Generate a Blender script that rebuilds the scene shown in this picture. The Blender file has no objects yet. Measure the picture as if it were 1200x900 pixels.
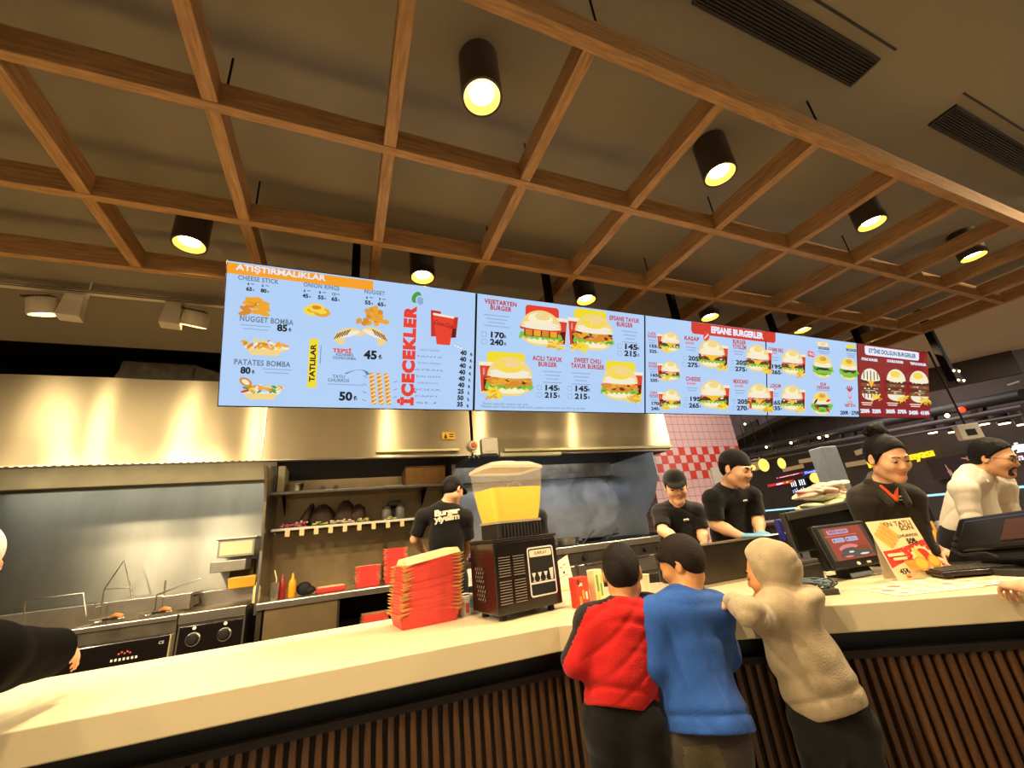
import bpy, math, random
import numpy as np
from mathutils import Matrix, Vector

random.seed(7)
C = bpy.context.scene.collection
PI = math.pi

# ------------------------------------------------------------------ camera frame
FPX = 473.4765
CA = np.array([0.9252, 0.0412, 0.3773])     # world X (along the counter) in camera coords (x right, y down, z forward)
CB = np.array([-0.3667, 0.3540, 0.8590])
CB = CB - CA * (CA @ CB); CA = CA / np.linalg.norm(CA); CB = CB / np.linalg.norm(CB)
CU = np.cross(CA, CB)
EYE = 1.43

def ray(x, y):
    d = np.array([x - 600.0, y - 450.0, FPX])
    return np.array([d @ CA, d @ CB, d @ CU])
def pz(x, y, z):                            # point seen at (x, y) on the level plane at height z
    r = ray(x, y); r = r * ((z - EYE) / r[2]); return Vector((r[0], r[1], r[2] + EYE))
def py(x, y, Y):                            # ... on the upright plane at depth Y
    r = ray(x, y); r = r * (Y / r[1]); return Vector((r[0], r[1], r[2] + EYE))
def pd(x, y, d):                            # ... at distance d along the optical axis
    r = ray(x, y) * (d / FPX); return Vector((r[0], r[1], r[2] + EYE))
def pp(x, y, o, n):                         # ... on the plane through o with normal n
    r = ray(x, y); n = np.array(n); t = ((np.array(o) - [0, 0, EYE]) @ n) / (r @ n)
    r = r * t; return Vector((r[0], r[1], r[2] + EYE))

# ------------------------------------------------------------------ materials
def lin(h):
    if isinstance(h, str):
        h = h.lstrip('#'); h = [int(h[i:i + 2], 16) / 255 for i in (0, 2, 4)]
    return tuple(c / 12.92 if c <= 0.04045 else ((c + 0.055) / 1.055) ** 2.4 for c in h[:3]) + (1.0,)

MATS = {}
def mat(name, col='#808080', rough=0.5, metal=0.0, emit=None, estr=1.0, noise=0.0, nscale=20.0, bump=0.0, bscale=60.0,
        aniso=0.0, trans=0.0, alpha=1.0, ior=1.45, stretch=None, spec=None, coat=0.0, sheen=0.0):
    if name in MATS: return MATS[name]
    m = bpy.data.materials.new(name); m.use_nodes = True; MATS[name] = m
    nt = m.node_tree; N = nt.nodes; L = nt.links; b = N['Principled BSDF']
    c = lin(col)
    b.inputs['Base Color'].default_value = c
    b.inputs['Roughness'].default_value = rough
    b.inputs['Metallic'].default_value = metal
    b.inputs['IOR'].default_value = ior
    if trans: b.inputs['Transmission Weight'].default_value = trans
    if alpha < 1: b.inputs['Alpha'].default_value = alpha
    if spec is not None: b.inputs['Specular IOR Level'].default_value = spec
    if coat: b.inputs['Coat Weight'].default_value = coat; b.inputs['Coat Roughness'].default_value = 0.1
    if sheen: b.inputs['Sheen Weight'].default_value = sheen
    if emit:
        b.inputs['Emission Color'].default_value = lin(emit); b.inputs['Emission Strength'].default_value = estr
    def tex(scale, detail=4.0):
        tc = N.new('ShaderNodeTexCoord'); mp = N.new('ShaderNodeMapping'); n = N.new('ShaderNodeTexNoise')
        mp.inputs['Scale'].default_value = stretch or (1, 1, 1)
        n.inputs['Scale'].default_value = scale; n.inputs['Detail'].default_value = detail
        L.new(tc.outputs['Object'], mp.inputs['Vector']); L.new(mp.outputs['Vector'], n.inputs['Vector']); return n
    if noise:
        n = tex(nscale); r = N.new('ShaderNodeValToRGB')
        r.color_ramp.elements[0].position = 0.3; r.color_ramp.elements[1].position = 0.7
        r.color_ramp.elements[0].color = tuple(x * (1 - noise) for x in c[:3]) + (1,)
        r.color_ramp.elements[1].color = tuple(min(1, x * (1 + noise)) for x in c[:3]) + (1,)
        L.new(n.outputs['Fac'], r.inputs['Fac']); L.new(r.outputs['Color'], b.inputs['Base Color'])
    if bump:
        n = tex(bscale); bp = N.new('ShaderNodeBump'); bp.inputs['Strength'].default_value = bump; bp.inputs['Distance'].default_value = 0.01
        L.new(n.outputs['Fac'], bp.inputs['Height']); L.new(bp.outputs['Normal'], b.inputs['Normal'])
    if aniso:
        b.inputs['Anisotropic'].default_value = aniso
        cx = N.new('ShaderNodeCombineXYZ'); cx.inputs[2].default_value = 1.0
        L.new(cx.outputs[0], b.inputs['Tangent'])
    return m

# ------------------------------------------------------------------ mesh building
ORIG = {}
def xf(o=(0, 0, 0), rz=0.0, rx=0.0, ry=0.0, s=1.0):
    return Matrix.Translation(o) @ Matrix.Rotation(rz, 4, 'Z') @ Matrix.Rotation(ry, 4, 'Y') @ Matrix.Rotation(rx, 4, 'X') @ Matrix.Scale(s, 4)
def frame(o, u, v):                          # local x = u, y = v, z = u x v
    u = Vector(u).normalized(); v = Vector(v); v = (v - u * v.dot(u)).normalized(); w = u.cross(v)
    m = Matrix((u, v, w)).transposed().to_4x4(); m.translation = Vector(o); return m

class MB:
    def __init__(s, M=None): s.v = []; s.f = []; s.m = []; s.M = M or Matrix.Identity(4)
    def add(s, vs, fs, mat=0, M=None):
        k = len(s.v); T = s.M @ M if M is not None else s.M
        s.v += [T @ Vector(p) for p in vs]; s.f += [tuple(i + k for i in f) for f in fs]; s.m += [mat] * len(fs); return s
    def box(s, lo, hi, mat=0, M=None):
        x0, y0, z0 = lo; x1, y1, z1 = hi
        return s.add([(x0, y0, z0), (x1, y0, z0), (x1, y1, z0), (x0, y1, z0), (x0, y0, z1), (x1, y0, z1), (x1, y1, z1), (x0, y1, z1)],
                     [(0, 3, 2, 1), (4, 5, 6, 7), (0, 1, 5, 4), (1, 2, 6, 5), (2, 3, 7, 6), (3, 0, 4, 7)], mat, M)
    def cbox(s, c, d, mat=0, M=None):
        return s.box([a - b / 2 for a, b in zip(c, d)], [a + b / 2 for a, b in zip(c, d)], mat, M)
    def prism(s, poly, z0, z1, mat=0, M=None, top=None):      # polygon in xy swept in z (top: other polygon)
        n = len(poly); t = top or poly
        vs = [(p[0], p[1], z0) for p in poly] + [(p[0], p[1], z1) for p in t]
        fs = [tuple(range(n))[::-1], tuple(range(n, 2 * n))] + [(i, (i + 1) % n, n + (i + 1) % n, n + i) for i in range(n)]
        return s.add(vs, fs, mat, M)
    def lathe(s, prof, n=24, mat=0, M=None, cap=True):
        vs = []; fs = []
        for r, z in prof:
            for i in range(n): a = 2 * PI * i / n; vs.append((r * math.cos(a), r * math.sin(a), z))
        for j in range(len(prof) - 1):
            for i in range(n): fs.append((j * n + i, j * n + (i + 1) % n, (j + 1) * n + (i + 1) % n, (j + 1) * n + i))
        if cap: fs.append(tuple(range(n))[::-1]); fs.append(tuple(range((len(prof) - 1) * n, len(prof) * n)))
        return s.add(vs, fs, mat, M)
    def cyl(s, p0, p1, r0, r1=None, n=16, mat=0, M=None):
        p0 = Vector(p0); p1 = Vector(p1); d = p1 - p0; L = d.length
        q = d.to_track_quat('Z', 'Y').to_matrix().to_4x4(); q.translation = p0
        return s.lathe([(r0, 0), (r0 if r1 is None else r1, L)], n, mat, (M @ q) if M is not None else q)
    def tube(s, pts, r, n=8, mat=0, M=None, closed=False):
        pts = [Vector(p) for p in pts]; N = len(pts); vs = []; fs = []
        up = Vector((0.013, 0.027, 1)).normalized(); a = None
        for i, p in enumerate(pts):
            d = (pts[(i + 1) % N] - pts[i - 1]) if closed or 0 < i < N - 1 else (pts[1] - pts[0] if i == 0 else pts[-1] - pts[-2])
            d.normalize()
            if a is None: a = d.cross(up); a = a if a.length > 0.1 else d.cross(Vector((1, 0, 0)))
            a = (a - d * a.dot(d)).normalized(); b = d.cross(a); rr = r[i] if isinstance(r, (list, tuple)) else r
            for k in range(n): t = 2 * PI * k / n; vs.append(p + (a * math.cos(t) + b * math.sin(t)) * rr)
        for i in range(N if closed else N - 1):
            for k in range(n): j = (i + 1) % N; fs.append((i * n + k, i * n + (k + 1) % n, j * n + (k + 1) % n, j * n + k))
        if not closed: fs.append(tuple(range(n))[::-1]); fs.append(tuple(range((N - 1) * n, N * n)))
        return s.add(vs, fs, mat, M)
    def bar(s, p0, p1, w, h, mat=0, up=(0, 0, 1)):
        p0 = Vector(p0); p1 = Vector(p1); d = (p1 - p0); L = d.length; d.normalize(); a = d.cross(Vector(up)).normalized(); b = a.cross(d)
        m = Matrix((d, a, b)).transposed().to_4x4(); m.translation = p0
        return s.box((0, -w / 2, -h / 2), (L, w / 2, h / 2), mat, m)
    def ball(s, c, r, mat=0, n=16, M=None, R=None):
        r = (r, r, r) if isinstance(r, (int, float)) else r; vs = []; fs = []; m = max(6, n // 2)
        for j in range(1, m):
            t = PI * j / m
            for i in range(n): a = 2 * PI * i / n; vs.append((r[0] * math.sin(t) * math.cos(a), r[1] * math.sin(t) * math.sin(a), r[2] * math.cos(t)))
        vs += [(0, 0, r[2]), (0, 0, -r[2])]; T = len(vs) - 2
        for j in range(m - 2):
            for i in range(n): fs.append((j * n + i, (j + 1) * n + i, (j + 1) * n + (i + 1) % n, j * n + (i + 1) % n))
        for i in range(n): fs.append((T, i, (i + 1) % n)); fs.append((T + 1, (m - 2) * n + (i + 1) % n, (m - 2) * n + i))
        q = (R.to_4x4() if R is not None else Matrix.Identity(4)); q = Matrix.Translation(Vector(c)) @ q
        return s.add(vs, fs, mat, (M @ q) if M is not None else q)
    def build(s, name, mats, parent=None, smooth=None, bevel=0.0, label=None, seg=2):
        me = bpy.data.meshes.new(name); o = bpy.data.objects.new(name, me); C.objects.link(o)
        org = ORIG.get(parent.name, Vector((0, 0, 0))) if parent is not None else Vector((0, 0, 0))
        me.from_pydata([tuple(p - org) for p in s.v], [], s.f)
        mats = mats if isinstance(mats, (list, tuple)) else [mats]
        for m in mats: me.materials.append(MATS[m] if isinstance(m, str) else m)
        me.polygons.foreach_set('material_index', s.m)
        if smooth is not None:
            me.polygons.foreach_set('use_smooth', [True] * len(me.polygons)); me.set_sharp_from_angle(angle=math.radians(smooth))
        me.update()
        if bevel:
            b = o.modifiers.new('bevel', 'BEVEL'); b.width = bevel; b.segments = seg; b.limit_method = 'ANGLE'; b.angle_limit = 0.7
        if parent is not None: o.parent = parent; ORIG[o.name] = org
        if label: o['label'] = label
        return o

def thing(name, label, cat, loc=(0, 0, 0), group=None):
    o = bpy.data.objects.new(name, None); C.objects.link(o); o.location = Vector(loc); o.empty_display_size = 0.1
    o['label'] = label; o['category'] = cat
    if group: o['group'] = group
    ORIG[o.name] = Vector(loc); return o
def tag(o, label, cat, group=None, kind=None):
    if label: o['label'] = label; o['category'] = cat
    if group: o['group'] = group
    if kind: o['kind'] = kind
    return o
def struct(o): o['kind'] = 'structure'; return o
def dup(root, loc, rz=None, label=None):
    r = root.copy(); C.objects.link(r); r.location = Vector(loc)
    if rz is not None: r.rotation_euler = (0, 0, rz)
    if label: r['label'] = label
    for ch in list(root.children):
        c = ch.copy(); C.objects.link(c); c.parent = r
        for g in ch.children:
            d = g.copy(); C.objects.link(d); d.parent = c
    return r

def text_mesh(body, size=1.0, bold=0.0, shear=0.0, align='CENTER', spacing=1.0, extrude=0.0, line=1.0, res=3):
    c = bpy.data.curves.new('txt', 'FONT'); c.body = body; c.size = size; c.offset = bold; c.shear = shear; c.align_x = align
    c.align_y = 'CENTER'; c.space_character = spacing; c.extrude = extrude; c.space_line = line; c.resolution_u = res
    o = bpy.data.objects.new('txt', c); C.objects.link(o); dg = bpy.context.evaluated_depsgraph_get(); dg.update()
    me = bpy.data.meshes.new_from_object(o.evaluated_get(dg))
    vs = [tuple(v.co) for v in me.vertices]; fs = [tuple(p.vertices) for p in me.polygons]
    bpy.data.objects.remove(o); bpy.data.meshes.remove(me); bpy.data.curves.remove(c); return vs, fs

class Canvas(MB):
    """flat artwork on a surface: x right, y up in metres, each layer a hair above the last"""
    def __init__(s, M, step=0.00025, z0=0.0006): MB.__init__(s, M); s.z = z0; s.step = step; s.names = []
    def mi(s, m):
        if m not in s.names: s.names.append(m)
        return s.names.index(m)
    def up(s): s.z += s.step; return s.z
    def poly(s, pts, m):
        z = s.up(); return s.add([(p[0], p[1], z) for p in pts], [tuple(range(len(pts)))], s.mi(m))
    def rect(s, x, y, w, h, m, r=0.0, rot=0.0, skew=0.0):
        if r <= 0: pts = [(-w / 2, -h / 2), (w / 2, -h / 2), (w / 2, h / 2), (-w / 2, h / 2)]
        else:
            pts = []
            for cx, cy, a0 in ((w / 2 - r, h / 2 - r, 0), (-w / 2 + r, h / 2 - r, 90), (-w / 2 + r, -h / 2 + r, 180), (w / 2 - r, -h / 2 + r, 270)):
                for k in range(6): a = math.radians(a0 + k * 18); pts.append((cx + r * math.cos(a), cy + r * math.sin(a)))
        c_, s_ = math.cos(rot), math.sin(rot)
        return s.poly([(x + px * c_ - q * s_ + skew * q, y + px * s_ + q * c_) for px, q in pts], m)
    def ell(s, x, y, a, b, m, n=24, a0=0.0, a1=2 * PI, rot=0.0, jag=0.0):
        c_, s_ = math.cos(rot), math.sin(rot); pts = []
        full = abs(a1 - a0 - 2 * PI) < 1e-6
        for i in range(n + (0 if full else 1)):
            t = a0 + (a1 - a0) * i / n; k = 1 + (random.uniform(-jag, jag) if jag else 0); px, q = a * math.cos(t) * k, b * math.sin(t) * k
            pts.append((x + px * c_ - q * s_, y + px * s_ + q * c_))
        return s.poly(pts, m)
    def text(s, body, x, y, h, m, bold=0.0, align='CENTER', rot=0.0, spacing=1.0, shear=0.0, fit=None, line=0.9):
        vs, fs = text_mesh(body, h / 0.72, bold * h, shear, align, spacing, 0.0, line)
        if not vs: return s
        z = s.up(); k = 1.0
        if fit:
            w = max(v[0] for v in vs) - min(v[0] for v in vs); k = fit / w if w > 0 else 1
        c_, s_ = math.cos(rot), math.sin(rot)
        return s.add([(x + vx * k * c_ - vy * s_, y + vx * k * s_ + vy * c_, z) for vx, vy, _ in vs], fs, s.mi(m))
    def done(s, name, parent=None): return s.build(name, s.names, parent)
# ------------------------------------------------------------------ palette
mat('oak', '#a67f54', 0.62, spec=.25, noise=0.28, nscale=9, stretch=(1, 12, 12), bump=0.05, bscale=30)
mat('oak_cross', '#a67f54', 0.62, spec=.25, noise=0.28, nscale=9, stretch=(12, 1, 12), bump=0.05, bscale=30)
mat('ceiling_paint', '#867d6c', 0.75, noise=0.06, nscale=1.5)
mat('ceiling_paint_lit', '#c4b396', 0.75, noise=0.05, nscale=2)  # ceiling paint made paler, standing in for the mall light on it
mat('black_metal', '#0c0a09', 0.7, 0.0, spec=.15)
mat('lamp_black', '#3d342b', 0.4)
mat('vent_dark', '#241d17', 0.6)
mat('slot_black', '#050404', 0.8)
mat('steel', '#d9c9a4', 0.42, 0.8, aniso=0.92, noise=0.10, nscale=1.6, stretch=(1.2, 1, 0.35))
mat('steel_table_back', '#97835f', .4, .9, noise=.15, nscale=4); mat('steel_back', '#94938a', 0.34, 1.0, aniso=0.8, noise=0.16, nscale=2.2, stretch=(1.6, 1, 0.5))
mat('steel_plain', '#bdb5a6', 0.3, 1.0, noise=0.08, nscale=12)
mat('steel_blue', '#b4b8bd', 0.38, 1.0, noise=0.16, nscale=2.5, bump=0.02, bscale=4)
mat('steel_dark', '#5d564c', 0.4, 1.0, noise=0.2, nscale=8)
mat('steel_grime', '#6e6659', 0.42, 0.9, noise=0.3, nscale=7)
mat('grill_black', '#191613', 0.55, 0.3, noise=0.3, nscale=20)
mat('counter_white', '#e0cfa6', 0.28, noise=0.012, nscale=90)
mat('plinth_black', '#0d0b0a', 0.5)
mat('slat_wood', '#55371c', 0.5, noise=0.35, nscale=7, stretch=(10, 10, 0.7))
mat('slat_back', '#1c120b', 0.7)
mat('floor_stone', '#8d8478', 0.35, noise=0.15, nscale=6)
mat('kitchen_floor', '#6b5b4d', 0.4, noise=0.1, nscale=10)
mat('wall_dark', '#2b2520', 0.8)
mat('kitchen_ceiling', '#3c352b', 0.8)
mat('mall_plum', '#7a6876', 0.8, noise=0.2, nscale=3)
mat('mall_dark', '#40352f', 0.7, noise=0.2, nscale=2)
mat('white_plastic', '#d8cdb8', 0.4)
mat('reflector_gold', '#f0c468', .5); mat('bulb', '#fff2cf', 0.5, emit='#ffe2a0', estr=22)
mat('bulb_and_glint', '#fff2cf', 0.5, emit='#ffdf98', estr=9)

SEAM = 1.31
CF = [Vector((-3.2, 1.72, 0)), Vector((0.74, 1.503, 0)), Vector((1.985, 0.742, 0)), Vector((2.30, -0.25, 0))]      # counter front line, left to right
CBK = [Vector((-3.2, 2.28, 0)), Vector((1.10, 2.28, 0)), Vector((2.36, 1.50, 0)), Vector((3.05, 0.05, 0))]       # counter back line

# ------------------------------------------------------------------ setting
FL = 0.08                                   # the customers floor; the kitchen floor stands a step higher
KF = 0.17
b = MB().box((-9, -7, -0.1), (45, 45, FL)); struct(b.build('floor', 'floor_stone'))
b = MB().prism([(-6, 2.3), (1.11, 2.3), (2.38, 1.52), (3.1, .05), (6.4, .05), (6.4, 5.5), (-6, 5.5)], FL + 0.001, KF); struct(b.build('floor_kitchen', 'kitchen_floor'))
CZ = 3.20
b = MB().box((-6, -6, CZ), (5.52, 4.0, CZ + 0.1)); struct(b.build('ceiling', 'ceiling_paint'))
b = MB().box((-6, 4.0, 3.65), (6.4, 5.6, 3.75)).box((-6, 3.95, CZ + .1), (6.4, 4.0, 3.65)); struct(b.build('ceiling_kitchen', 'kitchen_ceiling'))
b = MB().prism([(5.52, -6), (14.2, -6), (9.08, 2.135), (8.56, 2.98), (7.6, 4.5), (5.52, 4.5)], CZ, CZ + .1); struct(b.build('ceiling_side', 'ceiling_paint_lit'))
b = MB().box((-6, 5.5, 0), (4.35, 5.65, 3.75)); struct(b.build('wall_back', 'wall_dark'))
b = MB().box((-6.1, -6, 0), (-6, 5.65, 3.6)); struct(b.build('wall_left', 'wall_dark'))

# ------------------------------------------------------------------ timber lattice
LZ = 2.93
lat = thing('ceiling_lattice', 'brown timber lattice of crossed beams hung below the dark ceiling', 'lattice', (0, 0, LZ))
XR = 5.50
for y0, y1, x1 in ((0.645, 0.688, XR), (1.245, 1.282, XR), (1.83, 1.868, XR), (2.345, 2.38, XR)):
    MB().box((-5.9, y0, LZ), (x1, y1, LZ + 0.11)).build('beam', 'oak', lat, bevel=0.002)
for i, x in enumerate((-4.73, -4.12, -3.51, -2.9, -2.29, -1.67, -1.055, -0.483, 0.12, 0.718, 1.328, 1.925, 2.57, 3.235, 3.87, 4.46)):
    MB().box((x - 0.024, 0.688, LZ + 0.004), (x + 0.024, 2.345, LZ + 0.104)).build('cross_beam', 'oak_cross', lat, bevel=0.002)
MB().box((5.04, 0.688, LZ + .004), (5.085, 2.345, LZ + 0.104)).build('cross_beam', 'oak_cross', lat, bevel=0.002)
MB().box((5.46, 0.66, LZ + .004), (5.51, 2.36, LZ + 0.104)).build('cross_beam', 'oak_cross', lat, bevel=0.002)
for x, y in ((-0.483, 1.26), (0.718, 1.26), (1.925, 1.26), (3.235, 1.26), (-0.483, 1.85), (0.718, 1.85), (1.925, 1.85), (-0.483, 0.66), (0.718, 0.66), (1.925, 0.66)):
    MB().cyl((x + 0.035, y, LZ + 0.1), (x + 0.035, y, CZ), 0.004, n=6).build('hanger_rod', 'black_metal', lat)

# ------------------------------------------------------------------ ceiling vents
def vent(px, label):
    P = [pz(x, y, CZ) for x, y in px]
    x0, x1, y0, y1 = px_ext(P)
    t = thing('ceiling_vent', label, 'air vent', (x0, y0, CZ))
    MB().box((x0, y0, CZ - 0.004), (x1, y1, CZ - 0.0005)).build('backing', 'slot_black', t)
    n = 9
    for k in range(n):
        y = y0 + (y1 - y0) * (k + .5) / n
        MB().box((x0, y - 0.0028, CZ - 0.011), (x1, y + 0.0028, CZ - 0.003)).build('slat', 'vent_dark', t)
    f = MB()
    for a, c in (((x0 - .01, y0 - .012), (x1 + .01, y0)), ((x0 - .01, y1), (x1 + .01, y1 + .012)), ((x0 - .012, y0), (x0, y1)), ((x1, y0), (x1 + .012, y1))):
        f.box((a[0], a[1], CZ - 0.012), (c[0], c[1], CZ - 0.0005))
    f.build('frame', 'vent_dark', t)
    b = MB()
    ym = y0 - 0.055
    b.box((x0 - .05, ym - .004, CZ - .004), (x1 + .04, ym + .004, CZ - .0005)); b.build('access_seam', 'vent_dark', t)
def px_ext(P):
    return min(p.x for p in P), max(p.x for p in P), min(p.y for p in P), max(p.y for p in P)
vent([(815, 0), (905, 0), (1026, 70), (1000, 93)], 'long dark slotted ceiling vent above the wide front beam, nearer the middle of the room')
vent([(1118, 125), (1093, 145), (1240, 213)], 'dark slotted ceiling vent farthest to the right, cut by the picture edge')

# ------------------------------------------------------------------ downlights
def downlight(x, y, label, r=0.078, zb=2.985):
    t = thing('downlight', label, 'ceiling lamp', (x, y, CZ), 'cylinder downlights')
    M = Matrix.Translation((x, y, 0))
    MB(M).lathe([(r * 0.86, zb + 0.03), (r * 0.9, zb), (r, zb), (r, CZ - 0.001), (0.001, CZ - 0.001)], 32, cap=False).build('housing', 'lamp_black', t, smooth=40)
    MB(M).lathe([(0.001, zb + 0.026), (r * 0.60, zb + 0.024)], 32, cap=False).build('bulb', 'bulb', t, smooth=60)
    MB(M).lathe([(r * 0.60, zb + 0.026), (r * 0.80, zb + 0.012), (r * 0.88, zb + 0.001)], 32, cap=False).build('reflector', 'reflector_gold', t, smooth=60)
    l = bpy.data.lights.new('downlight_glow', 'SPOT'); l.energy = 95; l.color = (1.0, 0.78, 0.48); l.spot_size = math.radians(140); l.spot_blend = 0.25; l.shadow_soft_size = 0.05
    o = bpy.data.objects.new('downlight_glow', l); C.objects.link(o); o.location = (0, 0, zb - 0.005 - CZ); o.parent = t
for x, lab in ((-0.81, 'cylinder downlight at the top left corner, half out of the picture'), (0.43, 'very bright cylinder downlight high in the middle, nearest to the camera'),
               (1.67, 'cylinder downlight in the front row, right of the brightest one'), (2.95, 'cylinder downlight in the front row, third bright one towards the right'),
               (4.22, 'cylinder downlight in the front row, farthest to the right')):
    downlight(x, 0.978, lab)
for x, lab in ((-0.787, 'cylinder downlight left of the menu screens'), (0.412, 'cylinder downlight peeking over the first menu screen'),
               (1.617, 'cylinder downlight peeking over the second menu screen'), (2.86, 'cylinder downlight above the red heading of the third menu screen'),
               (4.08, 'cylinder downlight above the fourth menu screen'), (5.2, 'cylinder downlight above the red menu screen')):
    downlight(x, 2.16, lab)
# ------------------------------------------------------------------ service counter
def offset_line(P, d):                       # shift a polyline to its left (towards the kitchen) by d, mitred
    out = []
    for i, p in enumerate(P):
        ns = []
        for a, c in ((i - 1, i), (i, i + 1)):
            if 0 <= a and c < len(P):
                t = (P[c] - P[a]).normalized(); ns.append(Vector((-t.y, t.x, 0)))
        n = sum(ns, Vector((0, 0, 0))).normalized(); out.append(p + n * (d / n.dot(ns[0])))
    return out
ctr = thing('service_counter', 'long angled counter with a thick cream top and dark wooden slat front', 'counter', (0.74, 1.6, 0))
ZT, ZB = 1.10, 1.0175
poly = [(p.x, p.y) for p in CF] + [(p.x, p.y) for p in reversed(CBK)]
MB().prism(poly, ZB, ZT).build('worktop', 'counter_white', ctr, bevel=0.004)
f1, b1 = offset_line(CF, 0.07), offset_line(CBK, -0.03)
MB().prism([(p.x, p.y) for p in f1] + [(p.x, p.y) for p in reversed(b1)], 0.0, ZB).build('carcass', 'plinth_black', ctr)
f2 = offset_line(CF, 0.045); b = MB()
for a, c in zip(f2, f2[1:]): b.bar((a.x, a.y, 0.948), (c.x, c.y, 0.948), 0.03, 0.022)
b.build('top_rail', 'slat_back', ctr)
b = MB(); bb = MB()
for a, c in zip(f2, f2[1:]):
    L = (c - a).length; d = (c - a) / L; n = int(L / 0.0335); nrm = Vector((-d.y, d.x, 0))
    for k in range(n):
        p = a + d * ((k + 0.5) * L / n); m = frame((p.x, p.y, 0), d, nrm)
        b.prism([(-.0105, -.002), (-.008, -.0075), (0, -.0095), (.008, -.0075), (.0105, -.002), (.0105, .012), (-.0105, .012)], 0.05, 0.937, 0, m)
    q = nrm * 0.014
    bb.bar((a.x + q.x, a.y + q.y, .5), (c.x + q.x, c.y + q.y, .5), 0.006, 0.9)
b.build('slat_front', 'slat_wood', ctr, smooth=35); bb.build('slat_backing', 'slat_back', ctr)

# ------------------------------------------------------------------ nested red boxes
mat('box_red', '#d8413a', 0.5, noise=0.10, nscale=30); mat('box_cream', '#f0cf96', 0.6, noise=0.08, nscale=40)
def box_layer(w, d, h, flare, seed):
    """one open folded card box: red outside, cream inside, pointed corner tabs"""
    R = random.Random(seed); o = MB(); t = 0.0015
    def ring(k, z): return [(-w / 2 * k, -d / 2 * k, z), (w / 2 * k, -d / 2 * k, z), (w / 2 * k, d / 2 * k, z), (-w / 2 * k, d / 2 * k, z)]
    a, c = ring(1 - flare, 0), ring(1, h)
    c = [(p[0], p[1], p[2] + R.uniform(-.002, .003)) for p in c]
    ai = [(p[0] * .985, p[1] * .985, t) for p in a]; ci = [(p[0] * .985, p[1] * .985, p[2]) for p in c]
    o.add(a + c, [(3, 2, 1, 0)] + [(i, (i + 1) % 4, 4 + (i + 1) % 4, 4 + i) for i in range(4)], 0)
    o.add(ai + ci, [(0, 1, 2, 3)] + [(4 + i, 4 + (i + 1) % 4, (i + 1) % 4, i) for i in range(4)], 1)
    o.add(c + ci, [(i, (i + 1) % 4, 4 + (i + 1) % 4, 4 + i) for i in range(4)], 1)
    for i, (sx, sy) in enumerate(((-1, -1), (1, -1), (1, 1), (-1, 1))):          # gusset tabs sticking out at the corners
        x, y, z = c[i]; e = R.uniform(.014, .026); lo = z - h * .28; q = R.uniform(-.003, .004)
        o.add([(x - sx * .045, y + sy * .0012, z - .001), (x + sx * e * .6, y + sy * e * .5, z + q), (x + sx * .001, y - sy * .045, z - .001), (x - sx * .004, y - sy * .004, lo)],
              [(0, 1, 3), (1, 2, 3), (3, 1, 0), (3, 2, 1)], 1)
    return o
def box_stack(p, rz, n, pitch, w, d, label, group, h=0.045, wob=0.004, jig=0.02, lean=0.0):
    protos = [box_layer(w, d, h, 0.10, s).build('nested_food_box', ['box_red', 'box_cream']) for s in range(3)]
    R = random.Random(int(p[0] * 100) + n)
    for k in range(n):
        o = protos[k] if k < 3 else protos[k % 3].copy()
        if k >= 3: C.objects.link(o)
        o.location = (p[0] + R.uniform(-wob, wob) + lean * .012 * k, p[1] + R.uniform(-wob, wob), p[2] + 0.0015 + k * pitch); o.rotation_euler = (0, -lean * k / n, rz + R.uniform(-jig, jig))
        tag(o, label, 'box', group)
    return protos
pa, pb_ = pz(469, 741, ZT), pz(541, 726, ZT); d = (pb_ - pa).normalized(); rz = math.atan2(d.y, d.x)
cc = (pa + pb_) / 2 + Vector((-d.y, d.x, 0)) * 0.10
box_stack(cc, rz, 16, 0.0134, (pb_ - pa).length * .98, 0.19, 'red folded food box with cream lining in the big stack on the counter', 'red boxes stacked on the counter', 0.05, 0.003, lean=.13)
MB(xf((cc.x + .022, cc.y, ZT + 16 * .0134 + .0015), rz, 0, -.13)).prism([(-.122, -.09), (-.05, -.098), (.02, -.088), (.126, -.099), (.124, .09), (-.12, .088)], 0.040, 0.062, top=[(-.118, -.08), (-.05, -.088), (.02, -.075), (.12, -.09), (.12, .085), (-.11, .08)]).build('paper_liner', 'box_cream')
tag(bpy.data.objects['paper_liner'], 'crumpled cream paper liner lying on top of the big red box stack', 'paper')

# ------------------------------------------------------------------ small carton behind the stack
mat('carton_white', '#d9d3c6', 0.6); mat('carton_blue', '#7fa6c9', 0.6); mat('carton_red', '#b8574e', 0.6)
pa, pb_ = pz(545, 722, ZT), pz(566, 716, ZT)
t = thing('glove_carton', 'small white and blue glove carton between the red stack and the juice machine', 'carton', (pa.x, pa.y, ZT))
d = (pb_ - pa).normalized(); M = frame((pa.x, pa.y, ZT), d, (-d.y, d.x, 0)); L = (pb_ - pa).length
MB(M).box((0, 0, 0), (L, .12, .075)).build('body', 'carton_white', t, bevel=.002)
cv = Canvas(M @ frame((0, 0, 0), (1, 0, 0), (0, 0, 1))); cv.rect(L * .6, .045, L * .7, .035, 'carton_blue', .006); cv.rect(L * .15, .03, L * .2, .04, 'carton_red'); cv.done('print', t)
MB(M).lathe([(.001, .0755), (.03, .0755), (.03, .0765), (.001, .0765)], 20, 0, Matrix.Translation((L / 2, .06, 0)) @ Matrix.Diagonal((1.0, .6, 1, 1)), cap=False).build('opening', 'slot_black', t)

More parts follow.
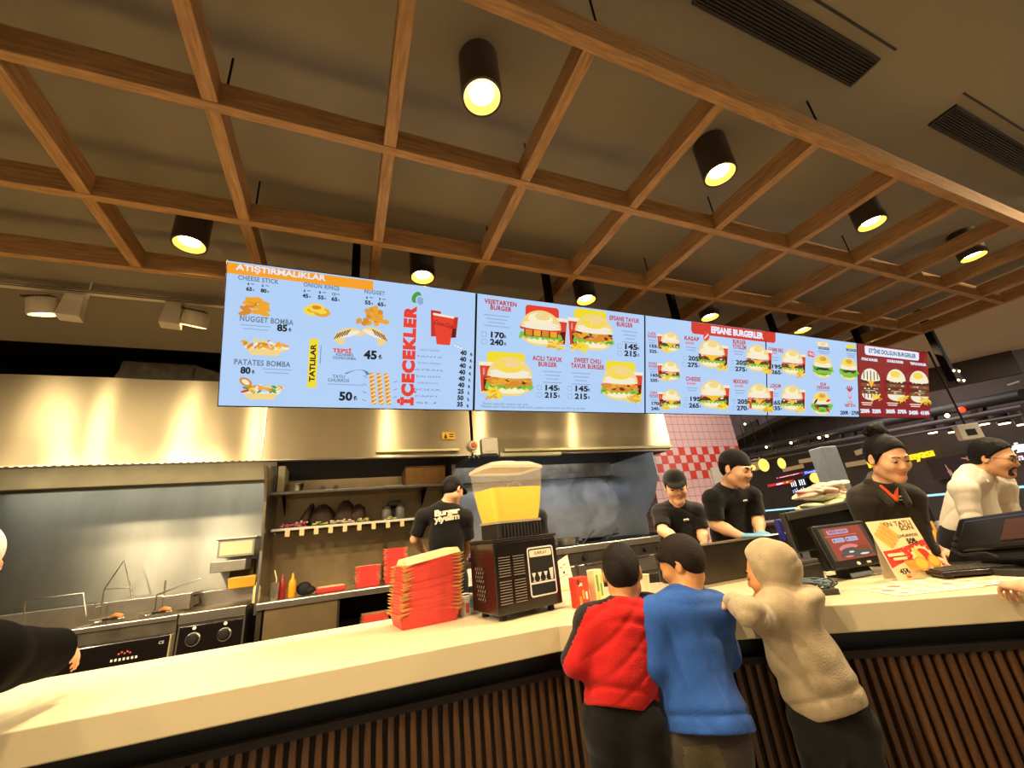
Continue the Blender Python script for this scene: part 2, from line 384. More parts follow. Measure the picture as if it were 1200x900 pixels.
# ------------------------------------------------------------------ juice dispenser
mat('gloss_black', '#120d0b', 0.25, coat=0.3); mat('slot_grey', '#7d766c', 0.5); mat('panel_line', '#d9d4cc', 0.5); mat('label_cream', '#e2d3b4', 0.5)
mat('tank_clear', '#efe6d2', 0.2, alpha=0.13); mat('lid_clear', '#e9dcc0', .25, alpha=.55); mat('tank_grey', '#9a8b70', 0.4); mat('juice', '#ffd000', 0.4); mat('ribbed_black', '#1a1512', 0.5)
ja, jb, jc = pz(585, 731, ZT), pz(661, 713, ZT), pz(563, 716, ZT)
u = (jb - ja).normalized(); W = (jb - ja).length; v = Vector((-u.y, u.x, 0)); D = 0.23
JM = frame((ja.x, ja.y, ZT), u, v)
ju = thing('juice_dispenser', 'black juice dispenser with a clear tank of bright yellow drink', 'drink dispenser', ja + u * W / 2)
top_z = py(582, 636, ja.y).z - ZT
b = MB(JM).box((0, 0, 0.022), (W, D, top_z)); b.build('housing', 'gloss_black', ju, bevel=0.006)
MB(JM).box((-.004, -.004, top_z), (W + .004, D, top_z + .014)).build('top_plate', 'gloss_black', ju, bevel=.004)
for x in (.04, W - .04):
    for y in (.04, D - .04): MB(JM).lathe([(.016, 0), (.013, .024)], 14, 0, Matrix.Translation((x, y, 0))).build('foot', 'ribbed_black', ju, smooth=40)
front = JM @ frame((0, 0, 0), (1, 0, 0), (0, 0, 1))          # local x right, y up, z towards the camera
cv = Canvas(front); H_ = top_z
for col in (0.04, 0.25):
    for k in range(18):
        if k == 9: continue
        cv.rect(W * (col + .095), H_ * (.21 + k * .0345), W * .175, H_ * .010, 'slot_grey')
cv.done('louvres', ju)
side = JM @ frame((0, D, 0), (0, -1, 0), (0, 0, 1)); cv = Canvas(side)
for r0 in (.42, .66):
    for i in range(4):
        for j in range(4): cv.rect(.06 + i * .022 + (j % 2) * .008, H_ * r0 - j * .016, .012, .005, 'slot_grey', rot=.9)
cv.done('side_vents', ju)
cv = Canvas(front); x0, x1, y0, y1 = W * .50, W * .93, H_ * .22, H_ * .88
cv.rect((x0 + x1) / 2, (y0 + y1) / 2, x1 - x0, y1 - y0, 'panel_line', .012); cv.rect((x0 + x1) / 2, (y0 + y1) / 2, x1 - x0 - .012, y1 - y0 - .012, 'slot_black', .008)
cv.rect((x0 + x1) / 2, y1 - .026, x1 - x0 - .022, .028, 'label_cream', .006); cv.text('SURPLAY', (x0 + x1) / 2, y1 - .026, .012, 'slot_black', .02)
yb = y0 + (y1 - y0) * .27; cv.rect((x0 + x1) / 2, yb, x1 - x0 - .01, .007, 'panel_line')
for k in range(4):                                            # row of drinking glasses drawn on the panel
    gx = x0 + (x1 - x0) * (.17 + k * .22)
    if k == 3: cv.poly([(gx - .011, yb + .05), (gx + .011, yb + .052), (gx + .006, yb + .006), (gx - .006, yb + .006)], 'panel_line')
    else: cv.poly([(gx - .010, yb + .040), (gx + .010, yb + .040), (gx + .004, yb + .024), (gx - .004, yb + .024)], 'panel_line'); cv.rect(gx, yb + .017, .003, .016, 'panel_line'); cv.rect(gx, yb + .008, .014, .003, 'panel_line')
cv.done('front_panel', ju)
# ribbed collar and tank
cx, cy = W * .50, D * .5
def rr(wx, wy, r, n=6):
    wy *= .78
    pts = []
    for qx, qy, a0 in ((wx - r, wy - r, 0), (-wx + r, wy - r, 90), (-wx + r, -wy + r, 180), (wx - r, -wy + r, 270)):
        for k in range(n): a = math.radians(a0 + k * 90 / (n - 1)); pts.append((cx + qx + r * math.cos(a), cy + qy + r * math.sin(a)))
    return pts
b = MB(JM).prism(rr(.115, .115, .02), top_z + .014, top_z + .075)
for k in range(13): b.box((cx - .11 + k * .0175, cy - .094, top_z + .014), (cx - .104 + k * .0175, cy - .088, top_z + .07))
b.build('collar', 'ribbed_black', ju)
tz = top_z + .075
MB(JM).prism(rr(.120, .120, .02), tz, tz + .010).build('seal_ring', 'tank_grey', ju)
def loft(mb, rings, cap0=True, cap1=True, mat=0, flip=False):
    n = len(rings[0][0]); vs = [(p[0], p[1], z) for poly, z in rings for p in poly]; fs = []
    for j in range(len(rings) - 1):
        for i in range(n): q = (j * n + i, j * n + (i + 1) % n, (j + 1) * n + (i + 1) % n, (j + 1) * n + i); fs.append(q[::-1] if flip else q)
    if cap0: fs.append(tuple(range(n))[::-1])
    if cap1: fs.append(tuple(range((len(rings) - 1) * n, len(rings) * n)))
    return mb.add(vs, fs, mat)
b = loft(MB(JM), [(rr(.112, .112, .03), tz + .010), (rr(.126, .126, .035), tz + .07), (rr(.139, .139, .04), tz + .152)]); b.build('juice_fill', 'juice', ju, smooth=40)
b = loft(MB(JM), [(rr(.115, .115, .03), tz + .008), (rr(.129, .129, .035), tz + .07), (rr(.143, .143, .04), tz + .15), (rr(.151, .151, .045), tz + .245)], False, False); b.build('tank', 'tank_clear', ju, smooth=40)
b = loft(MB(JM), [(rr(.156, .156, .045), tz + .238), (rr(.156, .156, .045), tz + .250), (rr(.115, .115, .04), tz + .272), (rr(.055, .055, .04), tz + .276), (rr(.050, .050, .035), tz + .284)], False, True); b.build('lid', 'lid_clear', ju, smooth=40)
# ------------------------------------------------------------------ extractor hoods
HZ0, HZ1, HY = 2.275, 3.035, 4.3
def hood(name, label, x0, x1, parts):
    t = thing('extractor_hood', label, 'hood', (x0, HY, HZ0))
    n = 40; vs = []; fs = []
    for j in range(9):                       # slightly rippled sheet front
        for i in range(n + 1):
            x = x0 + (x1 - x0) * i / n; z = HZ0 + (HZ1 - HZ0) * j / 8
            vs.append((x, HY + 0.006 * math.sin(x * 5.2 + z * 1.1) + .004 * math.sin(x * 11 - z * 2), z))
    for j in range(8):
        for i in range(n): a = j * (n + 1) + i; fs.append((a, a + 1, a + n + 2, a + n + 1))
    MB().add(vs, fs).build('front_sheet', 'steel', t, smooth=60)
    b = MB(); b.box((x0, HY + .012, HZ1 - .02), (x1, 5.49, HZ1)); b.box((x0, HY + .012, HZ0), (x0 + .012, 5.49, HZ1 - .02)); b.box((x1 - .012, HY + .012, HZ0), (x1, 5.49, HZ1 - .02)); b.build('body', 'steel_plain', t)
    MB().box((x0, HY - .004, HZ0 - .006), (x1, HY + .05, HZ0 + .012)).build('bottom_lip', 'steel_plain', t, bevel=.003)
    b = MB(); k = 0; w = (x1 - x0) / max(1, round((x1 - x0) / .5))
    while k * w < x1 - x0 - .01:
        xa = x0 + k * w + .01
        b.add([(xa, 4.62, 2.68), (xa + w - .02, 4.62, 2.68), (xa + w - .02, 5.46, 2.54), (xa, 5.46, 2.54)], [(0, 1, 2, 3), (3, 2, 1, 0)]); k += 1
    b.build('filter_bank', 'steel_grime', t)
    MB().box((x0 + .012, 4.36, 2.66), (x1 - .012, 4.62, 2.69)).build('top_liner', 'steel_grime', t)
    return t
hl = hood('hood', 'long steel extractor hood over the fryers, left of the seam', -4.6, SEAM, 0)
hr = hood('hood', 'shorter steel extractor hood over the smoky grill, right of the seam', SEAM + .03, 4.17, 0)
MB().box((-.712, HY - .016, HZ0), (-.702, HY - .006, HZ1)).build('seam_strip', 'steel_plain', hl)
mat('lip_bright', '#d8cf9e', 0.35, 0.6)
MB().box((.30, HY - .05, 2.318), (1.16, HY - .006, 2.345)).build('drip_rail', 'lip_bright', hl, bevel=.004)
MB().box((1.69, HY - .05, 2.295), (4.15, HY - .006, 2.330)).build('drip_rail', 'lip_bright', hr, bevel=.004)
MB().box((1.62, HY - .075, 2.235), (2.40, HY - .015, 2.275)).build('lamp_trough', 'lip_bright', hr, bevel=.005)
b = MB()
for k in range(70): b.box((-4.5 + k * .054, HY - .010, HZ0 - .004), (-4.5 + k * .054 + .022, HY - .0035, HZ0 + .003))
b.build('perforated_edge', 'slot_black', hl)
mat('sticker_yellow', '#e7b416', 0.5); mat('alarm_orange', '#e86a1c', 0.4)
c = MB().box((.985, HY - .014, 2.455), (1.13, HY - .008, 2.535)); tag(c.build('hazard_sticker', 'sticker_yellow'), 'small yellow warning sticker at the right end of the left hood', 'sticker')
cv = Canvas(frame((1.057, HY - .014, 2.495), (1, 0, 0), (0, 0, 1))); cv.poly([(-.055, -.03), (-.015, -.03), (-.035, .028)], 'slot_black'); cv.rect(.03, .012, .05, .012, 'slot_black'); cv.rect(.03, -.012, .05, .012, 'slot_black'); cv.done('print', bpy.data.objects['hazard_sticker'])
t = thing('control_box', 'square cream switch box fixed to the hood above the juice machine', 'switch box', (1.50, HY - .06, 2.29))
MB().box((1.42, HY - .06, 2.275), (1.61, HY - .016, 2.455)).build('body', 'white_plastic', t, bevel=.008); MB().box((1.45, HY - .066, 2.30), (1.58, HY - .06, 2.43)).build('cover', 'white_plastic', t, bevel=.003)
t = thing('power_socket', 'round white hood switch with an orange button and hanging wires', 'switch', (1.33, HY - .05, 2.36))
Mx = frame((1.325, HY - .016, 2.375), (1, 0, 0), (0, 0, 1))
MB(Mx).lathe([(.055, 0), (.055, .02), (.045, .035), (.001, .035)], 24, cap=False).build('body', 'white_plastic', t, smooth=40); MB(Mx).ball((0, 0, .04), (.032, .032, .016)).build('button', 'alarm_orange', t, smooth=60)
b = MB()
for s in (-1, 0, 1): b.tube([(1.325, HY - .03, 2.325), (1.325 + s * .03, HY - .03, 2.28), (1.325 + s * .06, HY - .03, 2.235)], .004, 6)
b.build('wires', 'white_plastic', t)
# wrapped duct on the hood
mat('duct_wrap', '#6b6152', 0.5, noise=.3, nscale=14, bump=.3, bscale=30)
t = thing('duct_box', 'dusty plastic wrapped duct box standing on top of the left hood', 'duct', (-1.45, 4.6, HZ1))
R0 = random.Random(3); vs = []
for z in (0, .14, .235):
    for x, y in ((-1.98, 4.45), (-1.36, 4.45), (-1.30, 5.3), (-1.95, 5.3)): vs.append((x + R0.uniform(-.02, .02) + (.03 if z > .1 and x < -1.5 else 0), y, HZ1 + .003 + z + (R0.uniform(-.01, .01) if z else 0)))
MB().add(vs, [(0, 1, 5, 4), (1, 2, 6, 5), (2, 3, 7, 6), (3, 0, 4, 7), (4, 5, 9, 8), (5, 6, 10, 9), (6, 7, 11, 10), (7, 4, 8, 11), (8, 9, 10, 11), (3, 2, 1, 0)]).build('box', 'duct_wrap', t, bevel=.02)
b = MB(); pr = [(0, .2), (.15, .15), (.35, .085), (.6, .04), (.95, .012)]; vs = []; fs = []
for i, (x, z) in enumerate(pr):
    for k, y in enumerate((4.42, 4.7, 5.2)): vs.append((-1.36 + x, y, HZ1 + z * (1 + .1 * k) + .002)); vs.append((-1.36 + x, y, HZ1 + .001))
for i in range(len(pr) - 1):
    for k in range(2): a = i * 6 + k * 2; fs += [(a, a + 6, a + 8, a + 2)]
    a = i * 6; fs += [(a + 1, a + 7, a + 6, a), (a + 4, a + 10, a + 11, a + 5)]
b.add(vs, fs).build('loose_sheet', 'duct_wrap', t, smooth=60)

# ------------------------------------------------------------------ track rail with heads
tr = thing('track_rail', 'thin pale ceiling track running above the left hood', 'lighting track', (-1.5, 3.0, 3.12))
MB().box((-5.0, 2.985, 3.11), (3.6, 3.015, 3.135)).build('rail', 'white_plastic', tr); b = MB()
for z in (3.115, 3.128): b.box((-5.0, 2.983, z), (3.6, 2.985, z + .004))
b.build('groove', 'lamp_black', tr)
for x in (-3.9, -1.55, -.2, 1.2, 2.6): MB().cyl((x, 3.0, 3.135), (x, 3.0, 3.6), .005, n=6).build('hanger', 'white_plastic', tr)
def track_head(x, ry, label):
    t = thing('track_spotlight', label, 'spotlight', (x, 3.0, 3.11), 'track spotlights')
    MB().box((x - .05, 2.98, 3.085), (x + .05, 3.02, 3.11)).build('adapter', 'white_plastic', t)
    b = MB(xf((x, 3.0, 3.09), 0.2)); b.prism([(-.06, -.045), (.05, -.05), (.055, .045), (-.055, .05)], -.16, .0, top=[(-.045, -.035), (.04, -.04), (.045, .035), (-.04, .04)]); b.build('driver_box', 'white_plastic', t, bevel=.004)
    M = xf((x + ry * .13, 2.99, 3.005), 0, 0.35, 0.15 * ry)
    MB(M).lathe([(.001, .04), (.068, .04), (.074, .03), (.078, -.055), (.070, -.062)], 28, cap=False).build('lamp_body', 'white_plastic', t, smooth=40)
    MB(M).lathe([(.001, -.05), (.07, -.05)], 28, cap=False).build('lens', 'bulb_and_glint', t)
    f = MB(M)
    for k in range(10): f.cbox((-.06 + k * .0133, -.038, .0415), (.0055, .075, .010))
    f.build('cooling_fins', 'lamp_black', t)
    l = bpy.data.lights.new('track_glow', 'SPOT'); l.energy = 40; l.color = (1, .80, .50); l.spot_size = math.radians(160); l.spot_blend = .6; l.shadow_soft_size = .05
    o = bpy.data.objects.new('track_glow', l); C.objects.link(o); o.location = (ry * .13, -.03, -.19); o.rotation_euler = (0.45, 0, 0); o.parent = t
track_head(-1.60, -1, 'pale track spotlight nearest the left edge of the picture'); track_head(-1.10, 1, 'pale track spotlight just left of the first menu screen')
track_head(-2.25, -1, 'added unseen track spotlight just beyond the left edge of the picture'); track_head(-3.0, 1, 'added unseen track spotlight farthest beyond the left edge of the picture')  # unseen heads added for their streaks on the left hood
track_head(.45, 1, 'added track spotlight hidden behind the first menu screen'); track_head(1.9, -1, 'added track spotlight hidden behind the second menu screen'); track_head(3.3, 1, 'added track spotlight hidden behind the third menu screen')  # hidden heads added for their light on the kitchen

# ------------------------------------------------------------------ fryer side
KY, KZ = 4.75, 1.05                         # front and height of the kitchen worktops
sp = thing('splashback', 'large dull steel splashback behind the fryers', 'splashback', (-2.2, 5.47, KZ))
MB().box((-4.6, 5.47, KZ - .1), (-.715, 5.49, HZ1 - .4)).build('panel', 'steel_back', sp)
b = MB()
for x in (-3.6,): b.box((x - .003, 5.467, KZ), (x + .003, 5.471, 2.3))
b.build('joint', 'steel_dark', sp)
MB().box((-4.6, 5.38, 2.262), (-.715, 5.46, 2.535)).build('channel', 'steel_table_back', sp, bevel=.01)
# partition with rounded shoulder
b = MB(); pts = [(5.47, .95), (4.82, .95), (4.80, 1.5), (4.72, 1.95), (4.62, 2.15), (4.50, 2.27), (5.47, 2.27)]
b.prism(pts, -.012, .012, 0, Matrix(((0, 0, 1, -.70), (1, 0, 0, 0), (0, 1, 0, 0), (0, 0, 0, 1)))); tag(b.build('side_partition', 'steel_plain'), 'upright steel partition between the fryers and the tray shelves', 'partition')

def ctl(t, x0, x1, z0, z1, y): MB().box((x0, y - .006, z0), (x1, y, z1)).build('control_panel', 'gloss_black', t, bevel=.004)
fr = thing('deep_fryer', 'steel deep fryer with black control panels under the left hood', 'fryer', (-2.6, KY, KF))
mat('fryer_oil', '#8a6a35', 0.12, 0.0, noise=.2, nscale=9)
b = MB(); b.box((-4.5, KY, KF), (-1.26, KY + .04, KZ)); b.box((-4.5, 5.36, KF), (-1.26, 5.42, KZ + .14)); b.box((-4.5, KY + .04, KF), (-4.46, 5.36, KZ)); b.box((-1.30, KY + .04, KF), (-1.26, 5.36, KZ)); b.box((-4.46, KY + .04, KZ - .2), (-1.30, 5.36, KZ - .06))
for x in (-3.55, -2.72, -1.95): b.box((x - .03, KY + .04, KZ - .1), (x + .03, 5.36, KZ))
b.build('body', 'steel_plain', fr, bevel=.004)
MB().box((-4.44, KY + .05, KZ - .06), (-1.31, 5.35, KZ - .045)).build('oil_surface', 'fryer_oil', fr)
MB().box((-4.5, KY - .03, KZ - .035), (-1.26, KY, KZ + .004)).build('front_lip', 'steel_plain', fr, bevel=.006)
MB().box((-4.5, KY - .012, KZ - .13), (-1.262, KY, KZ - .035)).build('upper_band', 'steel_grime', fr)
xs = [-4.4, -3.3, -2.27, -1.275]
for a, c in zip(xs, xs[1:]):
    p = MB().box((a + .012, KY - .014, .70), (c - .012, KY, KZ - .14)).build('control_panel', 'gloss_black', fr, bevel=.01)
    cv = Canvas(frame((a, KY - .014, .70), (1, 0, 0), (0, 0, 1))); w = c - a
    for k in range(2):
        cv.rect(.16 + k * .06, .155 - k * .004, .022, .008, 'panel_line'); cv.rect(.14 + k * .06, .105, .018, .006, 'panel_line')
    for k in range(7): cv.rect(w * .62 + k * .026, .085, .014, .018, 'panel_line'); 
    for k in range(5): cv.rect(w * .66 + k * .018, .125 + .01 * (k % 2), .012, .012, 'carton_red')
    cv.text('CE', w - .07, .16, .022, 'panel_line'); cv.done('markings', p)
    MB().box((c - .016, KY - .03, .68), (c - .004, KY, KZ - .14)).build('edge_trim', 'lip_bright', fr, bevel=.004)
MB().box((-4.5, KY - .02, .62), (-1.26, KY, .70)).build('lower_rail', 'steel_plain', fr, bevel=.006)
# tubular basket rests behind the fryer
def rest(pts, label, r=.007):
    b = MB()
    for L in pts: b.tube(L, r, 8)
    o = b.build('basket_rest', 'steel_plain', smooth=60); tag(o, label, 'rack'); return o
q = lambda x, y, Y=5.22: py(x, y, Y)
rest([[q(27, 730), q(30, 704), q(98, 695), q(101, 722)]], 'low steel tube rest behind the fryer at the left')
rest([[q(107, 722), q(112, 706)], [q(117, 720), q(122, 691), q(154, 688)], [q(122, 691), q(145, 657), q(153, 688), q(155, 700)], [q(112, 712), q(120, 710)]], 'pointed steel wire rest standing behind the middle of the fryer')
rest([[q(181, 716), q(184, 697), q(235, 678)], [q(192, 698), q(194, 680)]], 'steel wire rest beside the pan on the fryer')
# frying baskets
mat('grip_orange', '#d98a4a', 0.5); mat('grip_black', '#14110f', 0.5)
def basket(x, rz, label, col):
    t = thing('fryer_basket', label, 'frying basket', (x, 5.0, KZ), 'frying baskets'); M = xf((x, 5.05, KZ - .03), rz)
    b = MB(M)
    for i in range(9): b.tube([(-.08 + i * .02, -.16, .05), (-.08 + i * .02, -.15, -.01), (-.08 + i * .02, .15, -.01), (-.08 + i * .02, .16, .05)], .0018, 4)
    for i in range(7): b.tube([(-.09, -.15 + i * .05, .05), (-.08, -.15 + i * .05, -.01), (.08, -.15 + i * .05, -.01), (.09, -.15 + i * .05, .05)], .0018, 4)
    b.tube([(-.09, -.16, .05), (.09, -.16, .05), (.09, .16, .05), (-.09, .16, .05)], .004, 6, closed=True); b.build('wire_mesh', 'steel_plain', t)
    MB(M).tube([(-.02, -.16, .05), (-.005, -.22, .075), (0, -.27, .085)], .005, 6).build('shaft', 'steel_plain', t)
    b = MB(M); b.tube([(0, -.22, .075), (.012, -.30, .092), (.03, -.40, .086), (.034, -.42, .082)], [.012, .017, .016, .010], 10); b.build('grip', col, t, smooth=60)
    MB(M).box((-.05, -.20, .055), (.05, -.165, .07)).build('latch', 'grip_black', t, bevel=.004)
basket(-2.42, -.45, 'frying basket with an orange grip, nearest the left edge', 'grip_orange'); basket(-1.86, .5, 'frying basket with an orange grip, middle of the three', 'grip_orange'); basket(-1.52, .45, 'frying basket with an orange grip, right of the three beside the griddle', 'grip_orange')
# steel pan on the fryer back
t = thing('steel_pan', 'rectangular steel pan standing at the back of the fryer', 'pan', q(215, 704)); a = q(200, 705); c = q(232, 700)
b = MB(); b.box((a.x, 5.0, KZ + .02), (c.x, 5.25, KZ + .14)); b.box((a.x - .012, 4.99, KZ + .14), (c.x + .012, 5.26, KZ + .15)); b.build('bowl', 'steel_plain', t, bevel=.008)
MB().tube([(c.x + .01, 5.05, KZ + .12), (c.x + .06, 5.0, KZ + .13), (c.x + .08, 5.0, KZ + .05), (c.x + .02, 5.05, KZ + .03)], .008, 8).build('handle', 'grip_black', t, smooth=50)

gr = thing('griddle', 'steel griddle with two black knobs beside the fryer', 'griddle', (-1.0, KY, KF))
mat('griddle_top', '#6e5330', 0.3, 0.7, noise=.3, nscale=8)
b = MB(); b.box((-1.25, KY, KF), (-.76, 5.4, KZ)); b.box((-1.25, 5.30, KZ), (-.76, 5.4, KZ + .13)); b.box((-1.25, KY - .035, KZ - .075), (-.76, KY, KZ + .004)); b.build('body', 'steel_plain', gr, bevel=.005)
MB().box((-1.23, KY + .03, KZ), (-.78, 5.28, KZ + .006)).build('hotplate', 'griddle_top', gr)
MB().box((-1.235, KY - .012, .74), (-.775, KY, KZ - .10)).build('control_panel', 'gloss_black', gr, bevel=.004)
for x in (-1.13, -.905):
    M = frame((x, KY - .012, .845), (1, 0, 0), (0, 0, 1)); k = MB(M).lathe([(.042, 0), (.042, .01), (.034, .012), (.032, .03), (.001, .032)], 24, cap=False).build('knob', 'grip_black', gr, smooth=40)
    MB(M).lathe([(.046, .0005), (.054, .006), (.046, .0125)], 24, cap=False).build('chrome_ring', 'steel_plain', k)
    MB(M).lathe([(.001, .003), (.014, .003), (.014, .0)], 14, 0, Matrix.Translation((0, .085, 0)), cap=False).build('indicator', 'panel_line', gr)
MB().box((-1.25, KY - .02, .66), (-.76, KY, .735)).build('lower_rail', 'steel_plain', gr, bevel=.006)
# fittings on the wall behind the griddle
mat('tray_yellow', '#e8a92c', 0.5); mat('lit_cream', '#e6d9a4', 0.5); mat('card_brown', '#a7793f', 0.7, noise=.15, nscale=12)
t = thing('wall_tray', 'steel wall tray with a pale lining above the griddle', 'tray', (-.95, 5.3, 1.6)); a = py(259, 634, 5.2); c = py(299, 650, 5.2)
b = MB(); b.box((a.x, 5.12, c.z), (c.x, 5.46, a.z)); b.box((a.x - .02, 5.09, a.z), (c.x + .02, 5.46, a.z + .02)); b.box((a.x - .03, 5.06, c.z - .13), (c.x - .05, 5.46, c.z - .03)); b.build('body', 'steel_plain', t, bevel=.006)
MB().box((a.x + .02, 5.112, c.z + .02), (c.x - .02, 5.121, a.z - .02)).build('lining', 'lit_cream', t)
a = py(270, 683, 5.2); c = py(299, 697, 5.2); t = thing('yellow_container', 'yellow open container on the griddle ledge', 'container', (a.x, 5.1, c.z))
b = MB(); z0 = KZ + .13; b.prism([(a.x, 5.12), (c.x, 5.12), (c.x, 5.42), (a.x, 5.42)], z0, z0 + .1, top=[(a.x - .01, 5.11), (c.x + .01, 5.11), (c.x + .01, 5.43), (a.x - .01, 5.43)]); b.build('tub', 'tray_yellow', t, bevel=.008)
MB().box((a.x + .01, 5.13, z0 + .1), (c.x - .01, 5.41, z0 + .104)).build('contents', 'lit_cream', t)
c = py(299, 655, 5.4); a = py(268, 683, 5.4); tag(MB().box((a.x, 5.38, a.z - .12), (c.x, 5.44, c.z)).build('cardboard_sheet', 'card_brown', bevel=.003), 'brown cardboard standing upright behind the yellow container', 'cardboard')

# ------------------------------------------------------------------ steel side table with drawers
tb = thing('steel_table', 'steel work table with a bright front panel in the middle of the kitchen', 'work table', (.3, KY, KF))
MB().box((-.69, KY, KZ - .035), (1.28, 5.47, KZ)).build('top', 'steel_plain', tb, bevel=.006)
MB().box((-.69, KY - .008, KZ - .06), (1.28, KY + .02, KZ - .004)).build('front_edge', 'steel_plain', tb, bevel=.006)
b = MB(); b.box((-.62, KY + .02, KF), (.0, KY + .04, KZ - .06)); b.build('front_panel', 'steel_table_back', tb, bevel=.004)
for x in (-.66, -.0, 1.25):
    for y in (KY + .05, 5.4): MB().box((x - .02, y - .02, KF), (x + .02, y + .02, KZ - .035)).build('leg', 'steel_dark', tb)
MB().box((0.02, KY + .05, .52), (1.25, 5.4, .55)).build('undershelf', 'steel_dark', tb, bevel=.004)
MB().box((-.69, 5.45, KZ), (1.22, 5.47, KZ + 1.2)).build('back_panel', 'steel_table_back', tb)
box_stack((.285, 5.02, KZ), 0, 9, .0185, .245, .2, 'red food box in the low stack left on the steel table', 'red boxes in the low back stack', .05, .004)
box_stack((.565, 5.02, KZ), 0, 18, .0172, .24, .2, 'red food box in the tall stack on the steel table beside the cook', 'red boxes in the tall back stack', .05, .004)
box_stack((.36, 4.95, .55), 0, 12, .0175, .25, .2, 'red food box in the dim stack on the shelf under the steel table', 'red boxes under the table', .05, .004)
a = py(371, 688, 4.95); t = MB(xf((a.x + .13, 5.0, KZ + .001), .1)).prism([(-.13, -.1), (.13, -.1), (.13, .1), (-.13, .1)], 0, .045, top=[(-.14, -.11), (.14, -.11), (.14, .11), (-.14, .11)]).build('flat_red_tray', 'box_red', bevel=.006); tag(t, 'single flat red tray on the steel table below the shelf', 'tray')
MB(xf((a.x + .13, 5.0, KZ + .046), .1)).box((-.12, -.09, 0), (.12, .09, .004)).build('liner', 'box_cream', t)
mat('sauce_red', '#8e1f1a', .35); mat('sauce_yellow', '#e89b1c', .35); mat('bottle_pale', '#d8c48c', .4); mat('cloth_black', '#151312', .8)
def squeeze(x, y, col, label, s=1.0, wand=False):
    t = thing('sauce_bottle', label, 'bottle', (x, y, KZ)); M = xf((x, y, KZ), s=s)
    MB(M).lathe([(.030, 0), (.034, .01), (.034, .13), (.026, .155), (.018, .16)], 20).build('body', col, t, smooth=40)
    MB(M).lathe([(.018, .16), (.016, .165), (.006, .215), (.003, .218)], 14).build('nozzle', col, t, smooth=40)
squeeze(py(330, 694, 4.9).x, 4.9, 'sauce_red', 'dark red squeeze bottle on the steel table'); squeeze(py(342, 692, 4.9).x, 4.9, 'sauce_yellow', 'orange yellow squeeze bottle on the steel table'); squeeze(py(300, 700, 4.85).x, 4.85, 'bottle_pale', 'pale squeeze bottle by the partition', .95)
t = thing('steel_beaker', 'steel beaker holding a utensil at the table end', 'beaker', (py(318, 700, 4.86).x, 4.86, KZ)); M = xf((py(318, 700, 4.86).x + .02, 4.86, KZ))
MB(M).lathe([(.040, 0), (.044, .15), (.048, .155), (.043, .15), (.038, .01)], 22, cap=False).build('cup', 'steel_plain', t, smooth=40); MB(M).tube([(0, 0, .03), (.01, .01, .18), (-.015, .02, .26)], .006, 8).build('utensil', 'bottle_pale', t)
b = MB(); b.ball((py(356, 690, 4.95).x, 4.97, KZ + .06), (.07, .06, .062)); b.ball((py(362, 690, 4.95).x, 4.97, KZ + .04), (.06, .05, .04)); tag(b.build('black_cloth', 'cloth_black', smooth=60), 'crumpled black cloth beside the yellow bottle', 'cloth')

# ------------------------------------------------------------------ wall shelves over the table
sh = thing('wall_shelf', 'upper steel wall shelf with boards and a cardboard box', 'shelf', (.1, 5.2, 2.05)); MB().box((-.69, 5.0, 2.045), (1.2, 5.46, 2.075)).build('board', 'steel_plain', sh, bevel=.004)
for x in (-.6, .95): MB().add([(x, 5.45, 2.045), (x, 5.45, 1.85), (x, 5.05, 2.045)], [(0, 1, 2), (2, 1, 0)]).build('bracket', 'steel_dark', sh)
s2 = thing('ticket_shelf', 'lower pale shelf edge hung with nine small tags', 'shelf', (.1, 5.1, 1.68)); MB().box((-.66, 5.0, 1.675), (1.15, 5.45, 1.69)).build('board', 'steel_dark', s2); MB().box((-.66, 4.985, 1.675), (1.15, 5.0, 1.70)).build('edge', 'white_plastic', s2, bevel=.003)
mat('tag_cream', '#d6c08a', .6); mat('topping_pink', '#b0486a', .7); mat('topping_green', '#96a03e', .7); mat('topping_pale', '#c9b68e', .7); mat('bag_brown', '#3f2c1e', .8, noise=.3, nscale=12, bump=.3, bscale=25); mat('jar_grey', '#6b645a', .3)
for k in range(9):
    x = py(337 + k * 16.8, 622, 4.98).x; MB().box((x - .022, 4.978, 1.615), (x + .022, 4.984, 1.678)).build('tag', 'tag_cream', s2)
def heap(px, m, label, wide=.07, hh=.05):
    x = py(px, 612, 5.06).x; R = random.Random(px); b = MB()
    for i in range(16): b.ball((x + R.uniform(-wide, wide), 5.06 + R.uniform(-.03, .05), 1.69 + R.uniform(.012, hh)), (R.uniform(.012, .024), .016, R.uniform(.010, .018)), R.choice((0, 0, 1)), 8)
    t = thing('topping_dish', label, 'topping', (x, 5.06, 1.69), 'dishes on the lower shelf'); b.build('filling', [m, 'topping_pale'], t, smooth=60)
    MB(xf((x, 5.07, 1.69))).lathe([(wide * .8, 0), (wide * 1.1, .02), (wide * 1.05, .02), (wide * .75, .003)], 16, cap=False).build('dish', 'jar_grey', t, smooth=50)
heap(338, 'topping_pink', 'dish with pink topping at the left end of the lower shelf', .075); heap(352, 'topping_pink', 'dish with pink and white topping, second from the left on the lower shelf', .06, .07); heap(375, 'topping_green', 'dish with green topping on the lower shelf below the brown bag'); heap(394, 'topping_pale', 'dish with grey topping in the middle of the lower shelf'); heap(407, 'topping_pale', 'flat dish with cream topping on the lower shelf'); heap(425, 'topping_green', 'dish with orange and green topping on the lower shelf'); heap(458, 'topping_green', 'dish with yellow topping below the jars on the lower shelf', .06)
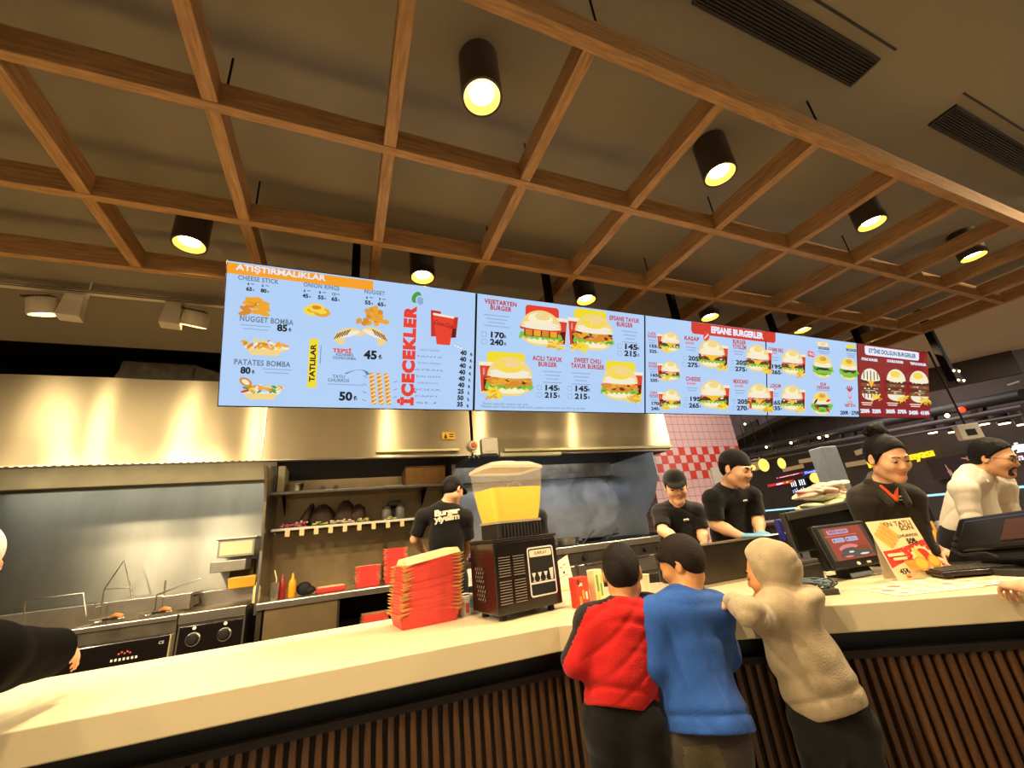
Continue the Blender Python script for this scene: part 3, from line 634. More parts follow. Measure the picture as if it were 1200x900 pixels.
def bag(px, w, h, label, lean=0):
    x = py(px, 600, 5.25).x; b = MB(); R = random.Random(px); vs = []; n = 12
    for j in range(6):
        z = 1.70 + h * j / 5; k = (1, 1.08, 1.05, .95, .75, .3)[j]
        for i in range(n): a = 2 * PI * i / n; vs.append((x + lean * j * .02 + w * k * math.cos(a) * R.uniform(.86, 1.1), 5.28 + .09 * k * math.sin(a) * R.uniform(.85, 1.1), z))
    fs = [(j * n + i, j * n + (i + 1) % n, (j + 1) * n + (i + 1) % n, (j + 1) * n + i) for j in range(5) for i in range(n)] + [tuple(range(n))[::-1], tuple(range(5 * n, 6 * n))]
    b.add(vs, fs); tag(b.build('brown_bag', 'bag_brown', smooth=70), label, 'bag', 'brown bags on the lower shelf')
bag(354, .05, .26, 'narrow dark bag leaning at the left of the lower shelf', 1); bag(378, .12, .24, 'large round brown bag on the lower shelf'); bag(405, .11, .27, 'tall brown bag in the middle of the lower shelf'); bag(420, .09, .22, 'small rounded brown bag beside the tall one')
for px, h, lab in ((453, .12, 'left grey jar on the lower shelf'), (469, .14, 'right grey jar on the lower shelf')):
    x = py(px, 600, 5.2).x; t = thing('storage_jar', lab, 'jar', (x, 5.2, 1.69)); MB(xf((x, 5.2, 1.69))).lathe([(.05, 0), (.055, .01), (.055, h), (.045, h + .02)], 18).build('glass', 'jar_grey', t, smooth=40); MB(xf((x, 5.2, 1.69 + h + .02))).lathe([(.048, 0), (.048, .03), (.03, .035)], 18).build('lid', 'lamp_black', t, smooth=40)
t = thing('appliance', 'dark mixer between the jars on the lower shelf', 'mixer', (py(462, 590, 5.3).x, 5.3, 1.69)); x = py(462, 590, 5.3).x; MB().box((x - .1, 5.26, 1.69), (x + .1, 5.42, 1.86)).build('body', 'lamp_black', t, bevel=.03); MB().box((x - .07, 5.2, 1.86), (x + .08, 5.40, 1.93)).build('head', 'steel_dark', t, bevel=.02)
for px, lab, m in ((320.5, 'grey upright board at the left end of the upper shelf', 'steel_dark'), (330, 'pale upright board at the left of the upper shelf', 'tag_cream')):
    x = py(px, 560, 5.1).x; tag(MB().box((x - .035, 5.06, 2.076), (x + .035, 5.42, 2.36)).build('chopping_board', m, bevel=.008), lab, 'board')
x = py(346, 570, 5.15).x; t = thing('steel_dish', 'round steel dish on the upper shelf beside the boards', 'dish', (x, 5.15, 2.075)); MB(xf((x, 5.15, 2.075))).lathe([(.07, 0), (.085, .08), (.09, .085), (.08, .08), (.065, .006)], 24, cap=False).build('bowl', 'steel_plain', t, smooth=40); MB(xf((x, 5.15, 2.16))).lathe([(.09, 0), (.09, .008), (.02, .02), (.001, .02)], 24, cap=False).build('lid', 'steel_plain', t, smooth=40)
for px, lab in ((379, 'left clear bottle lying on the upper shelf'), (394, 'right clear bottle lying on the upper shelf')):
    x = py(px, 568, 5.2).x; tag(MB(frame((x, 5.12, 2.105), (1, 0, 0), (0, 0, 1))).lathe([(.001, 0), (.03, .0), (.03, -.2), (.012, -.24)], 16, cap=False).build('clear_bottle', 'jar_grey', smooth=40), lab, 'bottle')
a = py(474, 565, 5.2); c = py(519, 545, 5.2); t = thing('cardboard_box', 'brown cardboard box at the right end of the upper shelf', 'box', (a.x, 5.1, 2.075)); MB().box((a.x, 5.08, 2.076), (c.x, 5.42, 2.075 + .22)).build('body', 'card_brown', t, bevel=.004); MB().box((a.x, 5.06, 2.296), (c.x, 5.24, 2.302)).build('flap', 'card_brown', t)
a = py(451, 567, 5.05); tag(MB().box((a.x, 5.03, 2.076), (a.x + .2, 5.3, 2.09)).build('paper_pad', 'tag_cream'), 'flat pad of paper beside the cardboard box on the upper shelf', 'paper')

# ------------------------------------------------------------------ grill side under the right hood
GY, GZ = 4.42, 1.215
g = thing('grill_range', 'long dark cooking range under the right hood, smoke above it', 'range', (2.9, GY, KF))
sb = thing('grill_splashback', 'bluish steel splashback and side wing behind the smoky grill', 'splashback', (2.5, 5.47, GZ))
MB().box((1.28, 5.47, GZ - .2), (3.86, 5.49, 2.30)).build('panel', 'steel_blue', sb); MB().box((1.28, 5.30, 2.1), (3.86, 5.47, 2.30)).build('channel', 'steel_grime', sb)
b = MB(); b.prism([(5.47, GZ - .05), (4.75, GZ - .05), (4.72, 1.45), (4.5, 1.66), (4.32, 1.95), (4.34, 2.27), (5.47, 2.27)], -.008, .008, 0, Matrix(((0, 0, 1, 3.86), (1, 0, 0, 0), (0, 1, 0, 0), (0, 0, 0, 1)))); b.build('side_wing', 'steel_blue', sb)
MB().box((1.24, 4.95, KZ), (1.29, 5.47, 2.29)).build('post', 'steel_plain', sb)
b = MB(); b.box((1.32, GY, KF), (4.25, 5.46, GZ - .05)); b.build('body', 'steel_grime', g, bevel=.006)
MB().box((1.30, GY - .03, GZ - .075), (4.27, GY + .06, GZ)).build('front_rail', 'steel_plain', g, bevel=.008)
MB().box((1.36, GY + .06, GZ - .05), (4.22, 5.44, GZ - .01)).build('hob_top', 'grill_black', g)
b = MB()
for k in range(34): b.box((2.75 + k * .043, GY + .08, GZ - .01), (2.765 + k * .043, 5.3, GZ + .012))
b.build('grill_bars', 'grill_black', g)
MB().box((1.34, GY - .006, GZ - .19), (4.24, GY, GZ - .08)).build('control_strip', 'steel_dark', g)
for k in range(9):
    x = 1.75 + k * .29; M = frame((x, GY - .006, GZ - .135), (1, 0, 0), (0, 0, 1)); MB(M).lathe([(.034, 0), (.03, .03), (.001, .032)], 18, cap=False).build('knob', 'grip_black', g, smooth=40)
for k in range(5):
    x0 = 1.37 + k * .57; d_ = MB().box((x0, GY - .012, .84), (x0 + .53, GY, GZ - .21)).build('drawer', 'steel_plain', g, bevel=.006); MB().tube([(x0 + .1, GY - .012, 1.0), (x0 + .1, GY - .035, 1.0), (x0 + .43, GY - .035, 1.0), (x0 + .43, GY - .012, 1.0)], .007, 8).build('handle', 'steel_dark', d_)
    MB().box((x0, GY - .012, .22), (x0 + .53, GY, .80)).build('door', 'steel_dark', g, bevel=.006)
a = py(547, 667, GY); c = py(563, 685, GY); n_ = MB().box((a.x, GY - .022, c.z), (c.x, GY - .013, a.z)).build('notice_sheet', 'carton_white'); tag(n_, 'white notice sheet with a black dot on the range front, left of the juice machine', 'notice')
cv = Canvas(frame(((a.x + c.x) / 2, GY - .022, (a.z + c.z) / 2), (1, 0, 0), (0, 0, 1))); cv.ell(0, .045, .014, .014, 'slot_black')
for k in range(3): cv.rect(0, -.01 - k * .02, .09, .005, 'slot_grey')
cv.done('print', n_)
t = thing('stock_pot', 'low steel pot on the range beside the juice machine', 'pot', py(668, 640, 4.7)); x = py(667, 640, 4.7).x; M = xf((x, 4.72, GZ + .0))
MB(M).lathe([(.13, 0), (.135, .01), (.135, .085), (.142, .09), (.13, .086), (.125, .01), (.001, .01)], 28, cap=False).build('bowl', 'steel_plain', t, smooth=40)
for s in (-1, 1): MB(M).tube([(s * .13, -.03, .06), (s * .165, -.03, .07), (s * .165, .03, .07), (s * .13, .03, .06)], .006, 8).build('handle', 'steel_dark', t)
def spatula(p0, p1, lab):
    a, c = py(*p0, 4.62), py(*p1, 4.75); t = thing('spatula', lab, 'spatula', a); MB().tube([a, a.lerp(c, .5), c], [.011, .008, .013], 8).build('handle', 'steel_dark', t, smooth=50); MB().bar(a, a - (c - a).normalized() * .12, .07, .004).build('blade', 'steel_plain', t)
spatula((683, 637), (696, 621), 'spatula propped on the range, nearer the pot'); spatula((707, 636), (723, 620), 'spatula propped on the range, farther right')
t = thing('skillet', 'black skillet on the range behind the spatulas', 'skillet', py(697, 634, 4.85)); x = py(697, 634, 4.85).x; MB(xf((x, 4.9, GZ + .005))).lathe([(.11, 0), (.14, .04), (.136, .042), (.108, .006), (.001, .006)], 26, cap=False).build('pan', 'grill_black', t, smooth=40); MB().tube([(x + .12, 4.85, GZ + .04), (x + .3, 4.72, GZ + .07)], .012, 8).build('handle', 'grip_black', t)

# ------------------------------------------------------------------ pink tiled pillar
def tile_mat():
    m = bpy.data.materials.new('pink_tiles'); m.use_nodes = True; MATS['pink_tiles'] = m; nt = m.node_tree; N = nt.nodes; L = nt.links; b = N['Principled BSDF']
    tc = N.new('ShaderNodeTexCoord'); sx = N.new('ShaderNodeSeparateXYZ'); L.new(tc.outputs['Object'], sx.inputs[0])
    def mth(op, a, c=None):
        n = N.new('ShaderNodeMath'); n.operation = op
        for i, v in enumerate((a, c)):
            if v is None: continue
            if isinstance(v, (int, float)): n.inputs[i].default_value = v
            else: L.new(v, n.inputs[i])
        return n.outputs[0]
    T = 0.128; ax = mth('ADD', sx.outputs[0], sx.outputs[1])
    u_ = mth('DIVIDE', ax, T); v_ = mth('DIVIDE', mth('SUBTRACT', sx.outputs[2], 2.45 - 10 * T), T)
    fu, fv = mth('FRACT', u_), mth('FRACT', v_)
    g_ = mth('MAXIMUM', mth('GREATER_THAN', mth('ABSOLUTE', mth('SUBTRACT', fu, .5)), .475), mth('GREATER_THAN', mth('ABSOLUTE', mth('SUBTRACT', fv, .5)), .475))
    iv = mth('FLOOR', v_); par = mth('FLOORED_MODULO', mth('ADD', mth('FLOOR', u_), iv), 2.0)
    band = mth('MULTIPLY', mth('GREATER_THAN', iv, 5.5), mth('LESS_THAN', iv, 9.5))
    red = mth('MULTIPLY', par, band)
    m1 = N.new('ShaderNodeMix'); m1.data_type = 'RGBA'; m1.inputs[6].default_value = lin('#e2b9bd'); m1.inputs[7].default_value = lin('#d8341f'); L.new(red, m1.inputs[0])
    m2 = N.new('ShaderNodeMix'); m2.data_type = 'RGBA'; m2.inputs[7].default_value = lin('#7d5c60'); L.new(m1.outputs[2], m2.inputs[6]); L.new(g_, m2.inputs[0])
    L.new(m2.outputs[2], b.inputs['Base Color']); b.inputs['Roughness'].default_value = .3
tile_mat()
struct(MB().box((4.35, 5.0, 0), (6.36, 5.65, 3.6)).build('wall_tiled', 'pink_tiles'))
c = py(832, 548, 4.99); t = thing('wall_panel', 'small pale switch panel on the pink tiled wall behind the taller worker', 'panel', (c.x, 4.99, c.z)); MB().box((c.x, 4.985, c.z - .35), (c.x + .26, 5.0, c.z)).build('plate', 'white_plastic', t, bevel=.004); MB().box((c.x + .02, 4.98, c.z - .33), (c.x + .24, 4.986, c.z - .02)).build('door', 'carton_white', t, bevel=.003)
# ------------------------------------------------------------------ menu screens
def glow(name, col, k=1.0): return mat('glow_' + name, '#0b0b0c', .5, spec=0.1, emit=col, estr=k * SCR)
SCR = 0.72
for n_, c_ in dict(sky='#b4d2f8', white='#e9eefc', orange='#f9a32c', ink='#14161c', grey='#6c7f98', pale='#93adcf', red='#e8402e', deep='#c42f26', wine='#8e1f22', yellow='#f2dc2e', lemon='#f7d94a', gold='#e9a92f', amber='#dc8a2a', bun='#f2d58a', bunhi='#faf0c4', crust='#d9a046',
                   cream='#f6ead2', patty='#5b3420', meat='#8a4d2c', cheese='#f6c12c', lettuce='#83c23e', leaf='#4fa03a', tomato='#d8432c', pink='#e98a86', cola='#5a1612', plum='#3c2530', steelb='#3f5a86', brand='#d33427').items(): glow(n_, c_)
YS, ZS, XS0 = 1.89, EYE + 0.6935 * 1.89, -0.287 * 1.89
SW = 0.640 * 1.89; SH = SW * 9 / 16; TILT = math.radians(17.8)
sv = Vector((0, -math.sin(TILT), math.cos(TILT))); sn = Vector((0, -math.cos(TILT), -math.sin(TILT)))       # up the screen; towards the viewer
SX = [XS0 + k * SW * 1.0 for k in range(6)]
def scr(x, y): return pp(x, y, (0, YS, ZS), sn)
def screen(k, label, bezel='black_metal', back='glow_sky'):
    x0 = SX[k]; o = Vector((x0, YS, ZS)) - sv * SH
    t = thing('menu_screen', label, 'screen', o, 'menu screens over the counter')
    M = frame(o, (1, 0, 0), sv)              # x right, y up the screen, z to the viewer
    MB(M).box((0.0015, 0, -.055), (SW - .0015, SH, -.001)).build('casing', bezel, t, bevel=.003)
    cv = Canvas(M, step=.00012, z0=.0003); cv.rect(SW / 2, SH / 2, SW - .012, SH - .010, back)
    def P(x, y):
        q = scr(x, y) - o; return q.x, q.dot(sv)
    cv.P = P; return t, cv
def hgt(cv, x, y, px):                        # metres for px pixels of height around photo point (x, y)
    return abs(cv.P(x, y - px / 2)[1] - cv.P(x, y + px / 2)[1])
def wid(cv, x, y, px): return abs(cv.P(x + px / 2, y)[0] - cv.P(x - px / 2, y)[0])
def T(cv, body, x, y, px, m='glow_ink', bold=.03, wpx=None, rot=0.0, align='CENTER', spacing=1.0):
    u_, v_ = cv.P(x, y); cv.text(body, u_, v_, hgt(cv, x, y, px), m, bold * 1.35, align, rot, spacing, fit=(wid(cv, x, y, wpx) if wpx else None))
def lines(cv, x, y, wpx, n, dy=4.2, m='glow_pale'):
    for k in range(n):
        u_, v_ = cv.P(x, y + k * dy); w = wid(cv, x, y, wpx) * (1 - .18 * (k % 3)); cv.rect(u_, v_, w, hgt(cv, x, y, 1.1), m)
def burger(cv, x, y, hpx, card=None, cup=0, fries=1, kind=0):
    """x, y photo centre, hpx its height"""
    u0, v0 = cv.P(x, y); h = hgt(cv, x, y, hpx); w = h * 1.18; R = random.Random(int(x * 7 + y)); v0 += .02 * h
    if card: cv.rect(u0 - .10 * h * (1 if cup < 0 else -.3), v0 + h * .38, w * .80, h * .42, card, r=h * .09)
    if cup:
        c = u0 + cup * w * .50; cv.poly([(c - h * .17, v0 + h * .34), (c + h * .17, v0 + h * .34), (c + h * .11, v0 - h * .36), (c - h * .11, v0 - h * .36)], 'glow_cream'); cv.poly([(c - h * .15, v0 + h * .25), (c + h * .15, v0 + h * .25), (c + h * .10, v0 - h * .34), (c - h * .10, v0 - h * .34)], 'glow_tomato'); cv.poly([(c - h * .05, v0 - h * .02), (c + h * .11, v0 - h * .0), (c + h * .09, v0 - h * .3), (c - h * .04, v0 - h * .3)], 'glow_cola'); cv.rect(c - h * .05, v0 + h * .12, h * .05, h * .16, 'glow_pink')
    y0 = v0 - .20 * h
    cv.ell(u0, y0, w * .45, h * .23, 'glow_bun', 20, PI, 2 * PI); cv.ell(u0, y0, w * .45, h * .04, 'glow_bun', 16); cv.ell(u0, y0 - h * .10, w * .33, h * .07, 'glow_bunhi', 16)
    if kind == 3: cv.ell(u0, y0 + .12 * h, w * .56, h * .24, 'glow_lettuce', 28, jag=.14); cv.ell(u0, y0 + .12 * h, w * .46, h * .17, 'glow_leaf', 22, jag=.3); cv.ell(u0, y0 + .10 * h, w * .36, h * .08, 'glow_plum', 18, jag=.35); cv.ell(u0, y0 + .02 * h, w * .40, h * .06, 'glow_lettuce', 18, jag=.3)
    else:
        pts = [(u0 + w * (-.52 + 1.04 * i / 26), y0 - h * (.03 + .035 * math.sin(i * 1.9) + R.uniform(0, .03))) for i in range(27)]
        cv.poly([(u0 - w * .48, y0 + h * .10)] + pts + [(u0 + w * .48, y0 + h * .10)], 'glow_lettuce')
        for i in range(9): cv.ell(u0 + w * R.uniform(-.45, .45), y0 + h * R.uniform(-.04, .05), h * .06, h * .025, R.choice(('glow_leaf', 'glow_lemon', 'glow_lettuce')), 8, jag=.3)
    if kind == 1:
        cv.ell(u0, y0 + .12 * h, w * .50, h * .13, 'glow_amber', 26, jag=.12)
        for _ in range(22): cv.ell(u0 + w * R.uniform(-.44, .44), y0 + h * R.uniform(.04, .20), h * .07, h * .035, R.choice(('glow_gold', 'glow_crust', 'glow_patty', 'glow_orange')), 8, jag=.35)
    elif kind == 2:
        cv.rect(u0, y0 + .10 * h, w * .80, h * .18, 'glow_patty', r=h * .02)
        for i in range(4): cv.rect(u0 + w * (-.29 + .195 * i), y0 + .10 * h, w * .165, h * .16, 'glow_orange' if i % 2 else 'glow_amber', r=h * .02)
        cv.rect(u0, y0 + .21 * h, w * 1.0, h * .09, 'glow_tomato', r=h * .04); cv.rect(u0 - w * .1, y0 + .225 * h, w * .6, h * .03, 'glow_red', r=h * .01)
    elif kind != 3:
        cv.rect(u0, y0 + .09 * h, w * .95, h * .13, 'glow_patty', r=h * .06)
        for i in range(16): cv.ell(u0 + w * R.uniform(-.44, .44), y0 + h * R.uniform(.03, .20), h * .055, h * .028, R.choice(('glow_meat', 'glow_patty', 'glow_tomato', 'glow_pink', 'glow_cream')), 8, jag=.3)
        cv.poly([(u0 - w * .42, y0 + h * .19), (u0 + w * .42, y0 + h * .19), (u0 + w * .15, y0 + h * .11), (u0, y0 - h * .03), (u0 - w * .16, y0 + h * .12)], 'glow_cheese')
        if kind == 4: cv.rect(u0, y0 + .18 * h, w * .92, h * .06, 'glow_pink', r=h * .03); [cv.ell(u0 + w * R.uniform(-.4, .4), y0 + h * .18, h * .05, h * .025, 'glow_meat', 8, jag=.3) for _ in range(6)]
    b0 = y0 + h * .22
    cv.ell(u0, b0, w * .48, h * .46, 'glow_bun', 22, 0, PI); cv.ell(u0, b0 + h * .02, w * .47, h * .055, 'glow_cream', 18); cv.ell(u0, b0 + h * .10, w * .43, h * .08, 'glow_cream', 18); cv.ell(u0 - w * .02, b0 + h * .24, w * .30, h * .15, 'glow_bunhi' if kind not in (1, 3) else 'glow_lemon', 18)
    cv.ell(u0 + w * .02, b0 + h * .30, w * .18, h * .09, 'glow_bun' if kind != 3 else 'glow_crust', 16)
    for _ in range(10): cv.ell(u0 + w * R.uniform(-.28, .28), b0 + h * R.uniform(.16, .36), h * .014, h * .009, 'glow_cream', 6)
    if fries:
        f = u0 + fries * w * .36
        for i in range(16): a = R.uniform(-.9, .9); cv.rect(f + h * R.uniform(-.17, .17), v0 - h * R.uniform(.30, .46), h * .22, h * .045, R.choice(('glow_lemon', 'glow_yellow', 'glow_gold')), rot=a)
def price(cv, x, y, txt, px=8, m='glow_ink', icon=True, wpx=None):
    u_, v_ = cv.P(x, y); h = hgt(cv, x, y, px) * .88; fw = wid(cv, x, y, px * .70 * len(txt)); cv.text(txt, u_, v_, h, m, .06, fit=fw); w = fw * .5
    cv.text('₺', u_ + w + h * .38, v_ - h * .18, h * .55, m, .03)
    if icon: cv.rect(u_ - w - h * 1.1, v_, h * .95, h * .9, 'glow_pale', r=h * .15); cv.rect(u_ - w - h * 1.1, v_, h * .75, h * .7, 'glow_sky', r=h * .12)

# --- first screen: snacks, sweets, drinks
s1, c = screen(0, 'first menu screen from the left, with snacks, sweets and a red drinks heading')
cw = SW; c.rect(SW * .27, SH * .945, SW * .53, SH * .075, 'glow_orange', r=.006); c.rect(SW * .10, SH * .945, SW * .19, SH * .075, 'glow_orange')
T(c, 'ATIŞTIRMALIKLAR', 331, 320, 6.6, 'glow_white', .03, 106)
def head(cv, txt, x, y, px, w, m='glow_grey', bold=.03): T(cv, txt, x, y, px, m, bold, w, spacing=1.1)
head(c, 'CHEESE STICK', 303, 328, 5.2, 48); head(c, 'ONION RINGS', 377, 336, 5, 42); head(c, 'NUGGET', 439, 343, 4.6, 24)
for x, y, a, p in ((292, 333, '4', '65'), (309, 335, '6', '80'), (358, 341, '6', '45'), (376, 343, '8', '55'), (392, 345, '12', '65'), (431, 349, '6', '55'), (446, 351, '9', '65')):
    T(c, a, x - 1, y, 3, 'glow_ink', .03); lines(c, x + 4, y, 4, 1, m='glow_grey'); price(c, x, y + 6, p, 5, icon=False)
head(c, 'NUGGET BOMBA', 313, 376, 6.4, 63); lines(c, 300, 382, 36, 2); price(c, 331, 385, '85', 8.6, icon=False)
head(c, 'PATATES BOMBA', 308, 426, 6.4, 66); lines(c, 325, 433, 34, 2); price(c, 288, 434.5, '80', 8.6, icon=False)
def pile(cv, x, y, wpx, hpx, n, cols, a, b_, seed, rnd=.4):
    R = random.Random(seed); W_, H_ = wid(cv, x, y, wpx), hgt(cv, x, y, hpx); u_, v_ = cv.P(x, y)
    for i in range(n):
        t = i / max(1, n - 1); yy = -H_ * .5 + H_ * t * .9; half = W_ * .5 * (1 - .65 * t); cv.ell(u_ + R.uniform(-half, half) * .85, v_ + yy, a * W_, b_ * W_, cols[i % len(cols)], 14, rot=R.uniform(-rnd, rnd), jag=.05)
pile(c, 301, 359, 44, 19, 15, ['glow_amber', 'glow_gold', 'glow_orange', 'glow_gold'], .17, .075, 1)
u_, v_ = c.P(371, 364)
for i, (dx, dy, r) in enumerate(((-.018, -.004, .040), (.025, -.008, .038), (0, .012, .036))):
    c.ell(u_ + dx, v_ + dy, r, r * .62, ['glow_lemon', 'glow_gold', 'glow_lemon'][i], 26, jag=.03); c.ell(u_ + dx, v_ + dy + .002, r * .58, r * .28, ['glow_gold', 'glow_lemon', 'glow_amber'][i], 22)
pile(c, 437, 370, 42, 20, 26, ['glow_amber', 'glow_gold', 'glow_orange', 'glow_crust'], .10, .075, 3, 1.5)
def tray(cv, x, y, wpx, seed, side):
    u_, v_ = cv.P(x, y); W_ = wid(cv, x, y, wpx); cv.poly([(u_ - W_ * .40, v_ - W_ * .02), (u_ + W_ * .40, v_ - W_ * .02), (u_ + W_ * .26, v_ - W_ * .20), (u_ - W_ * .26, v_ - W_ * .20)], 'glow_bun'); cv.rect(u_, v_ - W_ * .03, W_ * .82, W_ * .04, 'glow_cream', r=.004)
    R = random.Random(seed)
    for i in range(30): cv.ell(u_ + W_ * R.uniform(-.44, .44), v_ + W_ * R.uniform(-.01, .13) * 1.0, W_ * R.uniform(.05, .10), W_ * .035, R.choice(('glow_gold', 'glow_lemon', 'glow_orange', 'glow_cream', 'glow_amber') + (('glow_leaf', 'glow_tomato') if side else ())), 10, rot=R.uniform(-1, 1), jag=.15)
tray(c, 311, 407, 58, 5, 0); tray(c, 307, 459, 54, 6, 1); u_, v_ = c.P(289, 448); c.ell(u_, v_, .028, .018, 'glow_amber', 18, rot=-.6); c.ell(u_, v_, .018, .010, 'glow_cream', 14, rot=-.6)
u_, v_ = c.P(367, 426); c.rect(u_, v_, wid(c, 367, 426, 10.5), hgt(c, 367, 426, 57), 'glow_yellow', r=.004); c.text('TATLILAR', u_, v_, wid(c, 367, 426, 6.2), 'glow_ink', .05, rot=PI / 2, fit=hgt(c, 367, 426, 44)); u_, v_ = c.P(376, 416); c.rect(u_, v_, .003, .09, 'glow_grey')
for sx in (-1, 1):                                # curled sweet with chocolate lines
    u_, v_ = c.P(423 + sx * 15, 395); c.ell(u_, v_, .066, .042, 'glow_bun', 26, rot=sx * -.35); c.ell(u_ - sx * .022, v_ - .022, .044, .030, 'glow_sky', 22, rot=sx * -.35); c.ell(u_ - sx * .005, v_ + .012, .052, .012, 'glow_cream', 18, rot=sx * -.35)
    for k in range(6): c.rect(u_ + sx * (.0 + k * .011), v_ + .022 - k * .005, .005, .036, 'glow_meat' if k % 2 else 'glow_patty', rot=sx * .5)
T(c, 'TEPSİ', 401, 412, 4.4, 'glow_red', .04, 22); T(c, 'KIZARMIŞ\nDONDURMA', 404, 418.5, 3.2, 'glow_grey', .03, 27); price(c, 434, 417, '45', 11, icon=False)
head(c, 'TATLI\nCHURROS', 397, 444, 3.6, 25); lines(c, 405, 451, 42, 1); price(c, 405, 465, '50', 11, icon=False)
u_, v_ = c.P(416, 438); c.add([(u_ + .05 * math.cos(a) * (1 + .3 * s), v_ + .018 * math.sin(a * 1.4) + s * .002, c.up()) for a in [k * .35 for k in range(8)] for s in (0, 1)], [(2 * k, 2 * k + 1, 2 * k + 3, 2 * k + 2) for k in range(7)], c.mi('glow_grey')); c.poly([(u_ + .055, v_ + .012), (u_ + .075, v_ + .0), (u_ + .052, v_ - .008)], 'glow_grey')
u_, v_ = c.P(445, 456)
for k in range(3):
    c.rect(u_ + (k - 1) * .036, v_, .024, .165, 'glow_gold', r=.006, rot=.12); c.rect(u_ + (k - 1) * .036 - .004, v_, .008, .155, 'glow_amber', rot=.12)
    for j in range(8): c.rect(u_ + (k - 1) * .036 + .09 * .12 - j * .0027, v_ - .07 + j * .02, .024, .005, 'glow_cream', rot=.5)
for k in range(7): c.rect(u_ - .075 + (k % 2) * .15, v_ - .06 + k * .02, .02, .003, 'glow_grey', rot=.4 * (1 if k % 2 else -1))
u_, v_ = c.P(479, 418); c.text('İÇECEKLER', u_, v_, wid(c, 479, 420, 13), 'glow_red', .10, rot=PI / 2 - .0, fit=SH * .78, spacing=1.18)
u_, v_ = c.P(487, 350); c.ell(u_, v_, .022, .034, 'glow_leaf', 16, rot=-.5); c.ell(u_ + .016, v_ - .014, .020, .026, 'glow_sky', 14); c.ell(u_ + .02, v_ - .016, .018, .022, 'glow_pale', 12, jag=.2)
u_, v_ = c.P(519, 384); H_ = hgt(c, 519, 384, 42)  # red cups with script lettering
c.poly([(u_ - .075, v_ + .085), (u_ - .02, v_ + .082), (u_ - .025, v_ - .055), (u_ - .07, v_ - .06)], 'glow_deep'); c.poly([(u_ + .02, v_ + .055), (u_ + .078, v_ + .06), (u_ + .068, v_ - .055), (u_ + .03, v_ - .06)], 'glow_deep')
c.rect(u_ + .055, v_ - .03, .025, .05, 'glow_cola'); c.poly([(u_ - .062, v_ + .06), (u_ + .055, v_ + .05), (u_ + .035, v_ - .10), (u_ - .038, v_ - .10)], 'glow_red'); c.rect(u_ - .004, v_ + .06, .118, .012, 'glow_cream', r=.005, rot=-.08)
c.text('Coca-Cola', u_ - .005, v_ + .012, .024, 'glow_cola', .01, rot=-.18, shear=.35, fit=.105)
u_, v_ = c.P(532, 406)
for k in range(3): c.rect(u_ + k * .016, v_ - .006 * k, .018, .016, 'glow_pale', rot=.4 * k); c.rect(u_ + k * .016, v_ - .006 * k, .014, .012, 'glow_white', rot=.4 * k)
names = ['KUTU İÇECEK', 'FANTA', 'SODA LİMON', 'AYRAN', 'ŞALGAM', 'SUPER MEYVE SUYU', 'SODA', 'CAPPY', 'SU']
for k, p in enumerate(('40', '40', '40', '40', '40', '40', '25', '50', '35')):
    y = 414.5 + k * 7.45; x = 541.5 - k * .55; T(c, p, x, y, 5.2, 'glow_ink', .05); T(c, '₺', x + 9, y + 2, 3.4, 'glow_ink', .04); T(c, names[k], 503 - k * .6, y - 3 + k * .15, 2.1, 'glow_grey', .0, 22 + (k * 7) % 11)
c.done('display', s1)

# --- second screen: four chicken burgers
s2_, c = screen(1, 'second menu screen from the left, with four large burgers and red or yellow cards')
head(c, 'VEJETARYEN\nBURGER', 587, 358.5, 5.2, 38, 'glow_deep', .04); lines(c, 582, 370, 30, 4); price(c, 582, 393, '170', 7.5); price(c, 582, 401.5, '240', 7.5)
burger(c, 634, 387, 46, 'glow_red', 1, 1, 2)
head(c, 'EFSANE TAVUK\nBURGER', 731, 378, 5, 35, 'glow_deep', .04); lines(c, 737, 389, 18, 4); price(c, 738, 407, '145', 7); price(c, 738, 415, '215', 7)
burger(c, 695, 392, 46, 'glow_yellow', -1, -1, 1)
head(c, 'ACILI TAVUK\nBURGER', 640, 424.5, 5.2, 35, 'glow_deep', .04); lines(c, 646, 436, 22, 4); price(c, 644, 455, '145', 7); price(c, 644, 463.5, '215', 7)
burger(c, 596, 444, 50, 'glow_yellow', -1, -1, 1)
head(c, 'SWEET CHILI\nTAVUK BURGER', 686, 427, 5.2, 39, 'glow_deep', .04); lines(c, 678, 438, 22, 4); price(c, 678, 456, '145', 7); price(c, 678, 465, '215', 7)
burger(c, 723, 451, 44, 'glow_yellow', 1, 1, 1)
T(c, 'Ekmek seçeneği: susamlı veya sade', 590, 473.5, 2.6, 'glow_grey', .0, 52); T(c, 'Menüye dahil içecek kutu olarak verilir, patates orta boydur, sos farkı ayrıca alınır', 625, 477.5, 2.6, 'glow_grey', .0, 120)
c.done('display', s2_)

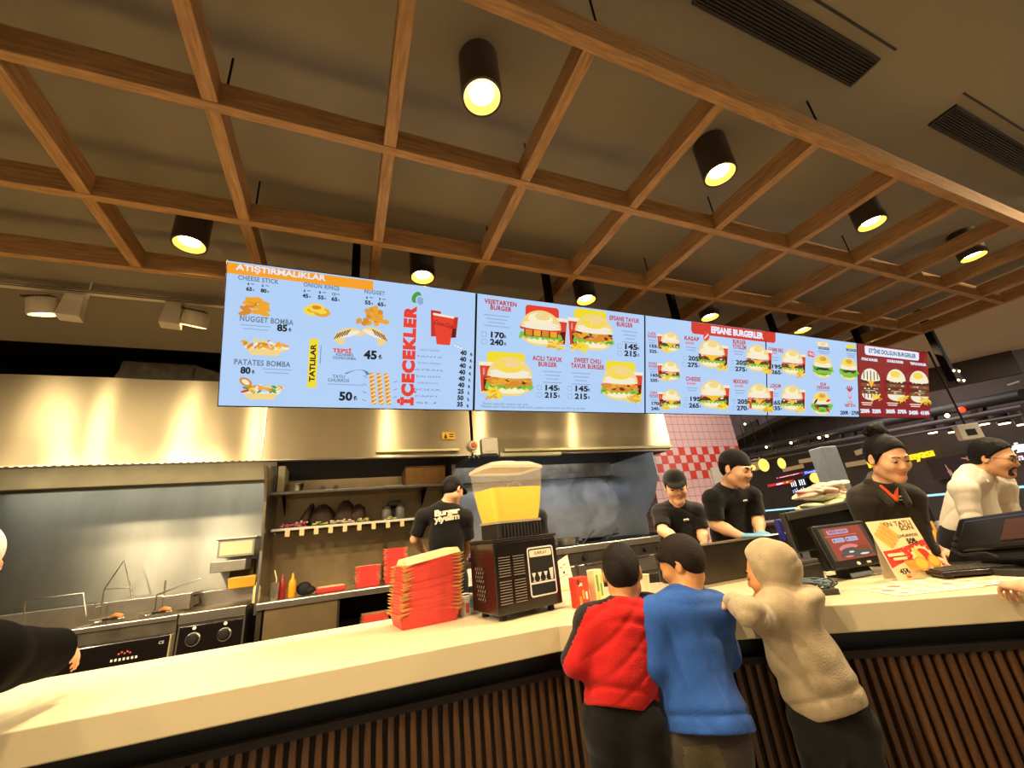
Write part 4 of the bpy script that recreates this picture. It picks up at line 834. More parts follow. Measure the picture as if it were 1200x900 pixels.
# --- third and fourth screens: beef burgers
s3, c = screen(2, 'third menu screen from the left, with small beef burgers under a red heading')
u_, _ = c.P(810, 386); w_ = SW - .006 - u_; c.rect(u_ + w_ / 2, SH - .05, w_, .085, 'glow_brand', r=.03); c.rect(SW - .05, SH - .05, .088, .085, 'glow_brand'); c.rect(u_ + w_ / 2, SH - .016, w_, .02, 'glow_brand')
T(c, 'EFSANE BURGERLER', 864.5, 390.5, 7, 'glow_white', .06, 61)
for k, (x, y) in enumerate(((783, 402), (782, 436), (782, 469))): 
    burger(c, x + 2, y, 25, None, -1, -.7, (0, 4, 0)[k]); head(c, ('KLASİK', 'DOUBLE', 'DANA')[k] + '\nBURGER', 763, y - 9 + k, 2.8, 10, 'glow_deep'); lines(c, 763, y - 3, 9, 2, 3); price(c, 764, y + 4, ('155', '165', '170')[k], 4.0, icon=False); price(c, 764, y + 10, ('225', '235', '240')[k], 4.0, icon=False)
for x, y, nm, sub, p, q_, kd in ((830, 417, 'KASAP', 'BURGER', '205', '275', 0), (882, 422, 'BURGER\nYİYELİM', '', '205', '275', 4), (829, 464, 'CHEESE', 'BURGER', '195', '265', 0), (881, 467, 'MEXICANO', 'BURGER', '205', '270', 4)):
    burger(c, x, y, 36 if x < 850 else 34, None, 1, 1, kd); tx = x - 24 if x < 850 else x - 22
    head(c, nm, tx, y - 19 + (2 if '\n' in nm else 0), 4.6, 17 if '\n' not in nm else 16, 'glow_deep', .04); 
    if sub: head(c, sub, tx - 2, y - 14, 2.4, 10, 'glow_red')
    lines(c, tx - 1, y - 9, 12, 2, 3); price(c, tx + 2, y + 4, p, 5.6); price(c, tx + 1, y + 11.5, q_, 5.6)
u_, v_ = c.P(819, 396); c.ell(u_, v_, .028, .036, 'glow_red', 16, rot=-.6); c.rect(u_, v_, .05, .010, 'glow_white', rot=.7)
u_, v_ = c.P(870, 474); c.rect(u_, v_, .025, .06, 'glow_tomato', r=.006); c.rect(u_, v_ + .03, .018, .02, 'glow_orange')
c.done('display', s3)
s4, c = screen(3, 'fourth menu screen from the left, with green salad burgers and a crown emblem')
c.rect(.055, SH - .05, .12, .085, 'glow_brand', r=.03); c.rect(.03, SH - .05, .06, .085, 'glow_brand'); c.rect(.055, SH - .015, .12, .02, 'glow_brand')
for x, y, nm, p, q_ in ((928, 426, 'GURME BBQ', '195', '265'), (926, 468, 'LOKUM', '265', '335')):
    burger(c, x, y, 33, None, 1, 1, 4); head(c, nm, x - 20, y - 15.5, 4.2, 17 if 'G' in nm else 12, 'glow_deep', .04); head(c, 'BURGER', x - 23, y - 12, 2, 8, 'glow_red'); lines(c, x - 22, y - 7, 11, 2, 3); price(c, x - 20, y + 4, p, 5.2); price(c, x - 20, y + 10.5, q_, 5.2)
burger(c, 961, 431, 30, None, 0, 0, 3); burger(c, 991, 434, 29, None, 0, 0, 3); burger(c, 959, 474, 30, None, 0, 0, 3)
u_, v_ = c.P(960, 404); c.rect(u_, v_, .15, .04, 'glow_lemon', r=.012); c.rect(u_, v_, .135, .030, 'glow_cream', r=.01); c.text('CRISPY', u_, v_, .018, 'glow_gold', .03); T(c, 'CHILI BURGER', 961, 409, 3, 'glow_ink', .04, 13); lines(c, 961, 412.5, 14, 2, 2)
u_, v_ = c.P(992, 406.5); c.rect(u_, v_, .13, .032, 'glow_yellow', r=.01); T(c, 'BBQ BURGER', 993, 411, 3, 'glow_ink', .04, 12); lines(c, 993, 415, 12, 3, 2)
u_, v_ = c.P(946, 415.5); c.rect(u_, v_, .085, .045, 'glow_red', r=.008, rot=-.08); c.text('YENİ', u_, v_, .022, 'glow_white', .04, rot=-.08)
T(c, 'HELLIM\nCHEESE BURGER', 960, 452.5, 3.2, 'glow_deep', .04, 15); lines(c, 960, 457.5, 16, 1)
for k, (dx, dy, a, m) in enumerate(((-.085, .01, .7, 'glow_cola'), (-.075, -.04, -.5, 'glow_deep'), (.07, -.06, -.6, 'glow_deep'), (.08, .02, .2, 'glow_tomato'))):
    u_, v_ = c.P(959, 472); c.ell(u_ + dx, v_ + dy, .03, .011, m, 14, rot=a)
u_, v_ = c.P(991, 462)                           # small crown emblem
for k in range(5): a = -.9 + k * .45; c.rect(u_ + .04 * math.sin(a), v_ + .03 + .02 * math.cos(a), .012, .05, 'glow_red' if k % 2 == 0 else 'glow_plum', rot=-a)
c.ell(u_, v_ - .01, .03, .035, 'glow_pink', 14, jag=.1); c.ell(u_, v_ - .005, .02, .022, 'glow_sky', 12); lines(c, 991, 471, 7, 2, 2.2, 'glow_pink')
T(c, 'YENİ ÜRÜN', 991, 475.5, 3.2, 'glow_deep', .05, 12); T(c, '200₺ · 270₺', 991, 484, 4.2, 'glow_ink', .04, 22)
c.done('display', s4)

# --- fifth screen: dark red
s5, c = screen(4, 'dark red menu screen at the right end, with three striped and stacked burgers', 'black_metal', 'glow_wine')
u_, v_ = c.P(1046.5, 414.3); c.rect(u_, v_, SW * .76, .085, 'glow_white', r=.03); c.rect(u_, v_ + .025, SW * .76, .03, 'glow_white', r=.005); c.text('ET’İNE DOLGUN BURGERLER', u_, v_ - .002, .040, 'glow_steelb', .05, fit=SW * .66)
for k, (x, y, nm) in enumerate(((1020, 450, 'STEAK BURGER'), (1049, 451, 'DOUBLE BURGER'), (1075, 453, 'TRIPLE BURGER'))):
    T(c, nm, x - 1, (421.5, 424, 427)[k], 2.8, 'glow_white', .06, 19); u0, v0 = c.P(x, y); h = hgt(c, x, y, 37); w = wid(c, x, y, 23)
    c.ell(u0, v0 - h * .34, w * .44, h * .17, 'glow_cream', 22)
    for j in range(4): c.rect(u0, v0 - h * (.26 - j * .115), w * .96, h * .10, ('glow_meat', 'glow_patty', 'glow_meat', 'glow_plum')[j], r=h * .04); [c.ell(u0 + w * random.uniform(-.4, .4), v0 - h * (.26 - j * .115), w * .06, h * .02, random.choice(('glow_pink', 'glow_leaf', 'glow_cream', 'glow_patty')), 8, jag=.3) for _ in range(5)]
    c.ell(u0, v0 + h * .13, w * .48, h * .36, 'glow_cream', 22, 0, PI); c.ell(u0, v0 + h * .14, w * .46, h * .05, 'glow_bunhi', 16)
    if k == 0:
        for j in range(5): c.rect(u0 + w * (-.34 + .17 * j), v0 + h * .26, w * .045, h * (.32 - .05 * abs(j - 2)), 'glow_plum'); c.rect(u0 + w * (-.34 + .17 * j), v0 - h * .34, w * .045, h * .20, 'glow_plum')
        c.poly([(u0 - w * .15, v0 + h * .10), (u0 + w * .18, v0 + h * .10), (u0, v0 - h * .12)], 'glow_cheese')
    else: c.ell(u0 - w * .05, v0 + h * .33, w * .26, h * .10, 'glow_lemon', 16)
    for i in range(14): c.rect(u0 + w * random.uniform(.05, .5), v0 - h * random.uniform(.34, .5), w * .22, h * .035, random.choice(('glow_lemon', 'glow_yellow', 'glow_gold')), rot=random.uniform(-.9, .9))
    lines(c, x - 5, (472, 472.5, 474)[k], 13, 2, 2.3, 'glow_cream'); T(c, ('250₺  320₺', '300₺  370₺', '340₺  410₺')[k], x - .5, (482, 482.5, 484)[k], 4.2, 'glow_white', .07, 24)
c.done('display', s5)
# brackets holding the screens, up through the lattice
for (x_, y_), lab in (((418, 290), 'first'), ((640, 330), 'second'), ((788, 357), 'third'), ((903, 378), 'fourth'), ((1003, 393), 'fifth')):
    x = py(x_, y_, 2.08).x
    t = thing('screen_bracket', {'first': 'black hanging pole above the first menu screen', 'second': 'black hanging pole above the second menu screen', 'third': 'black hanging pole above the third menu screen', 'fourth': 'black hanging pole above the red heading of the menu', 'fifth': 'black hanging pole just left of the red menu screen'}[lab], 'bracket', (x, 2.08, CZ), 'screen hanging poles')
    MB().box((x - .022, 2.055, 2.52), (x + .022, 2.10, CZ)).build('pole', 'black_metal', t, bevel=.003); MB().box((x - .06, 2.02, CZ - .012), (x + .06, 2.13, CZ - .0005)).build('ceiling_plate', 'black_metal', t)
    MB(frame((x, 2.055, 2.58), (1, 0, 0), sv)).box((-.05, -.06, 0), (.05, .06, .056)).build('back_plate', 'black_metal', t)
    for s_ in (-1, 1): MB().ball((x + s_ * .05, 2.04, CZ - .02), .010, n=8).build('bolt', 'steel_plain', t, smooth=60)
# ------------------------------------------------------------------ right half of the counter
FD = (CF[2] - CF[1]).normalized(); FN = Vector((-FD.y, FD.x, 0))           # along and away across the right-hand counter
def Z(x, y, z=ZT): return pz(x, y, z)
mat('pos_black', '#12100e', .35); mat('pos_grey', '#3a362f', .5); mat('paper_white', '#efe3c8', .6); mat('print_red', '#cf3b2b', .6); mat('print_orange', '#e89a3c', .6); mat('print_brown', '#6b2b1c', .6); mat('print_cream', '#f6dfa6', .6); mat('print_green', '#6a9c3a', .6); mat('print_yellow', '#f2c84a', .6); mat('print_black', '#1c1410', .6); mat('faint_orange', '#e6bd85', .6); mat('faint_red', '#dc9272', .6); mat('faint_cream', '#ecd3a0', .6)
# steel screen of the topping station, on the back of the counter
a, c = Z(826, 689), Z(938, 668); h1 = .15
t = thing('sneeze_guard', 'dark steel screen panel on the counter before the two workers', 'screen panel', (a + c) / 2)
d = (c - a).normalized(); M = frame(a, d, Vector((-d.y, d.x, 0))); L = (c - a).length
MB(M).box((0, 0, 0), (L, .012, .178)).build('panel', 'steel_dark', t, bevel=.003); MB(M).box((-.004, -.006, .178), (L, .03, .186)).build('top_edge', 'steel_plain', t, bevel=.003)
MB(M).box((0, 0, 0), (.02, .30, .178)).build('side_panel', 'steel_dark', t); MB(M).box((-.004, -.010, -.0), (L, .0, .012)).build('foot_strip', 'steel_plain', t)
pr = thing('prep_table', 'steel topping table behind the screen where the two workers stand', 'prep table', a + Vector((.3, .7, -ZT + KF)))
MB(M).box((.0, .38, -.16), (.95, .74, -.12)).build('top', 'steel_plain', pr, bevel=.004)
for x in (.05, .9):
    for y in (.42, .70): MB(M).box((x - .015, y - .015, KF - ZT), (x + .015, y + .015, -.16)).build('leg', 'steel_dark', pr)
b = MB(M); R = random.Random(5)
for i in range(70): b.ball((R.uniform(.50, .84), R.uniform(.41, .58), -.10 + R.uniform(0, .10)), (R.uniform(.012, .03), .014, .010), 0, 7)
tag(b.build('shredded_onion', 'print_cream', smooth=60), 'heap of pale shredded onion in front of the gloved worker', 'food', kind='stuff')

# price card and the drink packs beside the boys
pc = thing('price_card', 'white menu card leaning behind the drink packs by the juice machine', 'card', Z(676, 700))
a = Z(676, 703); M = frame(a + Vector((-.07, .05, 0)), Vector((.985, .17, 0)), Vector((0.02, .30, 1)))
MB(M).prism([(0, 0), (.115, .0), (.132, .20), (-.008, .155)], -.0015, 0).build('sheet', 'paper_white', pc)
cv = Canvas(M)
for k in range(4): cv.rect(.02 + k * .024, .12 + .012 * k, .014, .004, 'print_red'); cv.rect(.02 + k * .024, .09 + .006 * k, .016, .003, 'print_orange')
cv.ell(.025, .137, .004, .004, 'print_red'); cv.ell(.078, .12, .005, .006, 'print_black'); cv.rect(.06, .05, .07, .02, 'print_cream'); cv.done('print', pc)
def carton(x, y, w, h, d_, rz, m, label, marks, name='drink_pack', top=None):
    p = Z(x, y); t = thing(name, label, 'pack', p); M = xf((p.x, p.y, ZT), rz)
    MB(M).box((-w / 2, 0, 0), (w / 2, d_, h)).build('body', m, t, bevel=.003); cv = Canvas(M @ frame((0, 0, 0), (1, 0, 0), (0, 0, 1)))
    for q in marks: cv.rect(*q)
    cv.done('print', t); return t
carton(686, 712, .068, .118, .05, .12, 'print_red', 'red printed pack of drinks beside the juice machine', [(-.01, .09, .02, .012, 'paper_white'), (.0, .05, .012, .035, 'print_orange'), (.016, .045, .01, .03, 'paper_white'), (-.018, .03, .012, .03, 'print_orange'), (.0, .015, .05, .005, 'paper_white'), (-.02, .10, .012, .02, 'print_brown')])
carton(706, 707, .05, .135, .05, .1, 'print_cream', 'yellow and green printed pack beside the red boy', [(-.01, .08, .012, .07, 'print_green'), (.008, .055, .010, .05, 'print_green'), (-.012, .03, .010, .04, 'print_yellow'), (.015, .10, .008, .03, 'print_yellow')])
p = Z(664, 701); tag(MB(xf((p.x - .01, p.y, ZT), .15)).box((-.045, 0, 0), (.03, .05, .075)).build('napkin_box', 'paper_white', bevel=.004), 'plain cream napkin box beside the juice machine', 'box')
p = Z(766, 700); t = thing('paper_cup', 'white paper cup standing between the red and the blue boy', 'cup', p); M = xf((p.x, p.y + .06, ZT)); MB(M).lathe([(.026, 0), (.036, .085), (.038, .088), (.034, .086), (.024, .004)], 22, cap=False).build('cup', 'paper_white', t, smooth=40); MB(M).lathe([(.001, .07), (.034, .07)], 20, cap=False).build('drink', 'pos_grey', t)

# ---- customer screen of the till
ps = thing('till_screen', 'tilted black till screen facing the customers with a red burger advert', 'till screen', Z(1000, 688))
o = Z(985, 690); bl, br_, tl = pd(979, 669, 1.70), pd(1050, 657, 1.80), pd(952, 621, 1.79)
u = (br_ - bl).normalized(); v = tl - bl; v = (v - u * v.dot(u)).normalized(); W = .315; Hh = .185; w_ = u.cross(v)
M = frame(bl, u, v)
MB(M).box((-.0, -.0, -.03), (W, Hh, 0)).build('bezel', 'pos_black', ps, bevel=.008)
cv = Canvas(M); glow('brick', '#b4513c', .9); glow('lilac', '#c9b7d8', .9); glow('smoke', '#6a625a', .8)
cv.rect(W * .5, Hh * .54, W * .86, Hh * .74, 'pos_grey'); cv.rect(W * .5, Hh * .54, W * .72, Hh * .72, 'glow_brick')
cv.rect(W * .40, Hh * .80, W * .40, Hh * .10, 'glow_lilac', r=.004); cv.text('İNDİR KAZAN', W * .40, Hh * .80, .012, 'glow_brick', .06); cv.rect(W * .42, Hh * .71, W * .6, .0025, 'glow_pink')
for x in (.33, .58): cv.rect(W * x, Hh * .61, W * .23, Hh * .10, 'glow_lilac', r=.006); cv.rect(W * (x + .025), Hh * .61, W * .12, .006, 'glow_pale'); cv.ell(W * (x - .08), Hh * .61, .004, .004, 'print_black')
for x, y, a_, b_, m_ in ((.45, .40, .19, .10, 'glow_pink'), (.45, .36, .17, .07, 'glow_smoke'), (.68, .37, .13, .08, 'glow_meat'), (.62, .28, .24, .07, 'glow_smoke'), (.40, .27, .2, .06, 'glow_smoke'), (.44, .33, .05, .02, 'glow_cream'), (.66, .26, .09, .02, 'glow_cream'), (.36, .24, .08, .02, 'glow_pink')): cv.ell(W * x, Hh * y, W * a_, Hh * b_, m_, 18, jag=.08)
cv.done('display', ps)
cv = Canvas(M); cv.ell(W * .47, Hh * .075, .011, .007, 'paper_white', 12, jag=.2); cv.rect(W * .56, Hh * .075, .008, .003, 'pos_grey'); cv.rect(W * .66, Hh * .075, .026, .009, 'paper_white', r=.003); cv.done('maker_marks', ps)
ctr_ = M @ Vector((W / 2, Hh * .35, -.03)); ft = Vector((ctr_.x, ctr_.y, ZT)) + FN * .02
MB().prism([(0, 0)] * 0 or [(-.075, -.05), (.075, -.05), (.075, .07), (-.075, .07)], 0, .10, 0, frame(ft, u, Vector((-u.y, u.x, 0))), top=[(-.06, .0), (.06, .0), (.06, .05), (-.06, .05)]).build('stand', 'pos_black', ps, bevel=.006)
# the cashier's monitor backing onto it
mo = thing('cashier_monitor', 'dark monitor seen from behind, between the steel screen and the till screen', 'monitor', Z(965, 668))
p0, p1, p2 = pd(934, 648, 2.0), pd(1008, 634, 2.0), pd(928, 604, 2.05); u2 = (p1 - p0).normalized(); v2 = p2 - p0; M2 = frame(p0, u2, v2); W2 = (p1 - p0).length; H2 = .19
MB(M2).box((0, 0, -.02), (W2, H2, .02)).build('shell', 'pos_black', mo, bevel=.008); MB(M2).box((0, H2 - .035, .02), (W2, H2, .03)).build('top_ridge', 'pos_grey', mo, bevel=.003); MB(M2).box((-.012, 0, -.02), (-.001, H2, .02)).build('side_edge', 'pos_grey', mo, bevel=.003)
mat('screen_blue', '#22256a', .4, emit='#2b30a0', estr=.08); MB(M2).box((-.026, .06, -.06), (-.012, H2 - .03, -.02)).build('blue_side', 'screen_blue', mo, bevel=.003)
q = M2 @ Vector((W2 / 2, .05, -.05)); MB().prism([(-.05, -.04), (.05, -.04), (.05, .04), (-.05, .04)], ZT, q.z + .05, 0, Matrix.Translation((q.x, q.y, 0))).build('stand', 'pos_black', mo, bevel=.005)
# receipt printer and cables
rp = thing('receipt_printer', 'small black receipt printer between the hooded boy and the till screen', 'printer', Z(955, 690)); a, c = Z(938, 690), Z(970, 684); d = (c - a).normalized(); M = frame(a, d, Vector((-d.y, d.x, 0))); L = (c - a).length
MB(M).box((0, 0, 0), (L, .12, .085)).build('body', 'pos_black', rp, bevel=.006); MB(M).box((.005, .0, .085), (L - .005, .12, .10)).build('lid', 'pos_grey', rp, bevel=.004); MB(M).box((.02, -.001, .065), (L - .02, .002, .07)).build('paper_slot', 'slot_black', rp); MB(M).box((L + .01, -.01, .03), (L + .05, .01, .042)).build('paper_tip', 'paper_white', rp)
mat('cable_grey', '#6d7f86', .5); mat('cable_black', '#191716', .5)
b0 = Z(958, 696); R = random.Random(8); lp = []
for k in range(9):
    pts = []; ph = R.uniform(0, 6); rx, ry = R.uniform(.035, .075), R.uniform(.02, .035); cx_, cy_ = b0.x + R.uniform(-.02, .02), b0.y + R.uniform(-.005, .02)
    for i in range(15): a_ = ph + i * .5; pts.append((cx_ + FD.x * rx * math.cos(a_) - FD.y * 0 + FN.x * ry * math.sin(a_), cy_ + FD.y * rx * math.cos(a_) + FN.y * ry * math.sin(a_), ZT + .006 + .03 * abs(math.sin(a_ * .7 + k)) + k * .002))
    lp.append(pts)
cb = thing('cable_coil', 'tangle of grey and black cables on the counter by the till screen', 'cables', b0)
for k, pts in enumerate(lp): MB().tube(pts, .0028, 6).build('cable', 'cable_grey' if k % 3 else 'cable_black', cb, smooth=60)
e = Z(985, 697); MB().tube([b0 + Vector((.05, 0, .02)), b0.lerp(e, .6) + Vector((0, 0, .03)), e + Vector((0, 0, .004))], .002, 6).build('cable', 'cable_grey', cb)
MB(xf((b0.x - .01, b0.y - .03, ZT), -.5)).box((-.05, -.016, 0), (.05, .016, .02)).build('adapter', 'pos_grey', cb, bevel=.004)

# ---- churros tent card
tc = thing('tent_card', 'tall yellow and red churros advert card standing beside the till screen', 'sign card', Z(1070, 680))
bl, br_ = pz(1054, 681, ZT + .003), pz(1106, 664, ZT + .003); u = (br_ - bl).normalized(); u = (u * .3 + FD * .7).normalized(); W = .195
r_ = Vector(ray(1015, 612)); e_ = Vector((0, 0, EYE)); tl = e_ + r_ * ((bl - e_).dot(u) / r_.dot(u)); v = tl - bl; Hh = v.length; br_ = bl + u * W; M = frame(bl, u, v); M.translation = bl
MB(M).box((-.002, 0, -.003), (W, Hh, 0)).build('board', 'paper_white', tc)
cv = Canvas(M); cv.rect(W / 2, Hh * .30, W, Hh * .6, 'print_red'); cv.poly([(0, Hh)] + [(W, Hh)] + [(W, Hh * .62)] + [(W * (1 - .1 * i), Hh * (.62 - .135 * math.sin(PI * .5 * i / 10 + .0) * 1.0)) for i in range(1, 11)], 'print_cream')
cv.poly([(0, 0), (W, 0), (W, Hh * .20)] + [(W * (1 - i / 10), Hh * (.20 + .09 * math.sin(PI * i / 10))) for i in range(1, 11)], 'print_cream')
cv.text('EN TATLI', W * .64, Hh * .915, .018, 'print_brown', .03, fit=W * .60); cv.text('SON', W * .78, Hh * .83, .018, 'print_brown', .03, fit=W * .30); cv.text('CHURROS', W * .70, Hh * .70, .011, 'print_brown', .03, fit=W * .45); cv.text('50₺', W * .72, Hh * .60, .019, 'print_black', .06)
for i in range(4): q_ = (i - 1.5) * .019; cv.rect(W * .26 + q_ * .78, Hh * .74 + q_ * .62, .014, Hh * .33, 'print_orange', r=.006, rot=.62); cv.rect(W * .26 + q_ * .78 - .002, Hh * .74 + q_ * .62, .005, Hh * .30, 'print_yellow', r=.002, rot=.62)
cv.rect(W * .22, Hh * .41, W * .36, Hh * .05, 'print_cream', r=.004); cv.rect(W * .26, Hh * .34, W * .30, Hh * .045, 'print_cream', r=.004)
R = random.Random(4)
for i in range(26): cv.ell(W * R.uniform(.3, .95), Hh * R.uniform(.34, .52), .0022, .0018, 'print_cream', 6)
pts = []
for i in range(28): a_ = 2 * PI * i / 28; r_ = (.040 if i % 2 else .048); pts.append((W * .72 + r_ * math.cos(a_), Hh * .32 + r_ * math.sin(a_)))
cv.poly(pts, 'print_cream'); cv.ell(W * .74, Hh * .36, .026, .024, 'print_red', 16); cv.ell(W * .66, Hh * .33, .012, .034, 'print_yellow', 16, rot=.3); cv.ell(W * .60, Hh * .22, .030, .026, 'print_orange', 18); cv.ell(W * .60, Hh * .225, .024, .020, 'print_yellow', 16); cv.ell(W * .88, Hh * .24, .024, .024, 'print_orange', 18); cv.ell(W * .88, Hh * .245, .018, .018, 'print_yellow', 16)
for i in range(4): cv.ell(W * (.30 + i * .05), Hh * .22, .006, .020, 'print_orange', 12, rot=.2)
cv.text('45₺', W * .16, Hh * .13, .018, 'print_black', .06); cv.rect(W * .18, Hh * .05, .018, .014, 'print_orange', r=.003); cv.rect(W * .18, Hh * .043, .018, .005, 'print_red'); cv.done('print', tc)
MB().add([M @ Vector((.01, Hh * .9, -.004)), M @ Vector((W - .01, Hh * .9, -.004)), Vector((br_.x, br_.y, ZT)) + FN * .09, Vector((bl.x, bl.y, ZT)) + FN * .09], [(0, 1, 2, 3), (3, 2, 1, 0)]).build('back_leg', 'paper_white', tc)

# ---- menu sheets lying on the counter
ms = []
for k, (x, y, rz, w, h) in enumerate(((1075, 689, -.40, .30, .19), (1118, 683, -.52, .30, .20), (1150, 678, -.62, .28, .19), (1020, 672, -.3, .16, .11))):
    p = Z(x, y); t = thing('menu_sheet', ('printed menu sheet lying below the churros card', 'printed menu sheet in the middle of the loose sheets on the counter', 'printed menu sheet nearest the hand at the right edge', 'pale folded leaflet behind the till screen stand')[k], 'menu sheet', p)
    M = xf((p.x, p.y, ZT + .0012 + .0012 * k), rz); MB(M).box((-w / 2, -h / 2, 0), (w / 2, h / 2, .0006)).build('sheet', 'paper_white', t)
    cv = Canvas(M, z0=.0007, step=.0001); R = random.Random(k)
    for i in range(3):
        for j in range(4 if k < 3 else 2): cv.ell(-w * .36 + j * w * .24, -h * .32 + i * h * .3, w * .08, h * .08, R.choice(('faint_orange', 'faint_red', 'faint_cream')), 10, jag=.25); cv.rect(-w * .36 + j * w * .24, -h * .19 + i * h * .3, w * .17, h * .025, R.choice(('faint_red', 'faint_orange', 'faint_cream')))
    cv.done('print', t)
# ---- second till at the right
km = thing('right_till', 'large black till monitor at the right edge, turned away to the man in white', 'till', Z(1160, 668)); p0, p1, p2 = pd(1112, 668, 1.715), pd(1212, 665, 1.43), pd(1146, 596, 1.77)
u3 = (p1 - p0).normalized(); M3 = frame(p0, u3, p2 - p0); W3 = .49; H3 = .25
MB(M3).box((0, 0.02, -.02), (W3, H3, .02)).build('back_shell', 'pos_black', km, bevel=.012); MB(M3).box((.06, .06, .02), (W3 - .02, H3 - .04, .045)).build('rear_hump', 'pos_black', km, bevel=.02); MB(M3).box((.24, .085, .045), (.38, H3 - .07, .049)).build('customer_display', mat('dark_brown', '#3a211a', .3), km, bevel=.004)
b = MB(M3)
for i in range(3): b.box((.018, .07 + i * .03, .02), (.03, .085 + i * .03, .028))
b.build('sockets', 'steel_plain', km); MB(M3).tube([(.05, .06, .03), (.12, .02, .06), (.2, .03, .05), (.26, .0, .06)], .005, 8).build('cable', 'cable_black', km, smooth=60)
q = M3 @ Vector((W3 * .5, .06, -.03)); MB().prism([(-.12, -.09), (.12, -.09), (.12, .09), (-.12, .09)], ZT, ZT + .03, 0, Matrix.Translation((q.x, q.y, 0))).cyl((q.x, q.y, ZT + .03), (q.x, q.y, q.z + .05), .03).build('stand', 'pos_black', km, bevel=.005)
kb = thing('cash_tray', 'black flat keyboard tray under the woman’s hands', 'keyboard', Z(1135, 676)); p = Z(1146, 676); M = xf((p.x, p.y, ZT), -.55); MB(M).box((-.135, -.035, .012), (.155, .085, .030)).build('body', 'pos_black', kb, bevel=.006)
b = MB(M)
for i in range(14):
    for j in range(4): b.box((-.125 + i * .0195, -.028 + j * .028, .030), (-.109 + i * .0195, -.006 + j * .028, .0345))
b.build('keys', 'pos_grey', kb); MB(M).box((-.12, -.03, 0), (-.10, .07, .012)).box((.11, -.03, 0), (.13, .07, .012)).build('feet', 'pos_black', kb)
tp = Z(1172, 667); t = thing('tape_roll', 'cream roll of till paper lying under the right till', 'paper roll', tp); M = xf((tp.x, tp.y, ZT + .022), -.6, PI / 2); MB(M).lathe([(.008, -.035), (.022, -.035), (.022, .035), (.008, .035)], 20, cap=False).build('roll', 'paper_white', t, smooth=40); MB(M).lathe([(.008, -.034), (.008, .034)], 12, cap=False).build('core', 'card_brown', t)
# red cloth the first boy holds
# ------------------------------------------------------------------ the mall beyond
dm = Vector(ray(655, 618)); dm.z = 0; dm.normalize(); MU = -dm; MN = MU.cross(Vector((0, 0, 1)))          # rightwards along the shop fronts; towards us
MO = pd(1080, 537, 9.0)
if MN.dot(Vector((0, 0, EYE)) - MO) < 0: MN = -MN
def mp(x, y, off=0.0): return pp(x, y, MO + MN * off, MN)
def mframe(p): return frame(p, MU, (0, 0, 1))
def slab(px, off, th, m, name, label=None, cat=None, kind=None, group=None, emit=None):
    """upright board on the shop fronts between two photo corners"""
    a, c = mp(*px[0], off), mp(*px[1], off); M = mframe(a); q = M.inverted() @ c; x0, x1 = sorted((0, q.x)); z0, z1 = sorted((0, q.y))
    o = MB(M).box((x0, z0, -th), (x1, z1, 0)).build(name, m)
    if label: tag(o, label, cat, group)
    if kind: o['kind'] = kind
    return o, M, (x0, x1, z0, z1)
F0 = MO - MU * 30; M = mframe(Vector((MO.x, MO.y, 0)))
struct(MB(M).box((-45, 0, -.4), (14, 4.05, -.05)).build('wall_mall', 'mall_dark')); struct(MB(M).box((-45, 4.05, -.8), (14, 14, -.2)).build('wall_mall_upper', 'mall_plum'))
struct(MB(M).box((-45, 3.9, -.05), (14, 4.05, .9)).build('ceiling_mall', 'mall_dark'))
mat('truss_dark', '#191518', .6); mat('pipe_grey', '#4a4346', .5, .3); mat('panel_plum', '#4a3f49', .7)
# upper gallery panels and pipes
for k, (a, c) in enumerate((((871, 500), (893, 513)), ((906, 497), (928, 510)), ((948, 489), (972, 503)))):
    o, M_, r = slab((a, c), -.15, .06, 'truss_dark', 'wall_recess', ('dark framed recess on the upper mall wall, nearest the tiles', 'dark framed recess with a small white lamp on the upper mall wall', 'dark framed recess on the upper mall wall, nearest the red screen')[k], 'recess')
    MB(M_).box((r[0] + .2, r[2] + .2, 0), (r[1] - .2, r[3] - .2, .01)).build('inner_panel', 'panel_plum', o)
    if k == 1: MB(M_).cbox(((r[0] + r[1]) / 2 - .1, (r[2] + r[3]) / 2 - .15, .03), (.5, .45, .04)).build('lamp', 'bulb_and_glint', o)
tr = thing('pipe_rack', 'long dark rack of pipes and struts crossing the mall under the menu screens', 'pipe rack', mp(960, 520, .9))
for (x0, y0, x1, y1, r) in ((852, 532, 1200, 462, .09), (852, 541, 1200, 476, .05), (852, 546, 1200, 486, .03), (880, 533, 960, 518, .035)):
    MB().tube([mp(x0, y0, .8), mp((x0 + x1) / 2, (y0 + y1) / 2, .8), mp(x1, y1, .8)], r, 10).build('pipe', 'truss_dark' if r > .06 else 'pipe_grey', tr, smooth=60)
for x in (885, 905, 927, 948, 965, 985, 1000, 1093, 1108, 1150): y = 532 - (x - 852) * .2; MB().bar(mp(x, y - 6, .8), mp(x + 2, y + 12, .8), .07, .07).build('strut', 'truss_dark', tr)
tag(MB().ball(mp(1127, 480, .9), .05, n=10).build('alarm_light', mat('alarm_red', '#d8402a', .5, emit='#ff3a20', estr=2.0), smooth=60), 'small red alarm light on the pipes right of the red menu screen', 'light')
for k, (x, y) in enumerate(((873, 497), (927, 519), (960, 513), (969, 511), (898, 524), (1110, 487))): tag(MB().ball(mp(x, y, .95), .035, n=8).build('sprinkler_lamp', 'bulb_and_glint', smooth=60), ('tiny white light high on the mall wall beside the tiles', 'tiny white light on the pipes below the third screen', 'tiny white light on the pipes below the fourth screen', 'tiny white light just right of the one below the fourth screen', 'tiny white light low on the pipes nearest the tiles', 'tiny white light on the pipes below the red screen')[k], 'light')
